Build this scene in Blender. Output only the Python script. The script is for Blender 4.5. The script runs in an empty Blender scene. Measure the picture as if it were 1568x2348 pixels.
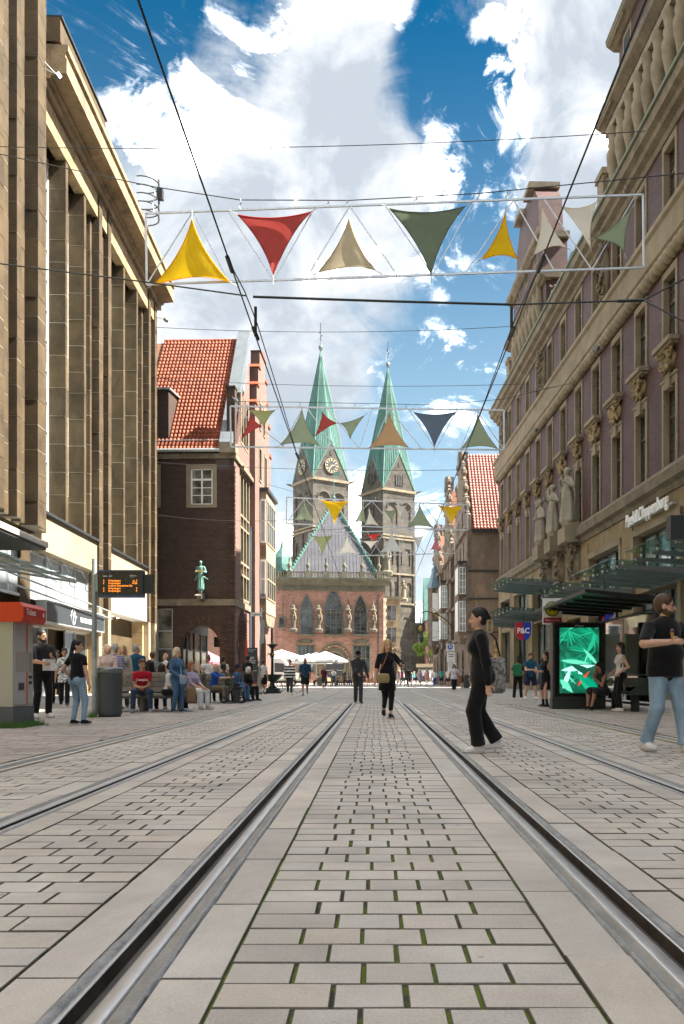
import bpy, math, random, numpy as np
from mathutils import Vector, Matrix
from mathutils.geometry import tessellate_polygon
R = math.radians
random.seed(7); RNG = np.random.default_rng(7)
SC = bpy.context.scene
COL = SC.collection
# ---------------------------------------------------------------- camera, sky, sun, exposure
CAMH = 0.856
cd = bpy.data.cameras.new('camera'); cam = bpy.data.objects.new('camera', cd); COL.objects.link(cam)
cam.location = (0, 0, CAMH); cam.rotation_euler = (R(90), 0, 0)
cd.sensor_fit = 'HORIZONTAL'; cd.sensor_width = 24; cd.lens = 29.0
cd.shift_x = -0.0479; cd.shift_y = 0.2420
cd.clip_start = 0.05; cd.clip_end = 3000
SC.camera = cam
SUN_EL, SUN_B = 50.0, 1.5           # elevation, degrees behind the cross street direction
sdir = Vector((math.cos(R(SUN_EL)) * math.cos(R(SUN_B)), -math.cos(R(SUN_EL)) * math.sin(R(SUN_B)), math.sin(R(SUN_EL))))
sl = bpy.data.lights.new('sun', 'SUN'); sl.energy = 2.05; sl.angle = R(0.5); sl.color = (1.0, 0.93, 0.82)
so = bpy.data.objects.new('sun', sl); COL.objects.link(so); so.location = (60, 0, 80)
so.rotation_euler = (-sdir).to_track_quat('-Z', 'Y').to_euler()
SC.view_settings.view_transform = 'Standard'; SC.view_settings.look = 'None'
SC.view_settings.exposure = 3.68; SC.view_settings.gamma = 1.0
SC.view_settings.use_curve_mapping = False

wd = bpy.data.worlds.new('World'); SC.world = wd; wd.use_nodes = True
def build_world():
    nt = wd.node_tree; N = nt.nodes; L = nt.links; N.clear()
    def nd(t, **k):
        n = N.new(t)
        for a, b in k.items(): setattr(n, a, b)
        return n
    def mth(op, a, b=None, clamp=False):
        n = nd('ShaderNodeMath', operation=op, use_clamp=clamp)
        for i, v in enumerate((a, b)):
            if v is None: continue
            if isinstance(v, (int, float)): n.inputs[i].default_value = v
            else: L.new(v, n.inputs[i])
        return n.outputs[0]
    out = nd('ShaderNodeOutputWorld'); bg = nd('ShaderNodeBackground'); bg.inputs[1].default_value = 0.1
    sky = nd('ShaderNodeTexSky', sky_type='NISHITA', sun_disc=False, sun_elevation=R(SUN_EL), sun_rotation=R(90 + SUN_B))
    sky.altitude = 20; sky.air_density = 1.0; sky.dust_density = 0.6; sky.ozone_density = 2.2
    hs = nd('ShaderNodeHueSaturation'); hs.inputs['Hue'].default_value = 0.485; hs.inputs['Saturation'].default_value = 1.55; hs.inputs['Value'].default_value = 0.095
    L.new(sky.outputs[0], hs.inputs['Color'])
    tc = nd('ShaderNodeTexCoord'); D = tc.outputs['Generated']
    def noise(scale, detail, rough, off, dist=0.0, zs=1.0):
        mp = nd('ShaderNodeMapping'); mp.inputs['Location'].default_value = off; mp.inputs['Scale'].default_value = (1, 1, zs)
        L.new(D, mp.inputs[0])
        n = nd('ShaderNodeTexNoise'); n.inputs['Scale'].default_value = scale; n.inputs['Detail'].default_value = detail
        n.inputs['Roughness'].default_value = rough; n.inputs['Distortion'].default_value = dist
        L.new(mp.outputs[0], n.inputs['Vector']); return n.outputs['Fac']
    big = noise(3.2, 10, 0.60, (3.1, 0.4, 1.7), 0.35, 1.15)
    fine = noise(9.0, 10, 0.66, (0.2, 5.0, 2.0), 0.9)
    # cloud banks: (x, y) as seen along the street in tangents, angular radius, weight
    banks = [(-0.137, 0.60, 0.20, 0.20), (-0.25, 0.56, 0.12, 0.16), (0.02, 0.56, 0.12, 0.18), (-0.02, 0.66, 0.10, 0.10), (-0.05, 0.44, 0.12, 0.12), (-0.12, 0.80, 0.09, 0.22), (-0.01, 0.82, 0.08, 0.14), (0.222, 0.72, 0.13, 0.24), (0.24, 0.60, 0.10, 0.14), (0.24, 0.84, 0.10, 0.2), (-0.2, 0.42, 0.08, 0.1), (0.07, 0.45, 0.07, 0.08), (-0.10, 0.33, 0.07, 0.10), (0.02, 0.37, 0.05, 0.08),
             (-0.31, 0.79, 0.18, -0.46), (-0.2, 0.74, 0.09, -0.2), (0.04, 0.735, 0.05, -0.24), (0.125, 0.66, 0.06, -0.44), (0.10, 0.75, 0.06, -0.28), (0.135, 0.545, 0.07, -0.26), (0.02, 0.31, 0.13, -0.16), (0.19, 0.66, 0.06, 0.16), (0.12, 0.40, 0.10, -0.22), (0.07, 0.30, 0.09, -0.18), (-0.16, 0.36, 0.07, -0.12)]
    acc = None
    for bx, bz, rad, w in banks:
        v = Vector((bx, 1.0, bz)).normalized()
        dn = nd('ShaderNodeVectorMath', operation='DOT_PRODUCT'); L.new(D, dn.inputs[0]); dn.inputs[1].default_value = v
        mr = nd('ShaderNodeMapRange', interpolation_type='SMOOTHSTEP'); L.new(dn.outputs['Value'], mr.inputs[0])
        mr.inputs[1].default_value = math.cos(rad * 1.35); mr.inputs[2].default_value = math.cos(rad * 0.25)
        mr.inputs[3].default_value = 0; mr.inputs[4].default_value = w
        acc = mr.outputs[0] if acc is None else mth('ADD', acc, mr.outputs[0])
    dens = mth('ADD', mth('ADD', mth('MULTIPLY', mth('SUBTRACT', big, 0.5), 1.5), mth('ADD', acc, 0.60)), mth('MULTIPLY', mth('SUBTRACT', fine, 0.5), 0.75))
    cov = nd('ShaderNodeMapRange', interpolation_type='SMOOTHSTEP'); L.new(dens, cov.inputs[0])
    cov.inputs[1].default_value = 0.46; cov.inputs[2].default_value = 0.84
    wsp = noise(5.0, 9, 0.68, (7.3, 1.1, 4.2), 1.4, 1.8); wr = nd('ShaderNodeMapRange', interpolation_type='SMOOTHSTEP'); L.new(wsp, wr.inputs[0])
    wr.inputs[1].default_value = 0.50; wr.inputs[2].default_value = 0.80; wr.inputs[4].default_value = 0.55
    covx = mth('MAXIMUM', cov.outputs[0], wr.outputs[0])
    # shading inside the clouds: thick parts are greyer underneath
    sh = noise(6.5, 9, 0.6, (3.1, 0.4, 1.2), 0.4, 1.3)
    shr = nd('ShaderNodeValToRGB'); L.new(mth('ADD', mth('MULTIPLY', sh, 1.25), mth('MULTIPLY', mth('SUBTRACT', 0.55, dens), 0.25)), shr.inputs[0])
    e = shr.color_ramp.elements
    e[0].position = 0.44; e[0].color = (0.50, 0.56, 0.63, 1); e[1].position = 0.62; e[1].color = (0.80, 0.83, 0.87, 1); e3 = e.new(0.86); e3.color = (25.0, 24.6, 23.6, 1)
    sz = nd('ShaderNodeSeparateXYZ'); L.new(D, sz.inputs[0])
    hz = nd('ShaderNodeMapRange', interpolation_type='SMOOTHSTEP'); L.new(sz.outputs[2], hz.inputs[0]); hz.inputs[1].default_value = -0.02; hz.inputs[2].default_value = 0.68; hz.inputs[3].default_value = 0.80; hz.inputs[4].default_value = 0.0
    hm = nd('ShaderNodeMix', data_type='RGBA'); L.new(hz.outputs[0], hm.inputs[0]); L.new(hs.outputs[0], hm.inputs[6]); hm.inputs[7].default_value = (0.66, 0.86, 0.99, 1)
    mx = nd('ShaderNodeMix', data_type='RGBA'); L.new(covx, mx.inputs[0]); L.new(hm.outputs[2], mx.inputs[6]); L.new(shr.outputs[0], mx.inputs[7])
    L.new(mx.outputs[2], bg.inputs[0]); L.new(bg.outputs[0], out.inputs[0])
build_world()
# ---------------------------------------------------------------- helpers
def at(x, y, Y):
    """a point of the 1568-wide photograph at a distance of Y metres"""
    return Vector(((x - 859) / 1895 * Y, Y, CAMH + (1553 - y) / 1895 * Y))
def gd(x, y):
    """a ground point of the photograph"""
    Y = CAMH * 1895 / (y - 1553); return Vector(((x - 859) / 1895 * Y, Y, 0))

class MB:
    def __init__(s): s.v = []; s.f = []; s.m = []
    def add(s, vs, fs, m=0):
        b = len(s.v); s.v.extend(tuple(p) for p in vs)
        for f in fs: s.f.append(tuple(i + b for i in f)); s.m.append(m)
        return s
    def box(s, x0, x1, y0, y1, z0, z1, m=0):
        return s.add([(x0, y0, z0), (x1, y0, z0), (x1, y1, z0), (x0, y1, z0), (x0, y0, z1), (x1, y0, z1), (x1, y1, z1), (x0, y1, z1)],
                     [(0, 3, 2, 1), (4, 5, 6, 7), (0, 1, 5, 4), (1, 2, 6, 5), (2, 3, 7, 6), (3, 0, 4, 7)], m)
    def cham(s, x0, x1, y0, y1, z0, z1, c, m=0, ms=None):
        """box with a chamfered top edge"""
        a, b = z1 - c, z1
        vs = [(x0, y0, z0), (x1, y0, z0), (x1, y1, z0), (x0, y1, z0), (x0, y0, a), (x1, y0, a), (x1, y1, a), (x0, y1, a),
              (x0 + c, y0 + c, b), (x1 - c, y0 + c, b), (x1 - c, y1 - c, b), (x0 + c, y1 - c, b)]
        s.add(vs, [(8, 9, 10, 11)], m); b -= b; n = len(s.v) - 12
        for f in [(0, 1, 5, 4), (1, 2, 6, 5), (2, 3, 7, 6), (3, 0, 4, 7), (4, 5, 9, 8), (5, 6, 10, 9), (6, 7, 11, 10), (7, 4, 8, 11)]: s.f.append(tuple(i + n for i in f)); s.m.append(m if ms is None else ms)
        return s
    def beam(s, p, q, w, h, m=0, up=(0, 0, 1)):
        """rectangular bar from p to q, w across, h along up"""
        p = Vector(p); q = Vector(q); d = (q - p).normalized(); u = Vector(up)
        a = d.cross(u)
        if a.length < 1e-4: a = d.cross(Vector((1, 0, 0)))
        a.normalize(); u = a.cross(d); a *= w / 2; u *= h / 2
        return s.add([p - a - u, p + a - u, p + a + u, p - a + u, q - a - u, q + a - u, q + a + u, q - a + u],
                     [(0, 1, 2, 3), (7, 6, 5, 4), (0, 4, 5, 1), (1, 5, 6, 2), (2, 6, 7, 3), (3, 7, 4, 0)], m)
    def tube(s, pts, r, n=8, m=0, caps=True):
        pts = [Vector(p) for p in pts]; rs = r if isinstance(r, (list, tuple)) else [r] * len(pts)
        b = len(s.v); k = len(pts); ref = None
        for i, p in enumerate(pts):
            d = (pts[min(i + 1, k - 1)] - pts[max(i - 1, 0)]).normalized()
            if ref is None: ref = Vector((0, 0, 1)) if abs(d.z) < .9 else Vector((1, 0, 0))
            a = d.cross(ref).normalized(); c = a.cross(d)
            ref = c
            for j in range(n):
                t = 2 * math.pi * j / n; s.v.append(tuple(p + (a * math.cos(t) + c * math.sin(t)) * rs[i]))
        for i in range(k - 1):
            for j in range(n):
                j2 = (j + 1) % n; s.f.append((b + i * n + j, b + i * n + j2, b + (i + 1) * n + j2, b + (i + 1) * n + j)); s.m.append(m)
        if caps:
            s.f.append(tuple(b + j for j in range(n))[::-1]); s.m.append(m)
            s.f.append(tuple(b + (k - 1) * n + j for j in range(n))); s.m.append(m)
        return s
    def lathe(s, prof, c=(0, 0, 0), n=12, m=0, sx=1, sy=1, rot=0):
        b = len(s.v); c = Vector(c)
        for r, z in prof:
            for j in range(n):
                t = 2 * math.pi * (j + rot) / n; s.v.append((c.x + r * sx * math.cos(t), c.y + r * sy * math.sin(t), c.z + z))
        for i in range(len(prof) - 1):
            for j in range(n):
                j2 = (j + 1) % n; s.f.append((b + i * n + j, b + i * n + j2, b + (i + 1) * n + j2, b + (i + 1) * n + j)); s.m.append(m)
        if prof[0][0] > 1e-4: s.f.append(tuple(b + j for j in range(n))[::-1]); s.m.append(m)
        if prof[-1][0] > 1e-4: s.f.append(tuple(b + (len(prof) - 1) * n + j for j in range(n))); s.m.append(m)
        return s
    def extr(s, poly, P0, ea, eb, en, d0, d1, m=0, caps=True):
        """polygon (a,b) in plane P0,ea,eb swept along en from d0 to d1"""
        P0, ea, eb, en = Vector(P0), Vector(ea), Vector(eb), Vector(en); n = len(poly)
        A = [P0 + ea * a + eb * b + en * d0 for a, b in poly]; B = [P0 + ea * a + eb * b + en * d1 for a, b in poly]
        fs = [(i, (i + 1) % n, n + (i + 1) % n, n + i) for i in range(n)]
        if caps: fs += [tuple(range(n))[::-1], tuple(range(n, 2 * n))]
        return s.add(A + B, fs, m)
    def wall(s, outer, holes, P0, ea, eb, en, depth, m=0, mr=None):
        """front sheet with holes plus the reveals of the holes running back along en"""
        P0, ea, eb, en = Vector(P0), Vector(ea), Vector(eb), Vector(en)
        loops = [[Vector((a, b, 0)) for a, b in l] for l in [outer] + holes]
        flat = [p for l in loops for p in l]
        tris = tessellate_polygon(loops)
        s.add([P0 + ea * p.x + eb * p.y for p in flat], [tuple(t) for t in tris], m)
        for h in holes:
            n = len(h); A = [P0 + ea * a + eb * b for a, b in h]
            s.add(A + [p + en * depth for p in A], [(i, (i + 1) % n, n + (i + 1) % n, n + i) for i in range(n)], m if mr is None else mr)
        return s
    def mesh(s, name, mats, smooth=False):
        me = bpy.data.meshes.new(name); me.from_pydata(s.v, [], s.f)
        for mt in (mats if isinstance(mats, (list, tuple)) else [mats]): me.materials.append(mt)
        if len(me.materials) > 1: me.polygons.foreach_set('material_index', s.m)
        if smooth: me.polygons.foreach_set('use_smooth', [True] * len(me.polygons))
        me.update(); return me
    def build(s, name, mats, parent=None, smooth=False, **kw):
        return ob(name, s.mesh(name, mats, smooth), parent, **kw)

def ob(name, me, parent=None, loc=None, rz=None, label=None, cat=None, group=None, kind=None, scale=None, mw=None):
    o = bpy.data.objects.new(name, me); COL.objects.link(o)
    if parent is not None: o.parent = parent
    if loc is not None: o.location = loc
    if rz is not None: o.rotation_euler = (0, 0, rz)
    if scale is not None: o.scale = scale
    if mw is not None: o.matrix_local = mw
    if label: o['label'] = label
    if cat: o['category'] = cat
    if group: o['group'] = group
    if kind: o['kind'] = kind
    return o
def thing(name, label, cat, loc=(0, 0, 0), rz=0, group=None):
    return ob(name, None, None, loc, rz, label, cat, group)
def copy_tree(o, parent=None):
    c = o.copy(); COL.objects.link(c); c.parent = parent
    for ch in [x for x in bpy.data.objects if x.parent == o] if False else list(o.children): copy_tree(ch, c)
    return c
_fontc = {}
def text(s, size, mw, mat, parent=None, name='lettering', xs=1.0, ext=0.0, align='CENTER', bold=0.0):
    cu = bpy.data.curves.new('t', 'FONT'); cu.body = s; cu.size = size; cu.align_x = align; cu.align_y = 'CENTER'
    cu.extrude = ext; cu.offset = bold; cu.resolution_u = 3
    t = bpy.data.objects.new('t', cu); me = bpy.data.meshes.new_from_object(t)
    bpy.data.objects.remove(t); bpy.data.curves.remove(cu)
    me.name = name; me.materials.clear(); me.materials.append(mat)
    return ob(name, me, parent, mw=mw @ Matrix.Diagonal((xs, 1, 1, 1)))
def frame(p, right, up):
    r = Vector(right).normalized(); u = Vector(up).normalized(); n = r.cross(u)
    return Matrix(((r.x, u.x, n.x, p[0]), (r.y, u.y, n.y, p[1]), (r.z, u.z, n.z, p[2]), (0, 0, 0, 1)))
def rect(a0, a1, b0, b1): return [(a0, b0), (a1, b0), (a1, b1), (a0, b1)]
def gothic(c, w, b0, bs, apex, n=7):
    """pointed arch outline: centre, half width, foot, springing, apex"""
    h = apex - bs; L = [(c + w, b0), (c + w, bs)]
    r = (h * h + w * w) / (2 * w); 
    a1 = math.asin(min(1, h / r))
    if h > r: a1 = math.pi / 2
    for i in range(1, n): 
        t = a1 * i / n; L.append((c + w - r + r * math.cos(t), bs + r * math.sin(t)))
    L.append((c, apex))
    R_ = [(2 * c - a, b) for a, b in L[:-1]][::-1]
    return L + R_
def arch(c, w, b0, bs, n=10):
    return [(c - w, b0), (c + w, b0)] + [(c + w * math.cos(math.pi * i / n), bs + w * math.sin(math.pi * i / n)) for i in range(n + 1)]

# ---------------------------------------------------------------- materials
MATS = {}
def _mat(name):
    m = bpy.data.materials.new(name); m.use_nodes = True; nt = m.node_tree
    return m, nt, nt.nodes['Principled BSDF']
def setspec(b, rough, metal=0.0, spec=0.5):
    b.inputs['Roughness'].default_value = rough; b.inputs['Metallic'].default_value = metal; b.inputs['Specular IOR Level'].default_value = spec
def N_(nt, t, **k):
    n = nt.nodes.new(t)
    for a, v in k.items():
        if a in n.inputs.keys() if not hasattr(n, a) else False: n.inputs[a].default_value = v
        else: setattr(n, a, v)
    return n
def coords(nt, mode='obj', scale=(1, 1, 1)):
    tc = nt.nodes.new('ShaderNodeTexCoord'); mp = nt.nodes.new('ShaderNodeMapping'); mp.inputs['Scale'].default_value = scale
    nt.links.new(tc.outputs['Object'], mp.inputs[0]); return mp.outputs[0]
def wallco(nt):
    """(x+y, z) so that one pattern runs round the walls of a building"""
    tc = nt.nodes.new('ShaderNodeTexCoord'); sp = nt.nodes.new('ShaderNodeSeparateXYZ'); nt.links.new(tc.outputs['Object'], sp.inputs[0])
    ad = nt.nodes.new('ShaderNodeMath'); nt.links.new(sp.outputs[0], ad.inputs[0]); nt.links.new(sp.outputs[1], ad.inputs[1])
    cb = nt.nodes.new('ShaderNodeCombineXYZ'); nt.links.new(ad.outputs[0], cb.inputs[0]); nt.links.new(sp.outputs[2], cb.inputs[1]); return cb.outputs[0]
def noise(nt, co, scale, detail=4, rough=0.6, dist=0.0):
    n = nt.nodes.new('ShaderNodeTexNoise'); n.inputs['Scale'].default_value = scale; n.inputs['Detail'].default_value = detail
    n.inputs['Roughness'].default_value = rough; n.inputs['Distortion'].default_value = dist
    if co is not None: nt.links.new(co, n.inputs['Vector'])
    return n.outputs['Fac']
def ramp(nt, fac, stops):
    r = nt.nodes.new('ShaderNodeValToRGB'); nt.links.new(fac, r.inputs[0]); e = r.color_ramp.elements
    while len(e) < len(stops): e.new(0.5)
    for el, (p, c) in zip(e, stops): el.position = p; el.color = (*c, 1)
    return r.outputs[0]
def mixc(nt, fac, a, b, mode='MIX'):
    m = nt.nodes.new('ShaderNodeMix'); m.data_type = 'RGBA'; m.blend_type = mode
    for i, v in ((0, fac), (6, a), (7, b)):
        if isinstance(v, (int, float)): m.inputs[i].default_value = v
        elif isinstance(v, tuple): m.inputs[i].default_value = (*v, 1)
        else: nt.links.new(v, m.inputs[i])
    return m.outputs[2]
def fmath(nt, op, a, b=0.0, clamp=False):
    m = nt.nodes.new('ShaderNodeMath'); m.operation = op; m.use_clamp = clamp
    for i, v in enumerate((a, b)):
        if isinstance(v, (int, float)): m.inputs[i].default_value = v
        else: nt.links.new(v, m.inputs[i])
    return m.outputs[0]
def bump(nt, b, h, strength=0.3, dist=0.01):
    n = nt.nodes.new('ShaderNodeBump'); n.inputs['Strength'].default_value = strength; n.inputs['Distance'].default_value = dist
    nt.links.new(h, n.inputs['Height']); nt.links.new(n.outputs[0], b.inputs['Normal'])
def rnd(nt):
    """a random number for each object and for each loose piece of a mesh"""
    g = nt.nodes.new('ShaderNodeNewGeometry'); o = nt.nodes.new('ShaderNodeObjectInfo')
    return fmath(nt, 'FRACT', fmath(nt, 'ADD', g.outputs['Random Per Island'], o.outputs['Random']))
def plain(name, c, rough=0.6, metal=0.0, spec=0.5, var=0.12, sc=3.0, bmp=0.0, bsc=40.0, emit=None, es=1.0):
    if name in MATS: return MATS[name]
    m, nt, b = _mat(name); setspec(b, rough, metal, spec)
    co = coords(nt)
    if var > 0:
        f = noise(nt, co, sc, 5, 0.65); lo = tuple(max(0, x * (1 - var)) for x in c); hi = tuple(min(1, x * (1 + var)) for x in c)
        nt.links.new(ramp(nt, f, [(0.3, lo), (0.7, hi)]), b.inputs['Base Color'])
        r2 = fmath(nt, 'ADD', fmath(nt, 'MULTIPLY', noise(nt, co, sc * 3, 3), 0.25), rough - 0.125, True); nt.links.new(r2, b.inputs['Roughness'])
    else: b.inputs['Base Color'].default_value = (*c, 1)
    if bmp: bump(nt, b, noise(nt, co, bsc, 4), bmp, 0.01)
    if emit: b.inputs['Emission Color'].default_value = (*emit, 1); b.inputs['Emission Strength'].default_value = es
    MATS[name] = m; return m
def stone(name, c1, c2, rough=0.85, sc=1.2, fine=25, bmp=0.35, piece=0.25, stain=None, sd=0.02, stretch=(1, 1, 1)):
    if name in MATS: return MATS[name]
    m, nt, b = _mat(name); setspec(b, rough, 0, 0.3); co = coords(nt, scale=stretch)
    f = noise(nt, co, sc, 6, 0.65); g = noise(nt, co, fine, 5, 0.75)
    col = ramp(nt, fmath(nt, 'ADD', fmath(nt, 'MULTIPLY', f, 0.6), fmath(nt, 'MULTIPLY', g, 0.4)), [(0.36, c1), (0.64, c2)])
    if piece:
        v = fmath(nt, 'ADD', fmath(nt, 'MULTIPLY', rnd(nt), piece * 2), 1 - piece)
        cv = nt.nodes.new('ShaderNodeCombineXYZ')
        for i in range(3): nt.links.new(v, cv.inputs[i])
        col = mixc(nt, 1.0, col, cv.outputs[0], 'MULTIPLY')
    if stain:
        s_ = noise(nt, coords(nt, scale=(1, 1, 0.35)), 0.9, 7, 0.7, 0.4)
        col = mixc(nt, ramp(nt, s_, [(0.52, (0, 0, 0)), (0.72, (0.8, 0.8, 0.8))]), col, stain)
    nt.links.new(col, b.inputs['Base Color']); bump(nt, b, g, bmp, sd)
    MATS[name] = m; return m
def brickm(name, c1, c2, mortar, bw=0.24, bh=0.075, ms=0.012, dark=None, rough=0.85, blotch=0.35, bmp=0.4, grime=None):
    if name in MATS: return MATS[name]
    m, nt, b = _mat(name); setspec(b, rough, 0, 0.25); co = wallco(nt)
    t = nt.nodes.new('ShaderNodeTexBrick'); nt.links.new(co, t.inputs['Vector'])
    t.inputs['Scale'].default_value = 1; t.inputs['Brick Width'].default_value = bw; t.inputs['Row Height'].default_value = bh; t.inputs['Mortar Size'].default_value = ms
    t.inputs['Color1'].default_value = (*c1, 1); t.inputs['Color2'].default_value = (*c2, 1); t.inputs['Mortar'].default_value = (*mortar, 1); t.inputs['Mortar Smooth'].default_value = 0.1
    col = t.outputs['Color']
    if dark:
        t2 = nt.nodes.new('ShaderNodeTexBrick'); nt.links.new(co, t2.inputs['Vector'])
        t2.inputs['Scale'].default_value = 1; t2.inputs['Brick Width'].default_value = bw; t2.inputs['Row Height'].default_value = bh; t2.inputs['Mortar Size'].default_value = 0.0
        t2.inputs['Color1'].default_value = (0, 0, 0, 1); t2.inputs['Color2'].default_value = (1, 1, 1, 1); t2.inputs['Bias'].default_value = -0.2
        msk = fmath(nt, 'MULTIPLY', ramp(nt, t2.outputs['Color'], [(0.55, (0, 0, 0)), (0.8, (1, 1, 1))]), fmath(nt, 'SUBTRACT', 1.0, t.outputs['Fac']))
        col = mixc(nt, msk, col, dark)
    big = ramp(nt, noise(nt, coords(nt), 0.6, 6, 0.7), [(0.3, (1 - blotch,) * 3), (0.7, (1, 1, 1))])
    col = mixc(nt, 1.0, col, big, 'MULTIPLY')
    if grime: col = mixc(nt, ramp(nt, noise(nt, coords(nt, scale=(1, 1, .3)), 1.1, 7, .7, .5), [(.55, (0, 0, 0)), (.75, (.7, .7, .7))]), col, grime)
    nt.links.new(col, b.inputs['Base Color']); bump(nt, b, fmath(nt, 'SUBTRACT', 1.0, t.outputs['Fac']), bmp, 0.01)
    MATS[name] = m; return m
def cloth(name, c, c2=None, kind='plain', sc=20.0, rough=0.9):
    """fabric: plain, blotch (print), stripe (bands up the body) or denim"""
    key = 'cloth_' + name
    if key in MATS: return MATS[key]
    m, nt, b = _mat(key); setspec(b, rough, 0, 0.15); co = coords(nt)
    b.inputs['Sheen Weight'].default_value = 0.15
    fold = noise(nt, coords(nt, scale=(1, 1, 0.6)), 9, 3, 0.5, 0.8)
    if kind == 'blotch': col = ramp(nt, noise(nt, co, sc, 3, 0.6, 1.0), [(0.48, c), (0.56, c2)])
    elif kind == 'stripe':
        sp = nt.nodes.new('ShaderNodeSeparateXYZ'); nt.links.new(co, sp.inputs[0])
        col = ramp(nt, fmath(nt, 'FRACT', fmath(nt, 'MULTIPLY', sp.outputs[2], sc)), [(0.48, c), (0.52, c2)])
    elif kind == 'denim': col = ramp(nt, noise(nt, coords(nt, scale=(1, 1, .5)), 5, 5, .7), [(0.32, c), (0.68, c2 or tuple(min(1, x * 1.6) for x in c))])
    else: col = ramp(nt, fold, [(0.3, tuple(x * .8 for x in c)), (0.7, tuple(min(1, x * 1.1) for x in c))])
    nt.links.new(col, b.inputs['Base Color']); bump(nt, b, fold, 0.55, 0.03)
    MATS[key] = m; return m
def glass(name, c=(0.05, 0.06, 0.065), rough=0.06, var=0.5, sc=0.6):
    """a window pane with a dim room behind it"""
    if name in MATS: return MATS[name]
    m, nt, b = _mat(name); setspec(b, rough, 0, 0.9); co = coords(nt)
    f = noise(nt, co, sc, 3, 0.5); col = ramp(nt, f, [(0.35, tuple(x * (1 - var) for x in c)), (0.65, tuple(x * (1 + var) for x in c))])
    nt.links.new(col, b.inputs['Base Color']); bump(nt, b, noise(nt, co, 1.3, 2), 0.06, 0.05)
    MATS[name] = m; return m
def clear(name, tint=(0.75, 0.9, 0.86), alpha=0.25, rough=0.03):
    """thin clear sheet: mostly see-through, reflects at a slant"""
    if name in MATS: return MATS[name]
    m = bpy.data.materials.new(name); m.use_nodes = True; nt = m.node_tree; nt.nodes.clear()
    o = nt.nodes.new('ShaderNodeOutputMaterial'); t = nt.nodes.new('ShaderNodeBsdfTransparent'); t.inputs[0].default_value = (*tint, 1)
    g = nt.nodes.new('ShaderNodeBsdfGlossy'); g.inputs['Roughness'].default_value = rough; g.inputs[0].default_value = (0.9, 1, 0.97, 1)
    fr = nt.nodes.new('ShaderNodeFresnel'); fr.inputs[0].default_value = 1.5
    mx = nt.nodes.new('ShaderNodeMixShader'); f = fmath(nt, 'ADD', fmath(nt, 'MULTIPLY', fr.outputs[0], 0.9), alpha * 0.3, True)
    nt.links.new(f, mx.inputs[0]); nt.links.new(t.outputs[0], mx.inputs[1]); nt.links.new(g.outputs[0], mx.inputs[2]); nt.links.new(mx.outputs[0], o.inputs[0])
    MATS[name] = m; return m

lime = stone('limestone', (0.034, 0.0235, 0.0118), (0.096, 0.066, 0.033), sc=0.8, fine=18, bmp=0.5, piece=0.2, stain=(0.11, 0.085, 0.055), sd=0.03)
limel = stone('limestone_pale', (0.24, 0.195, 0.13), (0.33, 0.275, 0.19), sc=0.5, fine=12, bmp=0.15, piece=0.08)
mortarm = plain('mortar', (0.36, 0.32, 0.25), 0.9)
sand = stone('sandstone', (0.185, 0.15, 0.10), (0.305, 0.255, 0.175), sc=0.9, fine=14, bmp=0.3, piece=0.12, stain=(0.20, 0.165, 0.11))
sandd = stone('sandstone_dark', (0.11, 0.092, 0.064), (0.26, 0.215, 0.15), sc=1.2, fine=10, bmp=0.3, piece=0.1, stain=(0.09, 0.08, 0.07))
white_paint = plain('white_paint', (0.78, 0.78, 0.75), 0.5, var=0.06)
dark_metal = plain('dark_metal', (0.035, 0.04, 0.042), 0.45, 0.3)
grey_metal = plain('grey_metal', (0.17, 0.185, 0.19), 0.45, 0.5)
galv = plain('galvanised_steel', (0.36, 0.39, 0.40), 0.5, 0.6, var=0.18, sc=9)
alu = plain('aluminium', (0.62, 0.63, 0.64), 0.38, 0.7, var=0.08)
black = plain('black_rubber', (0.012, 0.012, 0.013), 0.6, var=0.1)
wire_m = plain('cable_black', (0.015, 0.016, 0.018), 0.5, var=0)
glass_dk = glass('window_glass')
glass_lt = glass('window_glass_pale', (0.30, 0.36, 0.37), 0.05, 0.35, 0.5)
copper = stone('verdigris_copper', (0.028, 0.092, 0.080), (0.10, 0.20, 0.17), rough=0.6, sc=0.5, fine=3, bmp=0.1, piece=0.1, stretch=(1, 1, 0.15))
slate = stone('slate_lead', (0.17, 0.155, 0.185), (0.30, 0.275, 0.31), rough=0.55, sc=0.7, fine=4, bmp=0.1, piece=0.15)
clay = stone('clay_tile', (0.20, 0.046, 0.020), (0.34, 0.088, 0.038), rough=0.6, sc=2, fine=14, bmp=0.15, piece=0.22)
clayd = stone('clay_tile_weathered', (0.30, 0.10, 0.07), (0.52, 0.21, 0.16), rough=0.4, sc=2, fine=14, bmp=0.15, piece=0.22)
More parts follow.
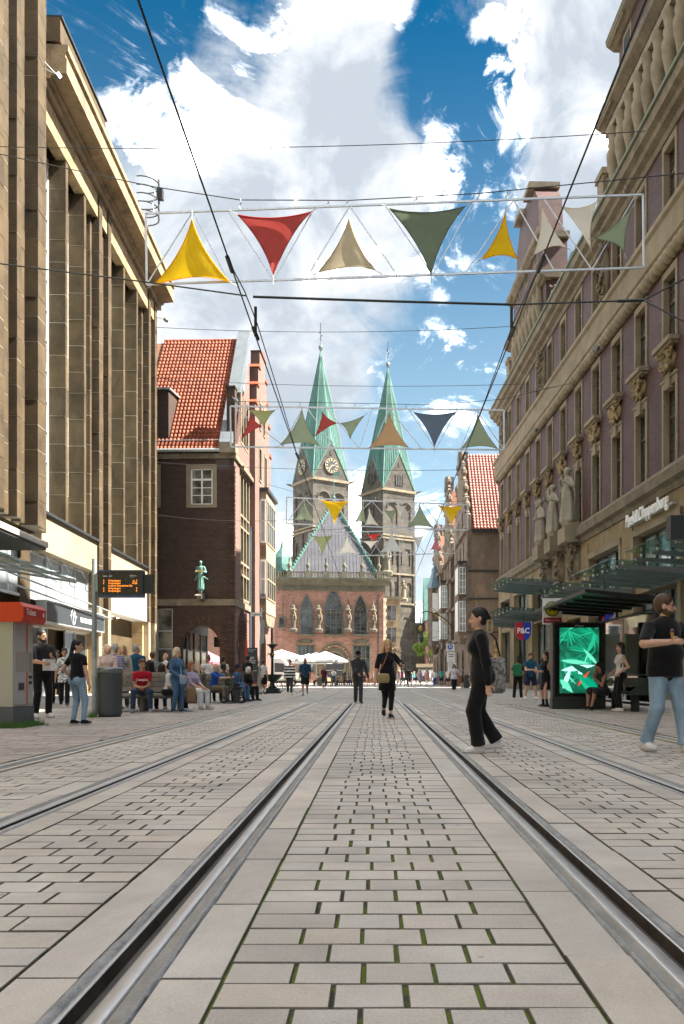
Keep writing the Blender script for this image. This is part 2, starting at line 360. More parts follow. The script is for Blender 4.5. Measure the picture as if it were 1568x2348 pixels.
# ---------------------------------------------------------------- soft solids: rounded pieces merged into one skin
class SDF:
    def __init__(s, lo, hi, h):
        s.h = h; s.lo = np.array(lo, float); s.n = np.ceil((np.array(hi, float) - s.lo) / h).astype(int) + 2
        s.D = np.full(s.n, 9.0, np.float32); s.L = np.zeros(s.n, np.int16); s.B = np.full(s.n, 9.0, np.float32)
    def put(s, fn, lo, hi, m, k, bias=0.0):
        g = k + 2.5 * s.h
        i0 = np.maximum(((np.array(lo) - g - s.lo) / s.h).astype(int), 0); i1 = np.minimum(((np.array(hi) + g - s.lo) / s.h).astype(int) + 2, s.n)
        if (i1 <= i0).any(): return
        ax = [(s.lo[a] + s.h * np.arange(i0[a], i1[a])).astype(np.float32) for a in range(3)]
        P = np.meshgrid(*ax, indexing='ij'); d = fn(*P).astype(np.float32)
        sl = tuple(slice(i0[a], i1[a]) for a in range(3)); D = s.D[sl]
        w = d + bias < s.B[sl]; s.B[sl] = np.where(w, d + bias, s.B[sl]); s.L[sl] = np.where(w, m, s.L[sl])
        if k > 0:
            hh = np.clip(0.5 + 0.5 * (D - d) / k, 0, 1); s.D[sl] = D * (1 - hh) + d * hh - k * hh * (1 - hh)
        else: s.D[sl] = np.minimum(D, d)
    def cap(s, a, b, ra, rb=None, m=0, k=0.02, flat=None, cut=None, bias=0.0):
        """tapered capsule; flat=(direction, factor>1) squashes it; cut=(point, normal) trims the end"""
        rb = ra if rb is None else rb; a = np.array(a, float); b = np.array(b, float)
        fd = None
        if flat is not None: fd = np.array(flat[0], float); fd /= np.linalg.norm(fd); fk = flat[1] - 1
        def tr(v): return v if fd is None else v + fd * (fk * np.dot(v, fd))
        ba = tr(b - a); L2 = float(np.dot(ba, ba)) + 1e-9
        def fn(x, y, z):
            px, py, pz = x - a[0], y - a[1], z - a[2]
            if fd is not None:
                q = (px * fd[0] + py * fd[1] + pz * fd[2]) * fk; px = px + fd[0] * q; py = py + fd[1] * q; pz = pz + fd[2] * q
            t = np.clip((px * ba[0] + py * ba[1] + pz * ba[2]) / L2, 0, 1)
            d = np.sqrt((px - ba[0] * t) ** 2 + (py - ba[1] * t) ** 2 + (pz - ba[2] * t) ** 2) - (ra + (rb - ra) * t)
            if cut is not None:
                c, n = cut; d = np.maximum(d, (x - c[0]) * n[0] + (y - c[1]) * n[1] + (z - c[2]) * n[2])
            return d
        r = max(ra, rb); s.put(fn, np.minimum(a, b) - r, np.maximum(a, b) + r, m, k, bias)
    def ell(s, c, r, m=0, k=0.02, rot=None, cut=None, bias=0.0):
        c = np.array(c, float); r = np.array(r, float) if np.ndim(r) else np.array([r] * 3, float)
        M = None if rot is None else np.array(rot)
        def fn(x, y, z):
            px, py, pz = x - c[0], y - c[1], z - c[2]
            if M is not None:
                px, py, pz = (M[0, 0] * px + M[1, 0] * py + M[2, 0] * pz, M[0, 1] * px + M[1, 1] * py + M[2, 1] * pz, M[0, 2] * px + M[1, 2] * py + M[2, 2] * pz)
            l = np.sqrt((px / r[0]) ** 2 + (py / r[1]) ** 2 + (pz / r[2]) ** 2)
            d = (l - 1) * r.min() if r.max() > 3 * r.min() else l * (l - 1) / (np.sqrt((px / r[0] ** 2) ** 2 + (py / r[1] ** 2) ** 2 + (pz / r[2] ** 2) ** 2) + 1e-6)
            if cut is not None:
                q, n = cut; d = np.maximum(d, (x - q[0]) * n[0] + (y - q[1]) * n[1] + (z - q[2]) * n[2])
            return d
        R0 = r.max() if M is not None else r; s.put(fn, c - R0, c + R0, m, k, bias)
    def mesh(s, name, mats, wob=0.0):
        D = s.D
        if wob:
            ax = [(s.lo[a] + s.h * np.arange(s.n[a])).astype(np.float32) for a in range(3)]
            x, y, z = np.meshgrid(*ax, indexing='ij'); D = D + wob * np.sin(23 * x + 9 * z) * np.sin(27 * z + 11 * y) * np.cos(19 * y)
        I = D < 0; n = np.array(D.shape) - 1
        S = np.zeros(n, np.int8); cs = [(i, j, k) for i in (0, 1) for j in (0, 1) for k in (0, 1)]
        def sub(A, o): return A[o[0]:o[0] + n[0], o[1]:o[1] + n[1], o[2]:o[2] + n[2]]
        for o in cs: S += sub(I, o)
        act = (S > 0) & (S < 8); idx = np.argwhere(act)
        if len(idx) == 0: return None
        V = np.zeros((len(idx), 3)); W = np.zeros(len(idx))
        c8 = {o: D[idx[:, 0] + o[0], idx[:, 1] + o[1], idx[:, 2] + o[2]] for o in cs}
        for o in cs:
            for a in range(3):
                if o[a]: continue
                p = list(o); p[a] = 1; d0, d1 = c8[o], c8[tuple(p)]; cr = (d0 < 0) != (d1 < 0)
                t = np.where(cr, d0 / np.where(cr, d0 - d1, 1), 0)
                q = np.tile(np.array(o, float), (len(idx), 1)); q[:, a] = t; V += q * cr[:, None]; W += cr
        V = (V / W[:, None] + idx) * s.h + s.lo
        ID = np.full(n, -1, np.int32); ID[act] = np.arange(len(idx))
        F = []; M = []
        for a in range(3):
            b, c = [(1, 2), (2, 0), (0, 1)][a]
            s0 = [slice(1, n[i]) for i in range(3)]; s1 = list(s0); s0[a] = slice(0, n[a]); s1[a] = slice(1, n[a] + 1)
            A, B = I[tuple(s0)], I[tuple(s1)]; e = np.argwhere(A != B)
            if len(e) == 0: continue
            off = np.array([1, 1, 1]); off[a] = 0; g = e + off
            def cell(db, dc):
                q = g.copy(); q[:, b] += db; q[:, c] += dc; return ID[q[:, 0], q[:, 1], q[:, 2]]
            Q = np.stack([cell(-1, -1), cell(0, -1), cell(0, 0), cell(-1, 0)], 1)
            ins = I[g[:, 0], g[:, 1], g[:, 2]]; Q = np.where(ins[:, None], Q, Q[:, ::-1])
            g2 = g.copy(); g2[:, a] += 1; gi = np.where(ins[:, None], g, g2)
            F.append(Q); M.append(s.L[gi[:, 0], gi[:, 1], gi[:, 2]])
        F = np.concatenate(F); M = np.concatenate(M); ok = (F >= 0).all(1); F = F[ok]; M = M[ok]
        me = bpy.data.meshes.new(name); me.vertices.add(len(V)); me.vertices.foreach_set('co', V.astype(np.float32).ravel())
        me.loops.add(len(F) * 4); me.loops.foreach_set('vertex_index', F.astype(np.int32).ravel())
        me.polygons.add(len(F)); me.polygons.foreach_set('loop_start', np.arange(0, len(F) * 4, 4, dtype=np.int32))
        for mt in mats: me.materials.append(mt)
        me.polygons.foreach_set('material_index', M.astype(np.int32)); me.polygons.foreach_set('use_smooth', np.ones(len(F), bool))
        me.update(calc_edges=True); me.validate(); return me
def carving(w, h, d, seed, mat, n=26, res=0.035, kind='leaf'):
    """relief of leaves and scrolls, w wide (x), h tall (z), coming d forward (-y)"""
    rg = random.Random(seed); s = SDF((-w / 2 - .1, -d - .1, -.1), (w / 2 + .1, .15, h + .1), res)
    s.ell((0, 0, h / 2), (w * .42, d * .5, h * .45), k=.03)
    for i in range(n):
        x = rg.uniform(-.5, .5) * w; z = rg.uniform(.03, .97) * h
        if kind == 'sill': z = h - (h - z) * (1 - abs(x / w) * .7) if False else z; x *= .4 + .6 * z / h
        if kind == 'herm': x *= .5 + .5 * abs(z / h - .45) * 2
        r = rg.uniform(.035, .085) * min(w, h) * 1.2
        a = Vector((x, -d * rg.uniform(.35, .8), z)); b = a + Vector((rg.uniform(-1, 1), rg.uniform(-.3, .3), rg.uniform(-1, 1))) * r * 2.6
        s.cap(a, b, r, r * .5, k=.015)
    return s.mesh('carving', [mat])
# ---------------------------------------------------------------- ground, paving, rails
def soil_mat():
    m, nt, b = _mat('joint_soil'); setspec(b, 0.95, 0, 0.1); co = coords(nt)
    f = noise(nt, co, 2.6, 5, 0.65); g = noise(nt, co, 60, 4, 0.7)
    moss = mixc(nt, g, (0.06, 0.09, 0.012), (0.22, 0.28, 0.04)); earth = mixc(nt, g, (0.035, 0.03, 0.024), (0.13, 0.115, 0.09))
    nt.links.new(mixc(nt, ramp(nt, f, [(0.40, (0, 0, 0)), (0.50, (1, 1, 1))]), earth, moss), b.inputs['Base Color']); bump(nt, b, g, 0.6, 0.01); return m
soil = soil_mat()
def paver_mat(name, c1, c2, rough):
    m, nt, b = _mat(name); setspec(b, rough, 0, 0.4); co = nt.nodes.new('ShaderNodeNewGeometry').outputs['Position']
    f = noise(nt, co, 1.1, 6, 0.6); g = noise(nt, co, 110, 4, 0.85); h = noise(nt, co, 5, 6, 0.7)
    col = ramp(nt, fmath(nt, 'ADD', fmath(nt, 'MULTIPLY', f, 0.5), fmath(nt, 'MULTIPLY', g, 0.5)), [(0.36, c1), (0.64, c2)])
    r = rnd(nt)
    tone = ramp(nt, r, [(0.0, (0.80, 0.79, 0.79)), (0.2, (0.92, 0.91, 0.90)), (0.45, (1.0, 0.98, 0.95)), (0.7, (0.94, 0.96, 0.98)), (0.9, (1.03, 1.0, 0.97)), (1.0, (0.96, 0.915, 0.88))])
    col = mixc(nt, 1.0, col, tone, 'MULTIPLY')
    v = noise(nt, co, 3.0, 7, 0.75, 0.6)
    big = noise(nt, co, 0.7, 6, 0.7, 0.8); col = mixc(nt, 1.0, col, ramp(nt, big, [(0.32, (0.80, 0.79, 0.78)), (0.62, (1.04, 1.03, 1.01))]), 'MULTIPLY')
    col = mixc(nt, ramp(nt, v, [(0.60, (0, 0, 0)), (0.78, (0.45,) * 3)]), col, (0.16, 0.15, 0.14))
    vo = nt.nodes.new('ShaderNodeTexVoronoi'); vo.inputs['Scale'].default_value = 2.3; nt.links.new(co, vo.inputs['Vector'])
    col = mixc(nt, ramp(nt, vo.outputs['Distance'], [(0.03, (0.55,) * 3), (0.05, (0, 0, 0))]), col, (0.10, 0.09, 0.085))
    nt.links.new(col, b.inputs['Base Color'])
    nt.links.new(fmath(nt, 'ADD', fmath(nt, 'MULTIPLY', h, 0.35), rough - 0.17, True), b.inputs['Roughness'])
    bump(nt, b, fmath(nt, 'ADD', fmath(nt, 'MULTIPLY', g, 0.5), h), 0.28, 0.006); return m
paver_m = paver_mat('granite_paver', (0.42, 0.385, 0.34), (0.74, 0.695, 0.63), 0.62)
slab_m = paver_mat('granite_slab', (0.47, 0.43, 0.38), (0.75, 0.70, 0.63), 0.58)
side_m = paver_mat('pavement_slab', (0.38, 0.335, 0.30), (0.55, 0.495, 0.45), 0.66)
def far_mat():
    m, nt, b = _mat('far_paving'); setspec(b, 0.7, 0, 0.3); co = coords(nt)
    t = nt.nodes.new('ShaderNodeTexBrick'); nt.links.new(co, t.inputs['Vector']); t.inputs['Scale'].default_value = 1
    t.inputs['Brick Width'].default_value = 0.4; t.inputs['Row Height'].default_value = 0.2; t.inputs['Mortar Size'].default_value = 0.007
    t.inputs['Color1'].default_value = (0.36, 0.335, 0.31, 1); t.inputs['Color2'].default_value = (0.48, 0.45, 0.42, 1); t.inputs['Mortar'].default_value = (0.13, 0.12, 0.1, 1)
    big = ramp(nt, noise(nt, co, 0.25, 6, 0.6), [(0.3, (0.82, 0.82, 0.82)), (0.7, (1.05, 1.04, 1.0))])
    nt.links.new(mixc(nt, 1.0, t.outputs['Color'], big, 'MULTIPLY'), b.inputs['Base Color']); return m
far_m = far_mat()
MB().add([(-1500, -60, -0.07), (1500, -60, -0.07), (1500, 2500, -0.07), (-1500, 2500, -0.07)], [(0, 1, 2, 3)]).build('ground', plain('earth', (0.2, 0.19, 0.17), 0.9), kind='structure')
NEAR = 27.0
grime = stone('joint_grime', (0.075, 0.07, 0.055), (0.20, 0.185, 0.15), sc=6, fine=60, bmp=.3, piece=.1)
# far paving sheets left and right of each rail (the rails lie in slots between them)
GL, GR = (-2.152, -0.727), (0.905, 2.34)          # gauge faces of the two tracks
def rail_band(i):                                 # x range taken up by a rail
    return [(GL[0] - 0.115, GL[0] + 0.11), (GL[1] - 0.11, GL[1] + 0.115), (GR[0] - 0.115, GR[0] + 0.11), (GR[1] - 0.11, GR[1] + 0.115)][i]
def bend(y): return max(0.0, y - 52.0) ** 2 / 150.0
fp = MB(); fp.add([(-90, NEAR, -0.012), (90, NEAR, -0.012), (200, 420, -0.012), (-200, 420, -0.012)], [(0, 1, 2, 3)])
far = fp.build('market_paving', far_m, kind='structure')
side = MB().add([(-30, -25, -0.035), (-3.4, -25, -0.035), (-3.4, NEAR, -0.035), (-30, NEAR, -0.035), (3.9, -25, -0.035), (30, -25, -0.035), (30, NEAR, -0.035), (3.9, NEAR, -0.035)], [(0, 1, 2, 3), (4, 5, 6, 7)]).build('pavement', soil, kind='structure')
jb = MB()
xs = [-3.4] + [e for i in range(4) for e in rail_band(i)] + [3.9]
for i in range(0, len(xs), 2): jb.add([(xs[i], -3, -0.011), (xs[i + 1], -3, -0.011), (xs[i + 1], NEAR, -0.011), (xs[i], NEAR, -0.011)], [(0, 1, 2, 3)])
bed = jb.build('street_paving', soil, kind='structure')
ROW, SLAB = 0.169, 0.772
items = []      # (distance, kind, x0, x1, y0, y1)
bands = [(-3.38, -2.466, 4), (-1.869, -1.026, 4), (-0.431, 0.583, 5), (1.186, 2.039, 4), (2.656, 3.88, 6)]
strips = [(-2.465, GL[0] - 0.115), (GL[0] + 0.11, -1.87), (-1.025, GL[1] - 0.11), (GL[1] + 0.115, -0.432), (0.584, GR[0] - 0.115), (GR[0] + 0.11, 1.185), (2.04, GR[1] - 0.11), (GR[1] + 0.115, 2.655)]
for bi, (a, b, n) in enumerate(bands):
    y = 0.9 + 0.03 * bi; k = bi
    while y < NEAR:
        w = (b - a) / n; off = (0.5 if k % 2 else 0.0) * w; e = [a]
        x = a + off
        while True:
            x += w
            if x > b - (0.8 * w if not off else 1.2 * w): break
            e.append(x + random.uniform(-.018, .018))
        e.append(b)
        for i in range(len(e) - 1):
            if abs(e[i]) < (y + .2) * 0.62 + 0.35 or abs(e[i + 1]) < (y + .2) * .62 + 0.35: items.append((y + 0.25 * abs((e[i] + e[i + 1]) / 2), 0, e[i], e[i + 1], y, y + ROW))
        y += ROW; k += 1
for si, (a, b) in enumerate(strips):
    y = 0.62 + 0.19 * ((si // 2) % 4)
    while y < NEAR:
        if min(abs(a), abs(b)) < (y + .7) * 0.62 + .3: items.append((y + 0.4, 1, a, b, y, y + SLAB))
        y += SLAB
items.sort(key=lambda t: t[0])
cnt = [0, 0]; rest = [MB(), MB()]
for d, k, x0, x1, y0, y1 in items:
    g = 0.0038 if k == 0 else 0.0025; gx = g + (0.0006 if k == 0 else 0.0005) + (random.random() ** 3 * .0025 if k == 0 else 0)
    dz = random.uniform(-.0025, .0015); j = lambda: random.uniform(-.0022, .0022)
    seen = y0 > 1.75 and x0 < 0.43 * y1 + .1 and x1 > -0.46 * y1 - .1
    if cnt[k] < 300 and seen:
        w, h = x1 - x0 - 2 * gx, y1 - y0 - 2 * g
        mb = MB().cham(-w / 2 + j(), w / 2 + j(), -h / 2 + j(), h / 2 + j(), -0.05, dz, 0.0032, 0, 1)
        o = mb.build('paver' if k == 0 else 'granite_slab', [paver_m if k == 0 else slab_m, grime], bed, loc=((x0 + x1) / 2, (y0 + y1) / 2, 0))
        o.rotation_euler = (random.uniform(-.004, .004), random.uniform(-.004, .004), random.uniform(-.006, .006)); cnt[k] += 1
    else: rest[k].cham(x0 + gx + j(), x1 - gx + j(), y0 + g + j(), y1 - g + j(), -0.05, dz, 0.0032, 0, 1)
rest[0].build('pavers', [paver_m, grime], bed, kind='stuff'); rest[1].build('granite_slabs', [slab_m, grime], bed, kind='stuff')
# side pavements: rows of long slabs across the street
ms = MB(); nside = 0
for x0, x1, sgn in ((-14.5, -3.72, -1), (4.32, 13.0, 1)):
    y = 5.0; k = 0
    while y < NEAR:
        h = 0.20; x = x0 - random.uniform(0, .4)
        while x < x1:
            w = random.choice((0.3, 0.4, 0.5)); a, b = max(x, x0), min(x + w, x1)
            if b - a > .06 and min(abs(a), abs(b)) < (y + .3) * .56 + .3:
                dz = random.uniform(-.002, .002)
                if nside < 300 and min(abs(a), abs(b)) < y * (0.455 if sgn < 0 else .378) and y > 6:
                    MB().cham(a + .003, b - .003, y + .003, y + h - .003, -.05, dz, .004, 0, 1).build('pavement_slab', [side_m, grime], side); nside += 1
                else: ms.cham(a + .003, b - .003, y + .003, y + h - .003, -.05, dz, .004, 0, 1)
            x += w
        y += h; k += 1
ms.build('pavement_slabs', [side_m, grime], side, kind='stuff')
# slot drains between street and pavement
def drain(x, name, label):
    t = thing(name, label, 'drain', (x, 0, 0)); m = MB()
    for a in (-.13, .07): m.box(a, a + .06, 4, 60, -.05, .001)
    m.build('drain_edge', slab_m, t)
    m = MB().box(-.07, .07, 4, 60, -.05, -.02); m.build('drain_bed', soil, t)
    m = MB(); y = 4.0
    while y < 34: m.box(-.07, .07, y, y + .028, -.012, -.001); y += .055
    for a in (-.07, .055): m.box(a, a + .015, 4, 60, -.015, -.0005)
    m.build('grating', galv, t)
drain(-3.55, 'street_drain', 'long slotted drain along the left pavement before the benches')
drain(4.12, 'street_drain', 'long slotted drain along the right pavement before the tram shelter')
# rails
steel = plain('polished_rail', (0.62, 0.62, 0.61), 0.34, 0.65, var=0.08, sc=6)
rust = plain('worn_rail', (0.10, 0.085, 0.07), 0.5, 0.5, var=0.4, sc=8)
cement = stone('rail_mortar', (0.24, 0.225, 0.20), (0.40, 0.375, 0.34), sc=3, fine=60, bmp=0.4, piece=0)
bitu = stone('rail_seal', (0.24, 0.25, 0.25), (0.46, 0.47, 0.47), rough=0.35, sc=9, fine=25, bmp=0.9, piece=0, sd=0.02)
RY = [0.4, 1, 1.6, 2.4, 3.5, 5, 8, 12, 20, 35, 52] + [52 + 4 * i for i in range(1, 16)]
def rail(g, s, label):
    """g: gauge face, s: side on which the rail head lies"""
    t = thing('tram_rail', label, 'rail', (g, 0, 0)); t['group'] = 'grooved tram rails in the street'
    def strip(name, prof, mat, smooth=False, ys=RY, wob=0.0):
        m = MB(); n = len(prof); vs = []; fs = []
        for i, y in enumerate(ys):
            for k, (x, z) in enumerate(prof):
                wx = wz = 0
                if wob: wx = wob * (math.sin(y * 9 + k) * .6 + random.uniform(-1, 1) * .8); wz = wob * .45 * random.uniform(-1, 1)
                vs.append((s * x + wx + bend(y), y, z + wz))
        for i in range(len(ys) - 1):
            for k in range(n - 1):
                q = (i * n + k, i * n + k + 1, (i + 1) * n + k + 1, (i + 1) * n + k); fs.append(q if s > 0 else q[::-1])
        m.add(vs, fs); return m.build(name, mat, t, smooth=smooth)
    strip('rail_head', [(0.0, -.008), (0.004, 0.0), (0.012, .0025), (0.045, .0025), (0.056, -.001), (0.058, -.03)], steel, True)
    strip('groove', [(-.056, 0.0), (-.053, -.044), (-.02, -.048), (-.004, -.044), (0.0, -.008)], rust)
    strip('rail_lip', [(-.076, -.02), (-.074, .001), (-.058, .001), (-.056, -.004)], steel, True)
    ys = [0.5 + .045 * i for i in range(int(8.5 / .045))] + [9 + .3 * i for i in range(60)] + [27, 40, 52] + [52 + 4 * i for i in range(1, 16)]
    strip('mortar_bed', [(.057, -.004), (.075, -.003), (.10, -.003)], cement, True)
    strip('seal', [(.092, -.012), (.096, .002), (.104, .0045), (.112, .002), (.117, -.012)], bitu, True, ys, .0035)
    strip('seal', [(-.116, -.012), (-.111, .002), (-.097, .007), (-.082, .004), (-.073, -.012)], bitu, True, ys, .0035)
rail(GL[0], -1, 'leftmost tram rail, the far rail of the left hand track')
rail(GL[1], 1, 'tram rail just left of the middle paver strip')
rail(GR[0], -1, 'tram rail just right of the middle paver strip')
rail(GR[1], 1, 'rightmost tram rail, running toward the man in jeans')
MB().box(6.2, 7.0, 16.4, 17.0, -.03, .003).build('manhole_cover', plain('cast_iron', (.06, .06, .058), .6, .5, bmp=.6, bsc=30), label='rusty rectangular cast iron cover in the right pavement', cat='manhole cover')
# tactile studs
tm = MB()
for i in range(11): tm.lathe([(.05, 0), (.04, .006), (0, .006)], (3.6 + .16 * i, 25.3, 0), 8)
tm.build('tactile_strip', white_paint, label='row of white studs across the right pavement behind the woman in black', cat='tactile strip')
# ---------------------------------------------------------------- left: limestone department store
def stack(parent, x0, x1, y0, y1, z0, z1, hh, mat, name='stone_block', cap=[0]):
    """a pier laid of blocks: each block its own piece with an open joint"""
    z = z0; core = MB().box(x0 + .02, x1 - .009, y0 + .009, y1 - .009, z0, z1); core.build('mortar_core', mortarm, parent)
    rest = MB()
    while z < z1 - .05:
        h = min(hh * random.choice((.8, 1, 1, 1.15)), z1 - z)
        if z1 - z - h < .3: h = z1 - z
        j = random.uniform(-.006, .008)
        a = (x0, x1 + j, y0 - j, y1 + j * .5, z + .014, z + h - .014)
        if cap[0] < 300: MB().box(*a).build(name, mat, parent); cap[0] += 1
        else: rest.box(*a)
        z += h
    if rest.v: rest.build('stone_blocks', mat, parent, kind='stuff')
def store():
    t = thing('department_store', 'tall limestone department store with deep vertical piers on the left', 'building', (-13.45, 0, 0), 0.031)
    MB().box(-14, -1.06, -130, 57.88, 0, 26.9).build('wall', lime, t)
    MB().box(-14, -3, -25, 57.4, 26.9, 28.8).build('roof', plain('roof_felt', (.09, .09, .09), .9), t)
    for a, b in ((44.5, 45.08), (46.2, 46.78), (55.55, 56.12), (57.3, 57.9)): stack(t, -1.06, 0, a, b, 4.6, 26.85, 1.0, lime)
    for a, b in ((44.5, 45.08), (46.2, 46.78), (55.55, 56.12), (57.3, 57.9)): stack(t, -1.06, -.02, a + .02, b - .02, 0, 4.6, 1.15, limel)  # lower pier lengths in paler stone: sunlight painted into their colour
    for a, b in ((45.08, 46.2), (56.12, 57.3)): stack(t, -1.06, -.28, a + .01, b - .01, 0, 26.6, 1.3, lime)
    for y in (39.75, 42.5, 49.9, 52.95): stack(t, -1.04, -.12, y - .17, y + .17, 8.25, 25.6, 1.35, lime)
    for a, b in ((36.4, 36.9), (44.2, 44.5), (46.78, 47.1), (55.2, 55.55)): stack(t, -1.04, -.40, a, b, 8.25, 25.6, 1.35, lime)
    # windows: tall white strips between the mullions
    for a, b in ((36.9, 39.58), (39.92, 42.33), (42.67, 44.2), (47.1, 49.73), (50.07, 52.78), (53.12, 55.2)):
        f = MB()
        for y in (a, (a + b) / 2 - .05, b - .1): f.box(-1.04, -.92, y, y + .1, 8.25, 25.6)
        zs = [8.25 + 1.445 * i for i in range(13)]
        for z in zs: f.box(-1.04, -.93, a + .1, b - .1, z - .05 if z < 25 else z - .12, z + .05 if z < 25 else z)
        w = f.build('window', white_paint, t)
        for i in range(12):
            for c, d in ((a + .1, (a + b) / 2 - .05), ((a + b) / 2 + .05, b - .1)): MB().box(-1.02, -1.0, c, d, zs[i] + .05, zs[i + 1] - .06).build('pane', glass_lt, w)
    # lintel of rough blocks, cornice, attic
    y = 36.45
    while y < 57.5:
        e = min(y + 1.45, 57.85)
        if not any(y < q < e for q in (44.8, 46.5, 55.8)): pass
        MB().box(-.6, -.08, y + .006, e - .006, 25.62, 26.82).build('lintel_block', stone('limestone_rough', (.22, .15, .075), (.46, .33, .18), sc=2, fine=9, bmp=1.0, piece=.15, sd=.06), t); y = e
    prof = [(-3, 26.9), (.12, 26.9), (.12, 27.25), (.30, 27.3), (.30, 27.42), (1.0, 27.5), (1.0, 28.15), (.94, 28.2), (.94, 28.4), (1.06, 28.48), (1.06, 28.75), (-3, 28.9)]
    MB().extr(prof, (0, 0, 0), (1, 0, 0), (0, 0, 1), (0, 1, 0), 36.42, 58.7).build('cornice', stone('limestone_weathered', (.15, .11, .065), (.36, .27, .16), sc=1, fine=10, bmp=.4, piece=0, stain=(.05, .05, .05)), t)
    MB().box(-2, .72, 36.42, 43.2, 28.9, 29.95).build('attic', lime, t); MB().box(-2.1, .8, 36.42, 43.3, 29.95, 30.05).build('attic_coping', dark_metal, t)
    # projecting tower bay near the camera
    MB().box(-13, -.3, 18, 36.4, 7.2, 43).build('tower_bay', lime, t)
    for a, b, x1 in ((28.2, 28.9, .45), (29.6, 30.2, .3), (30.7, 31.15, .45), (31.75, 32.15, .2), (32.6, 33.05, .35), (33.6, 34.0, .1), (34.45, 35.25, .48)):
        stack(t, -.3, x1, a, b, 7.2, 42, 1.05, lime)
    stack(t, -.3, .12, 35.25, 36.38, 7.2, 42, 1.05, lime)
    # base: pale fascia, sills, shop fronts
    for a, b in ((36.45, 44.48), (46.8, 55.53)):
        y = a
        while y < b - .1:
            e = min(y + 2.0, b); MB().box(-.6, -.1, y + .004, e - .004, 6.5, 8.12).build('fascia_slab', limel, t); y = e
        MB().box(-.6, .06, a, b, 8.13, 8.25).build('sill', dark_metal, t)
    MB().box(-1.0, -.66, 18, 44.5, 4.4, 6.5).build('upper_glazing', glass('frosted_panel', (.27, .31, .32), .2, .15, .4), t)
    m = MB()
    for y in (22, 25, 28, 31, 34, 36.2, 38.4, 40.4, 42.4, 44.4): m.box(-.68, -.58, y, y + .08, 4.4, 6.5)
    m.box(-.68, -.56, 18, 44.5, 6.4, 6.52); m.box(-.68, -.56, 18, 44.5, 4.32, 4.44); m.build('glazing_bar', alu, t)
    for y in (37.2, 39.6, 42.0): MB().tube([(-.5, y, 6.4), (-.2, y + .05, 6.3), (.0, y + .1, 5.9), (.02, y + .12, 5.3), (.02, y + .9, 5.25)], .02, 6).build('cable_duct', dark_metal, t)
    MB().box(-1.2, -.55, 35.2, 36.3, 0, 7.2).build('pillar', lime, t)
    s = MB().box(-.3, .12, 36.35, 44.9, 3.34, 4.22, 0); sg = s.build('shop_sign', plain('sign_anthracite', (.035, .042, .048), .4, var=.05), t)
    b = MB()
    for z in (3.28, 4.22): b.box(-.3, .15, 36.3, 44.95, z, z + .06)
    for y in (36.3, 44.9): b.box(-.3, .15, y, y + .05, 3.34, 4.22)
    b.build('sign_border', alu, sg)
    wl = plain('sign_white', (.8, .8, .8), .5, var=0)
    text('POMMES HELDEN', .36, frame((.135, 42.6, 3.75), (0, -1, 0), (0, 0, 1)).copy() if False else frame((.135, 42.0, 3.70), (0, 1, 0), (0, 0, 1)), wl, sg, xs=.72)
    ring = MB().tube([(.135, 39.95 + .31 * math.cos(a * math.pi / 10), 3.78 + .36 * math.sin(a * math.pi / 10)) for a in range(21)], .012, 5)
    ring.tube([(.135, 39.5, 3.8), (.135, 39.75, 3.88), (.135, 39.95, 3.8), (.135, 40.2, 3.72), (.135, 40.45, 3.82)], .012, 5)
    ring.tube([(.135, 39.88, 3.5), (.135, 39.95, 3.8), (.135, 40.0, 4.02), (.135, 40.15, 3.98), (.135, 40.12, 3.85), (.135, 39.96, 3.78)], .014, 5); ring.build('sign_emblem', wl, sg)
    # shop room with yellow back wall, glass doors
    ir = MB().box(-5, -4.9, 36.4, 44.5, 0, 3.3); ir.box(-5, -.6, 36.3, 36.4, 0, 3.3); ir.box(-5, -.6, 44.4, 44.5, 0, 3.3)
    ir.build('shop_room', plain('ochre_wall', (.36, .25, .08), .8), t); MB().box(-5, -.5, 36.4, 44.5, 3.2, 3.3).build('shop_ceiling', plain('shop_ceiling', (.5, .45, .35), .8), t)
    rd = MB()
    for i in range(7): rd.tube([(-4.7, 38.6 + .12 * i, .9), (-4.7, 38.6 + .12 * i, 2.6)], .04, 6)
    for z in (.95, 2.55): rd.tube([(-4.7, 38.5, z), (-4.7, 39.5, z)], .05, 6)
    rd.build('radiator', plain('yellow_enamel', (.6, .42, .06), .4), t)
    for a, b in ((36.5, 37.6), (37.7, 38.6), (41.0, 42.4), (42.5, 44.3)):
        d = MB()
        for y in (a, b - .08): d.box(-.7, -.62, y, y + .08, 0, 3.2)
        for z in (0, 3.1): d.box(-.7, -.62, a, b, z, z + .1)
        do = d.build('shop_door', alu, t); MB().box(-.67, -.655, a + .08, b - .08, .1, 3.1).build('pane', glass('door_glass', (.03, .04, .04)), do)
    # entrance passage at the far bay
    en = MB().box(-9, -8.9, 46.8, 57.8, 0, 4.6); en.build('passage_back', lime, t)
    MB().box(-.62, -.12, 46.8, 55.5, 4.6, 6.5).build('passage_fascia', plain('fascia_white', (.32, .30, .265), .6), t)
    pw = stone('passage_stone', (.26, .185, .10), (.44, .33, .19), sc=.9, fine=20, bmp=.25, piece=.1)
    for z0, z1 in ((0, .75), (.76, 1.9), (1.91, 3.05), (3.06, 3.85), (3.86, 4.59)): MB().box(-8.8, -.35, 55.2, 55.54, z0, z1 - .012).build('wall_slab', pw, t)
    MB().box(-8.8, -.15, 46.8, 55.4, 4.59, 4.66).build('passage_ceiling', white_paint, t)
    lamp = plain('lamp_warm', (1, .8, .5), .5, var=0, emit=(1, .75, .4), es=2.5)
    for i in range(4): MB().lathe([(.12, 0), (.12, -.02), (0, -.02)], (-.9 - .1 * i, 48.6 + 1.6 * i, 4.585), 10).build('ceiling_lamp', lamp, t)
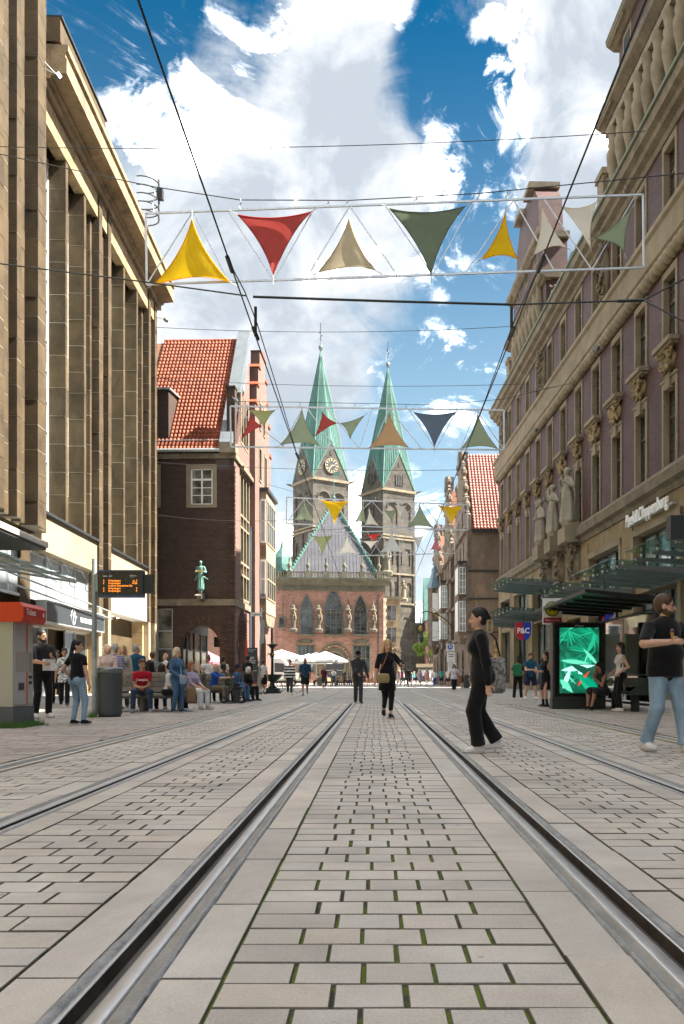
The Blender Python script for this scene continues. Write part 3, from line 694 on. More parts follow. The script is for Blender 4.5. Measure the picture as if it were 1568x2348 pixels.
    MB().box(-3.2, -3.1, 46.9, 49, 0, 4.5).build('entrance_glazing', glass_lt, t)
    wl2 = MB().box(-.55, -.2, 46.78, 47.0, 0, 4.6); wl2.build('door_frame', alu, t)
    # canopies
    cn = MB().box(.1, 3.95, 14, 26.0, 4.95, 5.12); cn.build('canopy', plain('canopy_edge', (.55, .52, .46), .6), t)
    MB().box(.15, 3.9, 14.05, 25.95, 4.86, 4.945).build('canopy_underside', dark_metal, t)
    tb = []
    for x, z in ((2.9, 4.55), (1.9, 4.72), (.8, 4.9)):
        MB().tube([(x, 16, z), (x, 31.8, z)], .06, 8).build('canopy_tube', galv, t)
    for y in (18, 20.7, 23.4, 26.1, 28.8, 31.5): MB().tube([(-.3, y, 5.05), (3.0, y, 4.5)], .045, 8).build('canopy_arm', galv, t)
    for i in range(5): MB().add([(.1, 18.1 + 2.7 * i, 5.06), (3.05, 18.1 + 2.7 * i, 4.62), (3.05, 20.6 + 2.7 * i, 4.62), (.1, 20.6 + 2.7 * i, 5.06)], [(0, 1, 2, 3)]).build('canopy_pane', clear('canopy_glass'), t)
    for z, e in ((4.5, 45.5), (4.1, 46.0)): MB().tube([(.25, 32, z + .45), (.25, e, z - .0)], .04, 6).build('canopy_tube', galv, t)
    return t
store()
def floodlight(p, d, label, name='floodlight', post=None):
    t = thing(name, label, 'floodlight', p); d = Vector(d).normalized()
    MB().beam(-d * .05, d * .16, .26, .2).build('lamp_housing', grey_metal, t)
    MB().beam(d * .16, d * .175, .24, .18).build('lamp_glass', glass('lamp_lens', (.3, .3, .3)), t)
    if post: 
        m = MB()
        for q in post: m.tube([(0, 0, 0), q], .025, 6)
        m.build('bracket', galv, t)
k = Matrix.Rotation(.031, 4, 'Z')
def kp(x, y, z, o=-13.45): return Vector((o, 0, 0)) + (k @ Vector((x, y, z)))
floodlight(kp(.95, 35.3, 26.6), (.5, .6, -.6), 'floodlight on a double bracket high on the near store pier', post=[(-.5, -.1, .5), (-.5, -.1, .2)])
floodlight(kp(.65, 57.6, 25.8), (.6, -.3, -.8), 'floodlight and bell lamp at the far top corner of the store', post=[(-.7, 0, .2)])
sp = thing('spiral_sign', 'black wire ring sign on the store roof edge behind the yellow sail', 'sign', kp(1.2, 50.2, 28.8)); m = MB()
for i, z in enumerate((0.0, .5, 1.0, 1.5, 2.0)): m.tube([(-.2 + .9 * math.cos(a * .3), .9 * math.sin(a * .3), z) for a in range(-6, 7)], .035, 6)
m.tube([(.68, 0, -.3), (.68, 0, 2.3)], .05, 6); m.build('ring_frame', dark_metal, sp); MB().box(.6, .95, -.2, .2, 1.1, 1.7).build('lamp_box', dark_metal, sp)
# ---------------------------------------------------------------- right: purple brick department store
pbrick = brickm('purple_brick', (0.062, 0.024, 0.024), (0.128, 0.054, 0.050), (0.12, 0.082, 0.074), bw=.25, bh=.078, ms=.008, dark=(.036, .018, .022), blotch=.45, rough=.6)
pale = stone('sandstone_ochre', (0.185, 0.135, 0.066), (0.30, 0.23, 0.13), sc=.5, fine=12, bmp=.2, piece=.2, stain=(.36, .33, .27))
FY = lambda k: 32.9 + 3.27 * k
def tile_mesh(w, l, mat, name='roof_tile'):
    """an S shaped pantile lying in x (across), y (up the slope), z (out)"""
    n = 8; vs = []; fs = []
    for j, (y, dz) in enumerate(((-.04, .055), (l, .012))):
        for i in range(n + 1):
            u = i / n; x = u * w * 1.08; z = .045 * math.cos(2 * math.pi * (u * .92 - .25)) + dz
            vs.append((x, y, z))
    for i in range(n): fs.append((i, i + 1, n + 2 + i, n + 1 + i))
    for i in range(n + 1): x, y, z = vs[i]; vs.append((x, y, z - .035))
    for i in range(n): fs.append((2 * n + 2 + i, 2 * n + 3 + i, i + 1, i))
    me = bpy.data.meshes.new(name); me.from_pydata(vs, [], fs); me.materials.append(mat)
    me.polygons.foreach_set('use_smooth', [True] * len(fs)); me.update(); return me
def tile_field(parent, P0, ea, es, en, na, nb, w, l, mat, skip=None, limit=300):
    """rows of pantiles: P0 corner, ea across, es up the slope; the nearest ones are objects"""
    ea, es, en = Vector(ea).normalized(), Vector(es).normalized(), Vector(en).normalized(); P0 = Vector(P0)
    me = tile_mesh(w, l, mat); rest = MB(); c = 0
    base = [v.co.copy() for v in me.vertices]; fcs = [tuple(p.vertices) for p in me.polygons]
    B = Matrix((ea, es, en)).transposed().to_4x4()
    for j in range(nb):
        for i in range(na):
            if skip and skip((i + .5) * w, (j + .5) * l): continue
            p = P0 + ea * (i * w) + es * (j * l) + en * random.uniform(-.004, .004)
            if c < limit: ob('roof_tile', me, parent, mw=Matrix.Translation(p) @ B); c += 1
            else: rest.add([p + ea * v.x + es * v.y + en * v.z for v in base], fcs)
    if rest.v:
        rest.build('roof_tiles', mat, parent, smooth=True, kind='stuff')
def brickstore():
    t = thing('brick_department_store', 'long purple brick department store with sandstone trim along the right', 'building', (12.78, 0, 0), 0.031)
    EN, EA, EZ = (1, 0, 0), (0, 1, 0), (0, 0, 1)
    Y0, Y1 = -130, 70.6; vis = 28.2
    MB().box(.9, 15, Y0, Y1 - .05, 0, 23.4).build('core', plain('dark_room', (.03, .028, .026), .9), t)
    MB().box(.003, .9, Y0, vis, 0, 23.5).build('near_wall', pbrick, t)
    # brick wall with window openings
    cols = [FY(i) for i in range(-1, 12)]
    holes = []
    for c in cols:
        holes += [rect(c - .78, c + .78, 9.32, 12.75), rect(c - .78, c + .78, 14.15, 17.2), rect(c - .74, c + .74, 19.45, 22.35)]
    MB().wall([(vis, 8.6), (Y1, 8.6), (Y1, 23.0), (vis, 23.0)], holes, (0, 0, 0), EA, EZ, EN, .14).build('brick_wall', pbrick, t)
    MB().box(0.02, 15, Y1 - .04, Y1, 0, 23.4).build('end_wall', pbrick, t)
    # windows: stone surround, dark timber casement, panes
    def window(hw, z0, z1, head):
        f = MB(); iw = hw - .17; d0, d1 = -.05, .34
        f.box(d0, d1, -hw, -iw, z0, z1); f.box(d0, d1, iw, hw, z0, z1); f.box(d0 + .002, d1, -iw, iw, z1 - .3, z1 - .002)
        if head: f.box(d0 - .1, .2, -.24, .24, z1 - .42, z1 + .18); f.box(d0 - .05, .2, -hw - .06, hw + .06, z1, z1 + .1)
        a = f.mesh('window_surround', sand)
        c = MB(); zz = z1 - .3
        for y in (-iw, -.035, iw - .07): c.box(.2, .29, y, y + .07, z0, zz)
        tr = z0 + (zz - z0) * .62
        for z, h in ((z0, .08), (tr, .12), (zz - .08, .08)): c.box(.19, .28, -iw, iw, z, z + h)
        for i in range(1, 3): z = z0 + (tr - z0) * i / 3; c.box(.22, .27, -iw, iw, z - .015, z + .015)
        c.box(.22, .27, -iw, iw, tr + (zz - tr) * .5, tr + (zz - tr) * .5 + .03)
        b = c.mesh('casement', plain('brown_timber', (.06, .035, .025), .5))
        g = MB().box(.25, .26, -iw, iw, z0, zz).mesh('pane', glass_dk); return a, b, g
    sets = [window(.78, 9.32, 12.75, True), window(.78, 14.15, 17.2, False), window(.74, 19.45, 22.35, False)]
    sills = [carving(1.45, .95, .32, i, pale, 60, .036, 'sill') for i in range(3)]
    rotm = Matrix.Rotation(-math.pi / 2, 4, 'Z')     # carving looks down the street side (-x)
    for ci, c in enumerate(cols):
        for li, (a, b, g) in enumerate(sets):
            w = ob('window', a, t, loc=(0, c, 0)); ob('casement', b, w); ob('pane', g, w)
            if li == 1:
                s = MB().box(-.42, .1, -.9, .9, 13.98, 14.16).box(-.30, .1, -.82, .82, 13.88, 13.98).build('sill', sand, w)
                ob('carved_sill', sills[ci % 3], w, mw=Matrix.Translation((-.02, 0, 12.98)) @ rotm)
    # horizontal bands
    def band(name, prof, mat, y0=vis - 30, y1=Y1 + .35): return MB().extr(prof, (0, 0, 0), (1, 0, 0), EZ, EA, y0, y1).build(name, mat, t)
    band('belt_course', [(.2, 8.2), (-.12, 8.2), (-.18, 8.45), (-.42, 8.55), (-.45, 8.95), (-.3, 9.05), (-.1, 9.3), (.2, 9.3)], sandd)
    band('string_course', [(.2, 17.85), (-.2, 17.85), (-.32, 17.95), (-.34, 18.95), (-.46, 19.05), (-.46, 19.25), (-.2, 19.42), (.2, 19.42)], sand)
    band('cornice', [(.2, 22.4), (-.1, 22.4), (-.15, 22.65), (-.4, 22.75), (-.45, 22.95), (-.68, 23.05), (-.72, 23.45), (-.6, 23.55), (.5, 23.6)], sandd)
    band('gutter', [(-.74, 23.45), (-.82, 23.48), (-.82, 23.62), (-.6, 23.62)], plain('green_gutter', (.10, .12, .07), .6))
    rope = MB(); y = vis
    while y < Y1:
        rope.lathe([(0, -.27), (.2, -.26), (.30, -.12), (.31, .1), (.22, .25), (0, .26)], (0, 0, 0), 8)
        for i in range(len(rope.v) - 48, len(rope.v)): vx, vy, vz = rope.v[i]; rope.v[i] = (-.12 + vx * .9, y + vz, 17.55 + vy)
        y += .5
    rope.build('rope_moulding', sand, t, smooth=True, kind='stuff')
    # stone ground floor with shop window openings
    wins = [(31.9, 36.9), (38.9, 43.8), (52.4, 57.2), (59.0, 63.6), (65.2, 69.2)]
    hs = []
    for a, b in wins: hs += [rect(a, b, 4.95, 7.1), rect(a, b, .35, 4.55)]
    hs += [rect(45.6, 48.4, .1, 4.2), rect(49.2, 50.9, .1, 4.2)]
    MB().wall([(vis, 0), (Y1, 0), (Y1, 8.3), (vis, 8.3)], hs, (-.02, 0, 0), EA, EZ, EN, .55).build('stone_base', pale, t)
    for a, b in wins:
        for z0, z1 in ((4.95, 7.1), (.35, 4.55)):
            f = MB()
            for y in (a, a + (b - a) / 3, a + 2 * (b - a) / 3, b - .1): f.box(.3, .5, y, y + .1, z0, z1)
            for z in (z0, z1 - .1): f.box(.3, .5, a, b, z, z + .1)
            w = f.build('shop_window', plain('bronze_frame', (.05, .055, .055), .4, .4), t)
            for i in range(3): MB().box(.42, .44, a + .1 + i * (b - a) / 3, a + (i + 1) * (b - a) / 3, z0 + .1, z1 - .1).build('pane', glass('shop_glass', (.16, .2, .2), .04, .8, .35), w)
        m = MB()
        for y in (a - .3, b): m.box(-.12, 0, y, y + .3, .2, 7.4)
        m.box(-.14, 0, a - .3, b + .3, 7.1, 7.4); m.build('window_surround', sand, t)
    MB().box(.45, .5, 45.5, 51, 0, 4.3).build('entrance_door', glass_dk, t)
    for a, b in ((37.2, 38.6), (44.1, 45.3), (57.5, 58.7), (63.9, 64.9)):
        for i in range(7): MB().box(-.07, 0.0, a, b, .1 + 1.12 * i, .1 + 1.12 * (i + 1) - .015).build('ashlar_block', pale, t)
    MB().box(-.2, 0, vis, 70.6, 0, .35).build('plinth', sandd, t)
    # brackets that carry the statues
    for y in (46.0, 49.3, 52.5):
        MB().box(-1.0, 0, y - .75, y + .75, 8.3, 9.15).box(-.8, 0, y - .6, y + .6, 9.15, 9.4).build('statue_pedestal', sand, t)
        ob('carved_bracket', carving(1.1, 2.1, .7, int(y), sandd, 70, .045, 'herm'), t, mw=Matrix.Translation((-.03, y, 6.2)) @ rotm)
    # cartouches between the top windows
    for i, y in enumerate((FY(2) + 1.63, FY(6) + 1.63, FY(10) + 1.63)):
        ob('cartouche', carving(1.0, 2.9, .5, 20 + i, sandd, 80, .045, 'herm'), t, mw=Matrix.Translation((-.03, y, 19.5)) @ rotm)
    # gables above the cornice
    herm = MB().lathe([(.16, 0), (.30, .1), (.2, .3), (.16, .5), (.24, 1.0), (.34, 1.5), (.36, 1.9), (.24, 2.15), (.3, 2.35), (.22, 2.6), (.3, 3.0), (.36, 3.15)], (0, 0, 0), 10).mesh('herm', sand, True)
    def gable(a, b, lv, tag):
        pts = [(a, 23.5)]; 
        for (i, z) in lv: pts.append((a + i, z))
        pts2 = [(b - (p - a), z) for p, z in pts][::-1]
        poly = pts + pts2
        MB().extr(poly, (0, 0, 0), EA, EZ, EN, -.02, 1.6).build('gable', pbrick, t)
        for (i, z), (i2, z2) in zip(lv, lv[1:]):
            if abs(z2 - z) < .5:
                for q0, q1 in ((a + i - .5, a + i2 + .4), (b - i2 - .4, b - i + .5)): MB().box(-.45, 1.7, q0 + .2, q1 - .2, z2 - .4, z2 - .01).build('gable_ledge', sandd, t)
        zl = [z for i, z in lv]
        for z, i in ((zl[0], lv[0][0]), (zl[2], lv[2][0])):
            MB().extr([(-.5, z - .05), (-.55, z + .2), (-.45, z + .3), (.3, z + .35), (.3, z - .3), (-.15, z - .3)], (0, 0, 0), (1, 0, 0), EZ, EA, a + i - .5, b - i + .5).build('gable_cornice', sandd, t)
        y = a + 1.3
        while y < b - 1: ob('herm_pilaster', herm, t, loc=(-.12, y, 23.95)); y += 1.16
        MB().box(-.32, 0, a + .4, b - .4, 23.6, 23.95).box(-.3, 0, a + .4, b - .4, 27.1, 27.45).build('gable_plinth', sand, t)
        for s_, yy in ((1, a - .1), (-1, b + .1)): ob('scroll', carving(.9, 2.6, .6, 50 + s_, sandd, 60, .05), t, mw=Matrix.Translation((.5, yy, 23.6)) @ (Matrix.Identity(4) if s_ > 0 else Matrix.Rotation(math.pi, 4, 'Z')))
        for yy in (a + 2.8, (a + b) / 2, b - 2.8):
            w = MB().box(-.05, .1, yy - .55, yy + .55, 28.9, 30.6).build('gable_window', sand, t); MB().box(-.06, -.052, yy - .4, yy + .4, 29.05, 30.4).build('pane', glass_dk, w)
    gable(22.0, 40.7, [(0, 28.2), (1.5, 28.4), (1.7, 31.0), (3.2, 31.2), (3.6, 35.0), (6, 37)], 'n')
    gable(53.6, 65.0, [(0, 26.9), (.7, 27.1), (.9, 30.0), (1.8, 30.2), (2.2, 33.2), (3.4, 34.5), (4.8, 34.9)], 'f')
    # tiled roof and copper dormers between the gables
    MB().add([(.5, Y0, 23.5), (.5, Y1, 23.5), (7.5, Y1 - 7, 31.3), (7.5, Y0, 31.3), (15, Y0, 23.5), (15, Y1, 23.5)], [(0, 1, 2, 3), (1, 5, 2), (5, 4, 3, 2)]).build('roof', clayd, t)
    tile_field(t, (.5, 53.5, 23.62), (0, -1, 0), (7, 0, 7.8), (-7.8, 0, 7), 42, 26, .3, .34, clayd, limit=0)
    for y in (43.6, 47.6, 51.4):
        d = MB().box(1.2, 4, y - .8, y + .8, 24.2, 26.6); d.build('dormer', copper, t); MB().extr([(-.95, 26.6), (.95, 26.6), (.6, 27.1), (0, 27.3), (-.6, 27.1)], (0, y, 0), EA, EZ, EN, 1.0, 4.6).build('dormer_roof', copper, t)
        MB().box(1.1, 1.19, y - .55, y + .55, 24.5, 26.3).build('dormer_window', glass_dk, t)
    for y in (41.6, 66.2): MB().box(.0, 1.2, y, y + 1.0, 23.6, 26.2).box(-.1, 1.3, y - .1, y + 1.1, 26.2, 26.5).build('parapet_pier', sand, t)
    # letters
    L = plain('sign_letters', (.85, .85, .83), .4, var=0)
    text('Peek&Cloppenburg', .78, frame((-.33, 34.75, 7.83), (0, -1, 0), EZ), L, t, 'sign_lettering', xs=.80, ext=.04, bold=.004)
    MB().box(-.2, -.03, 32.2, 37.4, 7.62, 7.72).build('letter_rail', alu, t)
    return t
PC = brickstore()
def rp(x, y, z): return kp(x, y, z, 12.78)
def canopy(y0, y1, z, label):
    t = thing('glass_canopy', label, 'canopy', (12.78, 0, 0), 0.031, 'glass canopies along the brick store'); n = 5
    for i in range(n):
        y = y0 + .15 + (y1 - y0 - .3) * i / (n - 1)
        MB().extr([(-3.1, z - .04), (-.1, z - .28), (-.1, z - .02), (-3.1, z + .06)], (0, y - .07, 0), (1, 0, 0), (0, 0, 1), (0, 1, 0), 0, .14).build('beam', grey_metal, t)
        MB().box(-3.1, -.1, y - .12, y + .12, z - .075 + 0.0, z - .055).build('beam_flange', grey_metal, t) if False else None
        f = MB()
        for x in (-2.9, -2.0, -1.1): f.tube([(x, y, z), (x, y, z + .16)], .018, 6); f.tube([(x, y, z + .12), (x, y, z + .18)], .045, 8)
        f.build('glass_clamp', alu, t, kind='stuff')
    for i in range(n - 1):
        a, b = y0 + (y1 - y0) * i / (n - 1) + .01, y0 + (y1 - y0) * (i + 1) / (n - 1) - .01
        MB().add([(-3.45, a, z + .26), (-3.45, b, z + .26), (-.12, b, z + .10), (-.12, a, z + .10), (-3.45, a, z + .275), (-3.45, b, z + .275), (-.12, b, z + .115), (-.12, a, z + .115)],
                 [(0, 1, 2, 3), (4, 5, 6, 7), (0, 4, 5, 1), (1, 5, 6, 2), (3, 7, 4, 0)]).build('glass_pane', clear('canopy_glass'), t)
    MB().box(-.16, -.04, y0, y1, z - .3, z + .05).build('wall_beam', grey_metal, t)
canopy(22.0, 28.2, 4.85, 'nearest glass canopy at the right picture edge under the white letters')
canopy(29.8, 34.9, 4.85, 'glass canopy right above the tram shelter on the brick store')
canopy(36.9, 41.9, 4.85, 'glass canopy just left of the one above the tram shelter')
canopy(50.4, 56.0, 6.7, 'higher glass canopy left of the carved figures on the brick store')
canopy(50.4, 56.0, 4.9, 'glass canopy above the red and blue shield sign')
canopy(58.0, 63.5, 4.9, 'farthest glass canopy beside the black dressed woman\'s bag')
def shield(p, label, s=1.0):
    t = thing('shield_sign', label, 'sign', p)
    out = [(-.44, .5), (.44, .5), (.46, .1), (.42, -.2), (.30, -.42), (.12, -.52), (0, -.54)]; out = [(a * s, b * s) for a, b in out]
    half = [(0, .5 * s)] + out[1:]
    MB().extr(half, (0, 0, 0), (1, 0, 0), (0, 0, 1), (0, -1, 0), -.06, .06).build('blue_half', plain('sign_blue', (.012, .045, .42), .35, var=.05), t)
    MB().extr([(-a, b) for a, b in half][::-1], (0, 0, 0), (1, 0, 0), (0, 0, 1), (0, -1, 0), -.06, .06).build('red_half', plain('sign_red', (.42, .012, .025), .35, var=.05), t)
    text('P&C', .44 * s, frame((0, -.075, .02), (1, 0, 0), (0, 0, 1)), MATS['sign_letters'], t, xs=.9, bold=.012, ext=.01)
    MB().tube([(0, 0, .5 * s), (0, 0, .95 * s)], .02, 6).build('hanger', dark_metal, t)
shield(Vector((8.55, 47.6, 3.52)), 'red and blue shield sign reading P&C hanging left of the shelter')
shield(Vector((8.6, 31.0, 3.55)), 'red and blue shield sign half hidden behind the tram shelter roof')
floodlight(rp(-.75, 40.2, 16.9), (-.3, .2, -.9), 'upper floodlight under the rope moulding of the brick store')
floodlight(rp(-.75, 53.4, 16.9), (-.3, .2, -.9), 'second floodlight under the rope moulding of the brick store')
floodlight(rp(-.75, 67.5, 16.9), (-.3, .2, -.9), 'farthest floodlight under the rope moulding of the brick store')
# ---------------------------------------------------------------- left middle: dark brick corner house with red pantile roof
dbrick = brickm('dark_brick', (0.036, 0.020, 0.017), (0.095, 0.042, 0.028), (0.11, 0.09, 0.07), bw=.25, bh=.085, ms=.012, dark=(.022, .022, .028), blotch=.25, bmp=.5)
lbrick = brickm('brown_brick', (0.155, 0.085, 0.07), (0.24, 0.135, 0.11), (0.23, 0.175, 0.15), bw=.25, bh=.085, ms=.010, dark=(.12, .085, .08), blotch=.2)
def cornerhouse():
    t = thing('brick_corner_house', 'dark brick corner house with red pantile roof and pointed arcade', 'building', (-10.2, 60, 0), -0.027)
    EX, EY, EZ = (1, 0, 0), (0, 1, 0), (0, 0, 1)
    fh = [gothic(-2.45, 1.38, -.0, 3.1, 4.7), rect(-3.38, -1.39, 13.35, 16.2), rect(-7.5, -5.5, 13.35, 16.2), rect(-7.0, -4.5, .05, 5.95)]
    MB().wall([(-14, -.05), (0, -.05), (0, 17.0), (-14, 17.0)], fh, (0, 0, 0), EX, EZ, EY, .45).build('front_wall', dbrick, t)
    sh = [gothic(3.1, 1.5, -.0, 3.6, 5.4), rect(2.2, 6.0, 6.75, 16.4), rect(2.4, 5.6, 18.6, 22.4)]
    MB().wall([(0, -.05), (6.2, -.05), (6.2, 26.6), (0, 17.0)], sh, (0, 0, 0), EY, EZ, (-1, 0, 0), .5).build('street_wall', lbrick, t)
    h2 = [gothic(10.0, 1.7, 0, 3.4, 5.3), rect(8.0, 9.2, 17.2, 19.8), rect(10.8, 12.0, 17.2, 19.8), rect(8.2, 9.1, 21.5, 23.6), rect(10.2, 11.1, 21.5, 23.6)]
    steps = [(6.2, -.05), (14.4, -.05), (14.4, 20.5), (13.6, 20.5), (13.6, 22.9), (12.8, 22.9), (12.8, 24.6), (12.0, 24.6), (12.0, 26.3), (11.2, 26.3), (11.2, 27.9), (8.4, 27.9), (8.4, 26.3), (7.7, 26.3), (7.7, 24.6), (7.0, 24.6), (7.0, 22.9), (6.2, 22.9)]
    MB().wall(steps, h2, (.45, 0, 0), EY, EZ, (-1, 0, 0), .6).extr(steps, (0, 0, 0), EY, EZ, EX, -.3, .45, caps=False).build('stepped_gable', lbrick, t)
    for (a, z), (b, z2) in zip(steps, steps[1:]):
        if abs(z - z2) < .01 and z > 20: 
            lo, hi = min(a, b), max(a, b)
            MB().extr([(lo - .12, z), (hi + .12, z), ((lo + hi) / 2, z + .38)], (0, 0, 0), EY, EZ, EX, -.32, .56).build('gable_cap', clay, t)
    MB().box(-14, -.5, .5, 14, 5.3, 17).build('core', plain('dark_room', (.03, .03, .03), .9), t)
    MB().box(-14, -.2, 6.2, 14.3, 5.3, 21).build('rear_house', dbrick, t)
    # arcade behind the arches
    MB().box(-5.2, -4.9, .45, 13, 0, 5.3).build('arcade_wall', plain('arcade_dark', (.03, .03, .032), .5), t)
    for i in range(5):
        f = MB(); a = .8 + 2.3 * i
        for y in (a, a + 2.1): f.box(-4.9, -4.78, y, y + .1, .2, 4.6)
        for z in (.2, 3.0, 4.5): f.box(-4.9, -4.78, a, a + 2.2, z, z + .1)
        w = f.build('arcade_window', dark_metal, t); MB().box(-4.88, -4.84, a + .1, a + 2.1, .3, 3.0).build('pane', plain('lit_display', (.35, .27, .1), .3, var=.3, sc=1), w); MB().box(-4.88, -4.84, a + .1, a + 2.1, 3.1, 4.5).build('pane', glass_dk, w)
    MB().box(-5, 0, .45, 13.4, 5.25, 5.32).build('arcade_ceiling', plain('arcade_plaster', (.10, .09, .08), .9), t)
    MB().box(-3.2, -2.55, 12.6, 13.2, 0, 5.3).build('arcade_pillar', dbrick, t)
    for y in (5.2, 6.5): MB().box(-.9, -.42, y, y + 1.2, 0, 5.2).build('arcade_pillar', dbrick, t)
    sg = MB().box(-2.6, -.5, 5.0, 5.12, 3.25, 4.05).build('arcade_sign', plain('sign_black', (.01, .01, .01), .4, var=0), t)
    text('TRADING SC', .30, frame((-1.3, 4.985, 3.45), EX, EZ), plain('sign_amber', (1, .6, .2), .5, var=0, emit=(1, .45, .1), es=.5), sg, xs=.8)
    # pointed arch rings of single bricks
    dk = stone('arch_brick', (.05, .032, .028), (.13, .07, .05), sc=4, fine=20, bmp=.2, piece=.3)
    def ring(c, w, bs, apex, P0, ea, en):
        ea, en = Vector(ea), Vector(en); P0 = Vector(P0); out = gothic(c, w, bs - 1.0, bs, apex, 14)
        pts = [Vector((a, b)) for a, b in out]; seg = []
        for p, q in zip(pts, pts[1:]):
            n = max(1, round((q - p).length / .13))
            for i in range(n): seg.append((p + (q - p) * ((i + .5) / n), (q - p).normalized()))
        for p, d in seg:
            nrm = Vector((d.y, -d.x))
            for r0, r1 in ((.03, .33), (.36, .6)):
                a = P0 + ea * (p.x + nrm.x * r0) + Vector((0, 0, p.y + nrm.y * r0)); b = P0 + ea * (p.x + nrm.x * r1) + Vector((0, 0, p.y + nrm.y * r1))
                MB().beam(a - en * .0, b, .10, .08, up=en).build('arch_brick', dk, t)
    ring(-2.45, 1.38, 3.1, 4.7, (0, -.0, 0), EX, (0, -1, 0)); ring(3.1, 1.5, 3.6, 5.4, (0, 0, 0), EY, (1, 0, 0))
    z = .0; i = 0
    while z < 16.3:          # toothed corner
        MB().box(-.5 if i % 2 else -.38, .05, -.05, .4 if i % 2 else .28, z, z + .085).build('corner_brick', dk, t); z += .17; i += 1
    # stone bands
    for z0, z1, p in ((6.08, 6.55, .12), (16.75, 17.1, .16)):
        x = -14
        while x < -.1: e = min(x + 2.1, p); MB().box(x, e - .01, -p, .1, z0, z1).build('band_stone', sandd, t); x = e
        MB().box(-.1, p - .001, .11, 6.3, z0, z1).build('band_stone', sandd, t)
    MB().tube([(-14, -.32, 17.3), (-1.0, -.32, 17.3)], .14, 8).build('gutter', galv, t); MB().box(-1.0, .18, -.45, .5, 17.1, 17.75).build('corner_stone', sand, t)
    # casement windows on the front
    for c in (-2.385, -6.5):
        s = MB()
        for a, b, z0, z1 in ((-1.12, -.82, 13.2, 16.35), (.82, 1.12, 13.2, 16.35), (-.82, .82, 16.06, 16.35), (-.82, .82, 13.2, 13.42)): s.box(c + a, c + b, -.06, .3, z0, z1)
        w = s.build('window', sand, t); f = MB()
        for x in (-.82, -.06, .70): f.box(c + x, c + x + .12, .1, .2, 13.42, 16.06)
        for z, h in ((13.42, .1), (15.2, .14), (15.96, .1)): f.box(c - .82, c + .82, .1, .21, z, z + h)
        for z in (14.1, 14.65): f.box(c - .8, c + .8, .12, .18, z, z + .05)
        f.build('casement', white_paint, w); MB().box(c - .8, c + .8, .16, .17, 13.45, 16).build('pane', glass('casement_glass', (.13, .12, .10), .05, .6, 1.5), w)
    # shop window at the left foot
    f = MB()
    for x in (-7, -5.75, -4.62): f.box(x, x + .12, .2, .34, 0, 5.9)
    for z in (0, 1.9, 2.9, 4.2, 5.8): f.box(-7, -4.5, .2, .33, z, z + .1)
    w = f.build('shop_window', alu, t); MB().box(-7, -4.5, .3, .31, 0, 5.9).build('pane', glass('shop_glass_l', (.22, .2, .15), .05, .7, .8), w)
    # tall mullioned window strip and gable slits on the street side
    f = MB()
    for y in (2.2, 3.42, 4.64, 5.85): f.box(-.3, .03, y, y + .15, 6.75, 16.4)
    for z in (6.75, 8.6, 9.5, 12.2, 13.1, 16.25): f.box(-.3, .025, 2.2, 6.0, z, z + .15)
    w = f.build('window', sand, t)
    for i in range(3):
        for z0, z1 in ((6.9, 8.6), (8.75, 9.5), (9.65, 12.2), (12.35, 13.1), (13.25, 16.25)): MB().box(-.2, -.18, 2.35 + 1.22 * i, 3.42 + 1.22 * i, z0, z1).build('pane', glass_dk if z1 - z0 > 1.5 else slate, w)
    MB().box(-.1, .35, 2.0, 6.15, 16.45, 16.75).build('window_hood', sandd, t)
    f = MB()
    for y in (2.4, 3.4, 4.4, 5.45): f.box(-.3, .04, y, y + .15, 18.6, 22.4)
    f.box(-.3, .04, 2.55, 5.45, 18.6, 18.75); w = f.build('window', sand, t); MB().box(-.3, -.28, 2.5, 5.5, 18.7, 22.4).build('pane', glass_dk, w)
    for a, b, z0, z1 in ((8.0, 9.2, 17.2, 19.8), (10.8, 12.0, 17.2, 19.8), (8.2, 9.1, 21.5, 23.6), (10.2, 11.1, 21.5, 23.6)):
        f = MB()
        for y in (a, b - .12): f.box(.1, .5, y, y + .12, z0, z1)
        f.box(.1, .5, a, b, z1, z1 + .15); f.box(.1, .52, a, b, z0 - .12, z0); w = f.build('window', sand, t); MB().box(.18, .2, a, b, z0, z1).build('pane', glass_dk, w)
    # bay window
    o = MB(); o.extr([(8.4, 6.2), (13.6, 6.2), (13.6, 16.3), (8.4, 16.3)], (0, 0, 0), EY, EZ, EX, .45, 1.0)
    bw = o.build('bay_window', stone('bay_stone', (.16, .125, .09), (.34, .28, .21), sc=1, fine=14, bmp=.2, piece=0), t)
    MB().extr([(8.4, 6.2), (13.6, 6.2), (13.2, 5.6), (12.6, 5.2), (9.4, 5.2), (8.8, 5.6)], (0, 0, 0), EY, EZ, EX, .45, .95).build('bay_corbel', sandd, bw)
    MB().box(.4, 1.2, 8.2, 13.8, 16.3, 16.55).build('bay_roof', dark_metal, bw)
    for z0, z1 in ((7.4, 10.6), (12.0, 15.6)):
        f = MB().box(.52, .95, 8.33, 8.398, z0, z1); f.build('bay_casement', white_paint, bw)
        for zz in (z0 + .15, (z0 + z1) / 2 + .05): MB().box(.6, .87, 8.31, 8.328, zz, zz + (z1 - z0) / 2 - .2).build('pane', glass_lt, bw)
        f = MB()
        for i in range(5): f.box(1.0, 1.06, 8.6 + 1.13 * i, 8.75 + 1.13 * i, z0, z1)
        for zz in (z0, (z0 + z1) / 2, z1 - .12): f.box(1.0, 1.055, 8.6, 13.3, zz, zz + .12)
        f.build('bay_casement', sand, bw); MB().box(1.001, 1.01, 8.7, 13.2, z0, z1).build('pane', glass_dk, bw)
    r = MB()
    for i in range(7): r.tube([(.55 + .07 * i, 8.25, 6.9), (.55 + .07 * i, 8.25, 7.75)], .012, 4)
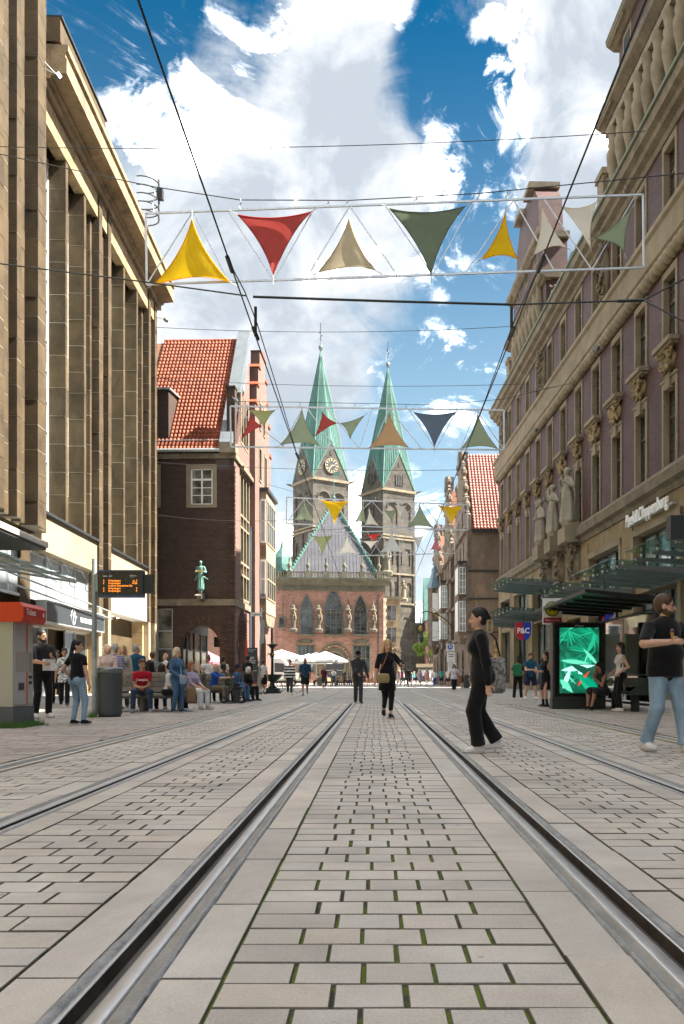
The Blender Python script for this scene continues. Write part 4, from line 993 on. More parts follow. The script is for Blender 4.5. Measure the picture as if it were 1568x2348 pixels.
    r.tube([(.5, 8.25, 7.75), (1.0, 8.25, 7.75)], .018, 5); r.build('bay_railing', dark_metal, bw)
    MB().box(.56, .96, 8.37, 8.397, 10.9, 11.8).build('bay_brick_panel', lbrick, bw)
    # roof
    E0, RG = 17.35, 28.15; sl = math.hypot(7.0, RG - E0)
    MB().add([(-14, -.2, E0 - .12), (-1.0, -.2, E0 - .12), (-1.0, 7, RG - .1), (-14, 7, RG - .1), (-1, 14, E0), (-14, 14, E0)], [(0, 1, 2, 3), (3, 2, 4, 5)]).build('roof', plain('roof_underlay', (.16, .07, .04), .9), t)
    es = Vector((0, 7.2, RG - E0)).normalized(); en = Vector((0, -es.z, es.y))
    tile_field(t, (-7.1, -.25, E0), (1, 0, 0), es, en, 22, 30, .28, .432, clay, skip=lambda a, s: a < 2.0 and 1.2 < s < 5.0 and False)
    for i in range(21): MB().tube([(-7.1 + .3 * i, 7.02, RG + .03), (-6.78 + .3 * i, 7.02, RG + .05)], [.13, .15], 8).build('ridge_tile', clay, t)
    MB().extr([(-.3, 17.2), (.5, 17.2), (7.4, 28.75), (7.0, 29.0), (-.3, 17.9)], (0, 0, 0), EY, EZ, EX, -1.05, -.12).build('gable_coping', plain('zinc', (.13, .15, .165), .5, .2, var=.2, sc=1.5), t)
    MB().box(-.62, -.02, .3, 1.0, 17.2, 22.0).box(-.7, .04, .22, 1.08, 22.0, 22.15).build('parapet_pier', dbrick, t)
    d = MB().box(-8, -4.9, .35, 4, 17.8, 21.9); d.build('dormer', dbrick, t); MB().add([(-8, .2, 21.9), (-4.75, .2, 21.9), (-4.75, 4.4, 22.3), (-8, 4.4, 22.3), (-8, .2, 22.05), (-4.75, .2, 22.05), (-4.75, 4.4, 22.45), (-8, 4.4, 22.45)], [(0, 1, 5, 4), (1, 2, 6, 5), (4, 5, 6, 7), (0, 3, 2, 1)]).build('dormer_roof', galv, t)
    MB().tube([(-7, .1, 18.15), (-.9, .1, 18.15)], .03, 6).build('snow_rail', galv, t)
    for i in range(5): MB().tube([(-6.6 + 1.3 * i, .1, 18.15), (-6.6 + 1.3 * i, .25, 17.75)], .025, 5).build('snow_rail_hook', galv, t)
    MB().tube([(.1, 6.1, 0), (.1, 6.1, 12.5), (.1, 6.0, 12.9)], .07, 8).build('downpipe', plain('blue_grey_pipe', (.08, .11, .14), .5), t)
    MB().box(-1.35, -.35, -.03, .0, 15.95, 16.72).build('wall_plate', plain('plate_brown', (.07, .045, .04), .5), t)
cornerhouse()
floodlight(at(541, 918, 60.2), (.6, -.2, -.7), 'floodlight on the brick pier at the edge of the red roof', post=[(-.3, .1, .3)])
floodlight(at(610, 1102, 73), (.5, -.2, -.7), 'floodlight high on the stepped gable above the bay window', post=[(-.5, .1, .3)])
# house seen through the arcade
def far_house():
    t = thing('pale_house', 'pale stone and brick house seen through the dark arcade arch', 'house', (-24, 96, 0))
    MB().box(-8, 10, 0, 8, 0, 3.2).build('ground_floor', sand, t); MB().box(-8, 10, .02, 8, 3.2, 9.5).build('wall', brickm('far_brick', (.24, .10, .07), (.36, .17, .12), (.3, .24, .2)), t)
    for x in range(-6, 10, 3):
        w = MB().box(x, x + 1.5, -.06, .1, .8, 2.7).build('window', sandd, t); MB().box(x + .15, x + 1.35, -.07, -.062, .9, 2.6).build('pane', glass_dk, w)
        w = MB().box(x, x + 1.5, -.06, .1, 4.6, 7).build('window', white_paint, t); MB().box(x + .15, x + 1.35, -.07, -.062, 4.75, 6.85).build('pane', glass_dk, w)
    MB().extr([(-8.3, 9.5), (10.3, 9.5), (10.3, 9.9), (-8.3, 9.9)], (0, 0, 0), (1, 0, 0), (0, 0, 1), (0, 1, 0), -.3, 8).build('eaves', sandd, t)
far_house()
# ---------------------------------------------------------------- far end: town hall, cathedral and the houses behind
rbrick = brickm('town_hall_brick', (0.27, 0.115, 0.08), (0.42, 0.21, 0.15), (0.34, 0.27, 0.22), bw=.3, bh=.125, ms=.012, dark=(.10, .05, .045), blotch=.3, grime=(.15, .09, .08))
mstone = stone('mossy_sandstone', (0.062, 0.064, 0.048), (0.175, 0.155, 0.11), sc=.8, fine=5, bmp=.4, piece=.1, stain=(.10, .13, .10))
dstone = stone('dom_sandstone', (0.022, 0.021, 0.021), (0.112, 0.099, 0.078), sc=.35, fine=2.2, bmp=.5, piece=.12, stain=(.03, .031, .035), stretch=(1, 1, 1.6))
plead = stone('lead_sheet', (0.062, 0.062, 0.072), (0.115, 0.115, 0.13), rough=.5, sc=.4, fine=3, bmp=.05, piece=.12)
EX, EY, EZ = (1, 0, 0), (0, 1, 0), (0, 0, 1)
def townhall():
    # front centre at x=760 of the photograph
    t = thing('town_hall', 'red brick gothic town hall with pointed windows and steep lead roof', 'town hall', (-6.25, 120, 0), 0.09)
    W = 7.55
    X = lambda d: (d - 760.5) / 15.79
    gw = [(X(703.5), .86, 9.9, 12.7), (X(764.5), 1.2, 10.3, 13.7), (X(826.5), .92, 9.9, 12.7)]
    holes = [gothic(c, w, 7.25, s, a) for c, w, s, a in gw]
    low = [(X(684), X(719)), (X(811), X(848))]
    for a, b in low: holes.append(rect(a, b, 1.6, 5.6))
    holes.append(gothic(X(767.5), 2.6, 0, 3.0, 6.1))
    MB().wall([(-W, -.05), (W, -.05), (W, 13.4), (-W, 13.4)], holes, (0, 0, 0), EX, EZ, EY, .5).build('front_wall', rbrick, t)
    MB().box(-W, W, .6, 36, 0, 15).build('core', rbrick, t)
    MB().box(W - .02, W + .02, .02, 36, 0, 13.4).build('south_wall', rbrick, t)
    MB().box(-W - .3, W + .3, -.12, 36, 13.4, 14.2).build('frieze', mstone, t)
    MB().extr([(-.45, 14.9), (-.9, 14.95), (-.95, 15.2), (.5, 15.2), (.5, 14.2), (-.2, 14.2)], (0, 0, 0), EY, EZ, EX, -W - .8, W + .9).build('cornice', mstone, t)
    MB().box(-W - .8, W + .9, -.97, .5, 15.2, 15.24).build('cornice_flashing', copper, t)
    c = carving(1.6, .65, .18, 3, mstone, 30, .04)
    for i in range(9): ob('frieze_carving', c, t, loc=(-6.6 + 1.65 * i, -.13, 13.48))
    # balustrade: little openings, finials on piers
    bal = MB().lathe([(.11, 0), (.13, .06), (.06, .2), (.12, .42), (.06, .6), (.12, .7)], (0, 0, 0), 6).mesh('baluster', white_paint if False else sand, True)
    n = 42
    for i in range(n): ob('baluster', bal, t, loc=(-W - .3 + (2 * W + .6) * (i + .5) / n, -.6, 15.25))
    MB().box(-W - .5, W + .5, -.72, -.48, 15.95, 16.12).build('balustrade_rail', mstone, t)
    fin = MB().lathe([(.2, 0), (.24, .15), (.12, .3), (.3, .6), (.32, .85), (.18, 1.1), (.1, 1.2), (.14, 1.5), (.03, 2.4), (0, 2.5)], (0, 0, 0), 8).mesh('finial', mstone, True)
    for d in (664, 706, 748, 789, 830, 868): MB().box(X(d) - .35, X(d) + .35, -.85, -.35, 15.2, 16.2).build('balustrade_pier', mstone, t); ob('finial', fin, t, loc=(X(d), -.6, 16.2))
    # tracery windows
    for c, w, s, a in gw:
        fr = MB()
        o = gothic(c, w + .22, 7.1, s, a + .3); i_ = gothic(c, w, 7.25, s, a)
        fr.wall(o, [i_], (0, -.08, 0), EX, EZ, EY, .5)
        nl = 3 if w > 1 else 2
        for k in range(1, nl): x = c - w + 2 * w * k / nl; fr.box(x - .06, x + .06, .12, .3, 7.25, s + .6)
        for k in range(nl):
            x = c - w + 2 * w * (k + .5) / nl; r = w / nl
            fr.tube([(x + r * math.cos(q * math.pi / 8), .2, s - .4 + 1.25 * r * math.sin(q * math.pi / 8)) for q in range(9)], .06, 5)
        fr.tube([(c + .52 * w * math.cos(q * .5236), .2, s + .45 * (a - s) + .52 * w * math.sin(q * .5236)) for q in range(13)], .06, 5)
        for q in range(4): fr.tube([(c, .2, s + .45 * (a - s)), (c + .5 * w * math.cos(q * 1.571 + .78), .2, s + .45 * (a - s) + .5 * w * math.sin(q * 1.571 + .78))], .05, 5)
        win = fr.build('window', mstone, t)
        g = MB().extr(gothic(c, w - .02, 7.26, s, a - .05), (0, 0, 0), EX, EZ, EY, .3, .32); g.build('pane', glass('town_glass', (.05, .062, .072), .08, .6, 1.2), win)
        lead = MB()
        for z in range(1, 8): lead.box(c - w + .02, c + w - .02, .27, .29, 7.25 + .5 * z - .02, 7.25 + .5 * z + .02)
        lead.build('glazing_bar', mstone, win)
        MB().box(c - w - .5, c + w + .5, -.35, .1, 6.85, 7.12).build('sill', mstone, t)
        hr = [(p, q) for p, q in gothic(c, w + .5, s, s, a + .75, 10)]
        for p, q in zip(hr, hr[1:]):
            if abs(p[1] - q[1]) + abs(p[0] - q[0]) < w * 1.5: MB().beam((p[0], -.03, p[1]), (q[0], -.03, q[1]), .22, .4, up=(0, 1, 0)).build('arch_brick', stone('arch_brick_red', (.22, .08, .05), (.36, .15, .1), sc=3, piece=.3), t) if False else None
    for a, b in low:
        f = MB()
        for k in range(5): x = a + (b - a) * k / 4; f.box(x - .06, x + .06, .1, .3, 1.6, 5.6)
        for z in (1.6, 3.6, 5.45): f.box(a, b, .1, .29, z, z + .14)
        f.box(a - .25, a, -.08, .3, 1.4, 5.7); f.box(b, b + .25, -.08, .3, 1.4, 5.7); w = f.build('window', mstone, t)
        for k in range(4): MB().box(a + (b - a) * k / 4 + .06, a + (b - a) * (k + 1) / 4 - .06, .2, .22, 1.6, 5.6).build('pane', MATS['town_glass'], w)
        ob('window_pediment', carving(b - a + .5, .8, .25, 8, mstone, 44, .04), t, loc=((a + b) / 2, -.02, 5.7))
    # portal
    px = X(767.5)
    MB().extr(rect(px - 3.5, px + 3.6, 0, 7.0), (0, 0, 0), EX, EZ, EY, -.01, -.0).build('portal_panel', stone('portal_brown', (.09, .05, .045), (.16, .09, .08), sc=.8, fine=8, bmp=.1, piece=0), t) if False else None
    for k in range(4):
        w = 2.6 - .32 * k
        m = MB().wall(gothic(px, w, 0, 3.0, 6.1 - .42 * k), [gothic(px, w - .24, 0, 3.0, 5.76 - .42 * k)], (0, -.08 + .14 * k, 0), EX, EZ, EY, .5); m.build('portal_arch', sandd if k % 2 else mstone, t)
    for i in range(13):
        q = math.pi * (.08 + .84 * i / 12); MB().lathe([(.0, -.1), (.16, -.05), (.16, .08), (0, .12)], (px + 2.05 * math.cos(q), .02, 2.9 + 2.6 * math.sin(q) ** .9), 7).build('portal_rosette', stone('rosette', (.3, .13, .08), (.5, .3, .2), piece=.2), t)
    MB().extr(gothic(px, 1.4, 0, 2.6, 4.7), (0, 0, 0), EX, EZ, EY, .42, .46).build('portal_door', plain('iron_door', (.03, .035, .04), .5), t)
    h = MB()
    for z in (.9, 1.9, 2.9):
        for s_ in (-1, 1): h.tube([(px + s_ * 1.2, .4, z), (px + s_ * .5, .4, z), (px + s_ * .35, .4, z + .15)], .035, 5)
    h.build('door_hinge', alu, t)
    # roof: hipped end with crockets on the hips
    ap = Vector((X(769.5), 6.5, 27.6)); L0, R0 = Vector((-W + 1.1, .3, 15.4)), Vector((W - .7, .3, 15.4))
    MB().add([L0, R0, ap, (ap.x, 36, 27.6), (W - .7, 36, 15.4), (-W + 1.1, 36, 15.4)], [(0, 1, 2), (1, 4, 3, 2), (5, 0, 2, 3)]).build('roof', plead, t)
    nseam = 26
    for i in range(1, nseam):
        u = i / nseam; b = L0.lerp(R0, u); fr = min(u / .5, (1 - u) / .5)
        top = L0.lerp(ap, fr / 1.0) if u < .5 else R0.lerp(ap, fr); top = Vector((b.x, b.y + (ap.y - b.y) * fr, b.z + (ap.z - b.z) * fr))
        MB().beam(b + Vector((0, -.02, .01)), top + Vector((0, -.02, .01)), .05, .05, up=(0, -1, .3)).build('roof_seam', plead, t)
    cr = MB().lathe([(.1, -.1), (.22, .05), (.12, .25), (.2, .35), (0, .5)], (0, 0, 0), 6).mesh('crocket', copper, True)
    for A in (L0, R0):
        MB().tube([A, ap], .22, 6).build('hip_roll', copper, t)
        for i in range(26): ob('crocket', cr, t, loc=A.lerp(ap, (i + .5) / 26) + Vector((0, -.05, .1)))
    MB().lathe([(.25, 0), (.12, .5), (.3, .8), (.08, 1.2), (.05, 3.0), (.28, 3.15), (.05, 3.4), (.04, 4.4), (0, 4.5)], ap, 8).build('weather_vane', copper, t)
    MB().extr([(0, 0), (.9, .2), (.75, .5), (.95, .8), (0, .7)], ap + Vector((0, 0, 4.0)), EX, EZ, EY, -.02, .02).build('vane_flag', copper, t)
    # corner turret with a green dome
    tx = X(647) ; MB().lathe([(1.35, 0), (1.35, 15.6)], (tx, 1.2, 0), 8).build('turret', rbrick, t)
    MB().lathe([(1.45, 15.6), (1.5, 15.9), (1.7, 16.0), (1.7, 16.25), (1.62, 16.5), (1.55, 17.2), (1.25, 18.3), (.7, 19.2), (.35, 19.7), (.16, 20.4), (.1, 21.6), (.14, 21.9), (.03, 22.2), (.02, 23.5)], (tx, 1.2, 0), 8).build('turret_dome', copper, t)
    w = MB().box(tx - .5, tx + .5, -.3, -.1, 8.0, 9.6).build('turret_window', mstone, t); MB().box(tx - .35, tx + .35, -.32, -.305, 8.15, 9.45).build('pane', glass_dk, w)
    MB().tube([(X(868), -.1, 0), (X(868), -.1, 13)], .09, 6).build('downpipe', dark_metal, t)
    for i in range(24): MB().box(W - .02, W + .35 + .12 * (i % 2), -.12, .5 + .3 * (i % 2), .52 * i, .52 * i + .5).build('corner_stone', stone('corner_sandstone', (.45, .38, .26), (.62, .54, .4), piece=.15), t)
    # golden chamber: two storey oriel on the south side
    ox = W
    MB().box(ox, ox + 3.4, 8.0, 14.0, 5.0, 13.0).build('oriel', sandd, t); MB().box(ox - .2, ox + 3.8, 7.7, 14.3, 13.0, 13.5).build('oriel_cornice', mstone, t)
    for z in (6.2, 9.6):
        w = MB().box(ox + .5, ox + 2.9, 7.9, 8.0, z, z + 2.6).build('oriel_window', sand, t)
        for i in range(3): MB().box(ox + .62 + .76 * i, ox + 1.28 + .76 * i, 7.88, 7.899, z + .15, z + 2.45).build('pane', MATS['town_glass'], w)
    ob('oriel_balcony', carving(3.6, 1.4, .6, 31, sandd, 70, .06), t, loc=(ox + 1.7, 7.9, 4.2)); MB().box(ox - .1, ox + 3.7, 7.5, 14, 4.9, 5.1).build('oriel_floor', mstone, t)
    for x in (ox + .3, ox + 3.2): MB().lathe([(.35, 0), (.25, .5), (.25, 3.4), (.4, 3.8)], (x, 8.3, 0), 10).build('arcade_column', sand, t)
    MB().wall(rect(ox, ox + 3.5, 0, 4.9), [arch(ox + 1.75, 1.3, 0, 2.6)], (0, 8.1, 0), EX, EZ, EY, .6).build('arcade', sandd, t)
    MB().wall(rect(ox + .1, ox + .5, 13.3, 15.5), [], (0, 2, 0), EX, EZ, EY, .2).build('parapet', mstone, t)
    return t
TH = townhall()
def townstatue(p, label, s, seed, mat, flag, robe=True, base=True):
    """a draped stone figure built on the spot"""
    rg = random.Random(seed); g = SDF((-.5, -.45, -.1), (.5, .4, 2.0), .045 if s < 1.6 else .035)
    tw = rg.uniform(-.06, .06)
    g.cap((0, 0, .1), (tw, 0, 1.0), .26, .2, k=.05, flat=((0, 1, 0), 1.2)); g.cap((tw, 0, 1.0), (0, 0, 1.36), .18, .17, k=.06, flat=((0, 1, 0), 1.35))
    g.cap((0, 0, 1.4), (0, -.02, 1.52), .07, k=.03); g.ell((0, -.03, 1.66), (.10, .115, .135), k=.02); g.ell((0, .0, 1.72), (.125, .13, .10), k=.02)
    for sg in (-1, 1):
        el = (sg * rg.uniform(.28, .36), -.02, 1.08 + rg.uniform(-.05, .1)); hd = (sg * rg.uniform(.02, .3), -.26, 1.1 + rg.uniform(-.2, .3))
        g.cap((sg * .19, 0, 1.38), el, .08, .065, k=.03); g.cap(el, hd, .065, .045, k=.02); g.ell(hd, .055)
    for i in range(12): a = rg.uniform(0, 6.28); x, y = .22 * math.cos(a), .18 * math.sin(a); g.cap((x * .7, y * .7, 1.0), (x * 1.15, y * 1.15, .08), .045, .06, k=.015)
    me = g.mesh('figure', [mat]); t = thing('stone_statue', label, 'statue', p, rg.uniform(-.2, .2))
    ob('figure', me, t, scale=(s,) * 3)
    if base: MB().lathe([(.42 * s, -.35 * s), (.5 * s, -.1 * s), (.42 * s, 0), (.3 * s, .05 * s)], (0, 0, 0), 8).build('console', mat, t)
    return t
tm = Matrix.Translation((-6.25, 120, 0)) @ Matrix.Rotation(.09, 4, 'Z')
names = ['leftmost', 'second', 'third', 'rightmost']
for i, d in enumerate((672.5, 730, 796.7, 855)):
    x = (d - 760.5) / 15.79; p = tm @ Vector((x, -.45, 7.9))
    t = townstatue(p, names[i] + ' robed stone figure under a canopy between the town hall windows', 1.35, 40 + i, stone('statue_grey', (.06, .053, .041), (.14, .124, .094), sc=2, fine=9, piece=0), None)
    MB().lathe([(.5, 2.55), (.55, 2.8), (.35, 2.9), (.3, 3.3), (.14, 3.5), (.05, 4.4), (0, 4.5)], (0, 0, 0), 6).build('canopy', mstone, t)
    MB().tube([(.35, -.25, .9), (.5, -.3, 1.4), (.42, -.3, 2.0), (.2, -.32, 2.5)], .09, 6).build('scroll', limel, t)
townstatue(tm @ Vector((8.1, .8, 16.5)), 'stone warrior statue on the right end of the town hall balustrade', 2.0, 77, mstone, None)
townstatue(tm @ Vector((12.0, 12, 13.6)), 'stone figure on the gilded oriel at the right of the town hall', 1.6, 78, sandd, None)
for i, (y, h, sd) in enumerate(((46.0, 1.72, 91), (49.3, 1.62, 92), (52.5, 1.5, 93))):
    nm = ['nearest and tallest', 'middle', 'farthest'][i]
    t = townstatue(rp(-.62, y, 9.42), nm + ' of three sandstone figures above the brick store entrance', h, sd, stone('statue_sandstone', (.20, .18, .14), (.36, .33, .265), sc=2, fine=20, bmp=.3, piece=0), None, base=False)
    t.rotation_euler = (0, 0, -1.2)

def tower(name, label, x, y, S, eave, apex, clock):
    """square tower with four gables and an eight sided copper helm"""
    t = thing(name, label, 'church tower', (x, y, 0), R(33.8)); h = S / 2
    def face(fn):
        for q in range(4):
            fn(Matrix.Rotation(q * math.pi / 2, 4, 'Z'), q)
    MB().box(-h + .3, h - .3, -h + .3, h - .3, 0, eave).build('core', dstone, t)
    lv = [(0, 22), (22, 30.5), (30.5, 40), (40, eave)]
    for q in (0, 3):      # the two faces seen from the street
        Mq = Matrix.Rotation(q * math.pi / 2, 4, 'Z').to_3x3(); ea, en = Mq @ Vector((1, 0, 0)), Mq @ Vector((0, 1, 0)); P = Mq @ Vector((0, -h, 0))
        holes = []
        for z0, z1 in ((43.5, 49.2),):
            for c in (-2.3, 2.3): holes.append(arch(c, 1.75, z0, z1, 8))
        for c in (-3, 0, 3): holes.append(arch(c, 1.0, 33, 37, 8))
        for c in (-3.4, -1.1, 1.2, 3.5): holes.append(arch(c, .75, 24, 27.5, 8))
        for c in (-2.4, 2.4): holes.append(arch(c, 1.2, 12, 17, 8))
        w = MB().wall(rect(-h, h, 0, eave), holes, P, ea, EZ, en, .8); w.build('wall', dstone, t)
        for c in (-2.3, 2.3):
            m = MB()
            for k in (-.6, .6): p0 = P + ea * (c + k) + en * .5; m.tube([p0 + Vector((0, 0, 43.5)), p0 + Vector((0, 0, 47.6))], .16, 6)
            for k in (-1.15, 0, 1.15): m.tube([P + ea * (c + k + .55 * math.cos(a * math.pi / 6)) + en * .5 + Vector((0, 0, 47.6 + .55 * math.sin(a * math.pi / 6))) for a in range(7)], .12, 5)
            m.tube([P + ea * (c + .55 * math.cos(a * .5236)) + en * .5 + Vector((0, 0, 49.4 + .55 * math.sin(a * .5236))) for a in range(13)], .14, 5)
            m.build('belfry_tracery', dstone, t)
            m = MB(); 
            for k in range(8): p0 = P + ea * c + en * .75 + Vector((0, 0, 43.9 + .55 * k)); m.beam(p0 - ea * 1.6, p0 + ea * 1.6, .12, .3)
            m.build('louvre', dark_metal, t)
            a_ = MB().tube([P + ea * (c + 1.95 * math.cos(k * math.pi / 10)) - en * .1 + Vector((0, 0, 49.2 + 1.95 * math.sin(k * math.pi / 10))) for k in range(11)], .25, 6); a_.build('arch_moulding', dstone, t)
        for z in (22, 30.5, 40.5, 41.4): MB().beam(P - ea * (h + .25) + Vector((0, 0, z)), P + ea * (h + .25) + Vector((0, 0, z)), .7, .5).build('string_course', sandd, t)
        for c in (-h + .35, h - .35, 0): p0 = P + ea * c - en * .12; MB().beam(p0, p0 + Vector((0, 0, 40)), .7, .45, up=en).build('lesene', dstone, t)
    MB().box(-h - .5, h + .5, -h - .5, h + .5, eave - .2, eave + .5).build('eaves_course', sandd, t)
    gz = eave + .5; ga = eave + 11.2; sp = Vector((0, 0, apex))
    vs = []; K = h + .05
    corners = [Vector((-K, -K, gz)), Vector((K, -K, gz)), Vector((K, K, gz)), Vector((-K, K, gz))]
    tops = [Vector((0, -K, ga)), Vector((K, 0, ga)), Vector((0, K, ga)), Vector((-K, 0, ga))]
    for q in range(4):
        a, b, tp = corners[q], corners[(q + 1) % 4], tops[q]
        MB().add([a, b, tp], [(0, 1, 2)]).build('gable', dstone, t)
        for e in (a, b): MB().tube([e + (e - sp * 0) * 0.0, tp], .22, 5).build('gable_verge', copper, t)
    helm = MB()
    for q in range(4):
        c = corners[q]; t0, t1 = tops[(q - 1) % 4], tops[q]
        helm.add([c, t1, sp, t0], [(0, 1, 2), (0, 2, 3)])
    helm.build('helm', copper, t)
    for q in range(4):      # standing seams on every facet
        c = corners[q]; 
        for tp in (tops[(q - 1) % 4], tops[q]):
            for k in range(1, 7):
                f = k / 7; p = c.lerp(tp, f); q2 = p.lerp(sp, .93)
                n_ = (tp - c).cross(sp - c).normalized(); n_ = n_ if n_.z > 0 else -n_
                MB().beam(p + n_ * .04, q2 + n_ * .04, .1, .14, up=n_).build('seam', copper, t)
        MB().tube([c, sp], [.2, .08], 5).build('hip_roll', copper, t)
    MB().lathe([(.15, -.3), (.55, .2), (.7, .7), (.55, 1.2), (.15, 1.5), (.08, 2.5)], sp, 10).build('spire_ball', plain('dark_copper', (.08, .12, .11), .5), t)
    m = MB().tube([sp + Vector((0, 0, 1.5)), sp + Vector((0, 0, 7.5))], .09, 6)
    for z, r in ((3.0, .5), (4.4, 1.1)):
        m.tube([sp + Vector((-r * .83, .56 * -r, z)), sp + Vector((r * .83, .56 * r, z))], .09, 5)
        m.tube([sp + Vector((-r * .5, .33 * -r, z - r * .5)), sp + Vector((r * .5, .33 * r, z + r * .5))], .06, 5); m.tube([sp + Vector((-r * .5, .33 * -r, z + r * .5)), sp + Vector((r * .5, .33 * r, z - r * .5))], .06, 5)
    m.build('spire_cross', dark_metal, t)
    for q in (0, 3):
        Mq = Matrix.Rotation(q * math.pi / 2, 4, 'Z').to_3x3(); ea, en = Mq @ Vector((1, 0, 0)), Mq @ Vector((0, 1, 0)); P = Mq @ Vector((0, -h - .1, eave + 4.1))
        dd = MB()
        def disc(mb, r, d0, d1, n=24): mb.extr([(r * math.cos(2 * math.pi * i / n), r * math.sin(2 * math.pi * i / n)) for i in range(n)], P, ea, EZ, en, d0, d1)
        if clock:
            disc(dd, 2.0, -.25, 0); fc = dd.build('clock_face', plain('clock_black', (.02, .025, .03), .5), t); gold = plain('clock_gold', (.42, .34, .19), .5, var=.05)
            for i in range(12): a = i * math.pi / 6; u = ea * math.sin(a) + Vector((0, 0, math.cos(a))); MB().beam(P + u * 1.25 - en * .3, P + u * 1.85 - en * .3, .26, .06, up=en).build('numeral', gold, fc)
            rr = MB()
            for i in range(32): a0, a1 = i * math.pi / 16, (i + 1) * math.pi / 16; rr.beam(P + (ea * math.sin(a0) + Vector((0, 0, math.cos(a0)))) * 1.98 - en * .3, P + (ea * math.sin(a1) + Vector((0, 0, math.cos(a1)))) * 1.98 - en * .3, .08, .06, up=en)
            rr.build('clock_ring', gold, fc)
            for a, l in ((R(218), 1.5), (R(78), 1.0)): u = ea * math.sin(a) + Vector((0, 0, math.cos(a))); MB().beam(P - u * .3 - en * .36, P + u * l - en * .36, .2, .05, up=en).build('clock_hand', gold, fc)
        elif q == 3:
            disc(dd, 1.7, -.12, 0); rw = dd.build('rose_window', dark_metal, t); tr = MB()
            for i in range(8): a = i * math.pi / 4; tr.tube([P - en * .2, P + (ea * math.cos(a) + Vector((0, 0, math.sin(a)))) * 1.7 - en * .2], .1, 5)
            tr.tube([P + (ea * math.cos(a * .3927) + Vector((0, 0, math.sin(a * .3927)))) * 1.75 - en * .2 for a in range(17)], .22, 6); tr.build('rose_tracery', dstone, rw)
        else:
            w = MB()
            for k in (-1.2, -.4, .4, 1.2): p0 = P + ea * k + en * -.1; w.beam(p0 + Vector((0, 0, -2.5)), p0 + Vector((0, 0, .6)), .2, .2)
            w.build('gable_columns', dstone, t); MB().beam(P + Vector((0, 0, -1)) - ea * 1.2, P + Vector((0, 0, -1)) + ea * 1.2, .12, 2.9).build('gable_opening', dark_metal, t)
        P2 = P + Vector((0, 0, 3.6)); MB().beam(P2 - ea * .35, P2 + ea * .35, .2, 1.2).build('gable_slit', dark_metal, t)
    for q in (0, 1, 3):
        c = corners[q]; d = Vector((c.x, c.y, 0)).normalized(); MB().tube([c + Vector((0, 0, -.3)), c + d * 1.2 + Vector((0, 0, -.1)), c + d * 1.9 + Vector((0, 0, .15))], [.3, .25, .1], 6).build('gargoyle', dstone, t)
    return t
tower('cathedral_tower', 'left cathedral tower with clock faces and green copper spire', -15.0, 229, 11.2, 54.2, 91.6, True)
tower('cathedral_tower', 'right cathedral tower with rose window and green copper spire', 3.85, 241.6, 11.2, 54.2, 91.6, False)
def cathedral():
    t = thing('cathedral_nave', 'sandstone cathedral west front between and beside the two towers', 'cathedral', (-5.6, 235.3, 0), R(33.8))
    MB().box(-7, 7, -3, 40, 0, 30).build('west_front', dstone, t); MB().add([(-7, 0, 30), (7, 0, 30), (0, 0, 40), (-7, 40, 30), (7, 40, 30), (0, 40, 40)], [(0, 1, 2), (1, 4, 5, 2), (3, 0, 2, 5)]).build('roof', copper, t)
    MB().box(17, 24, -2.5, 30, 0, 17).build('aisle', sand, t)
    m = MB().wall(rect(17, 24, 0, 17), [arch(19, .8, 11, 13.5), arch(21.5, .8, 11, 13.5), arch(20, 1.5, 0, 5)], (0, -2.55, 0), EX, EZ, EY, .6); m.build('aisle_wall', sand, t)
cathedral()
def bghouse(name, label, x0, x1, y, z0, zr, wall_m, roof_m, nwin, d=12, hip=0):
    t = thing(name, label, 'house', ((x0 + x1) / 2, y, 0)); w = (x1 - x0) / 2
    MB().box(-w, w, 0, d, 0, z0).build('wall', wall_m, t)
    MB().add([(-w - .3, -.4, z0), (w + .3, -.4, z0), (w + .3 - hip, d / 2, zr), (-w - .3 + hip, d / 2, zr), (-w - .3, d + .4, z0), (w + .3, d + .4, z0)], [(0, 1, 2, 3), (3, 2, 5, 4), (0, 3, 4), (1, 5, 2)]).build('roof', roof_m, t)
    for i in range(nwin):
        for z in np.arange(2.0, z0 - 2.2, 3.4):
            x = -w + (i + .5) * 2 * w / nwin
            f = MB().box(x - .65, x + .65, -.06, .05, z, z + 2.0).build('window', white_paint, t)
            for s_ in (-1, 1): MB().box(x + (.06 if s_ > 0 else -.55), x + (.55 if s_ > 0 else -.06), -.075, -.061, z + .12, z + 1.88).build('pane', glass_dk, f)
    return t
bghouse('green_roof_house', 'brick building with green copper roof right behind the tree', 14.5, 32, 236, 17, 30, brickm('far_brick', (.24, .10, .07), (.36, .17, .12), (.3, .24, .2)), copper, 5)
bghouse('brick_gable_house', 'tall plain brick house wall between green roof and right row', 25, 38, 226, 26, 33, MATS['far_brick'], slate, 4)
bghouse('grey_roof_house', 'brick house with grey roof left of the town hall turret', -32, -17.6, 132, 13.2, 20.4, rbrick, slate, 5)
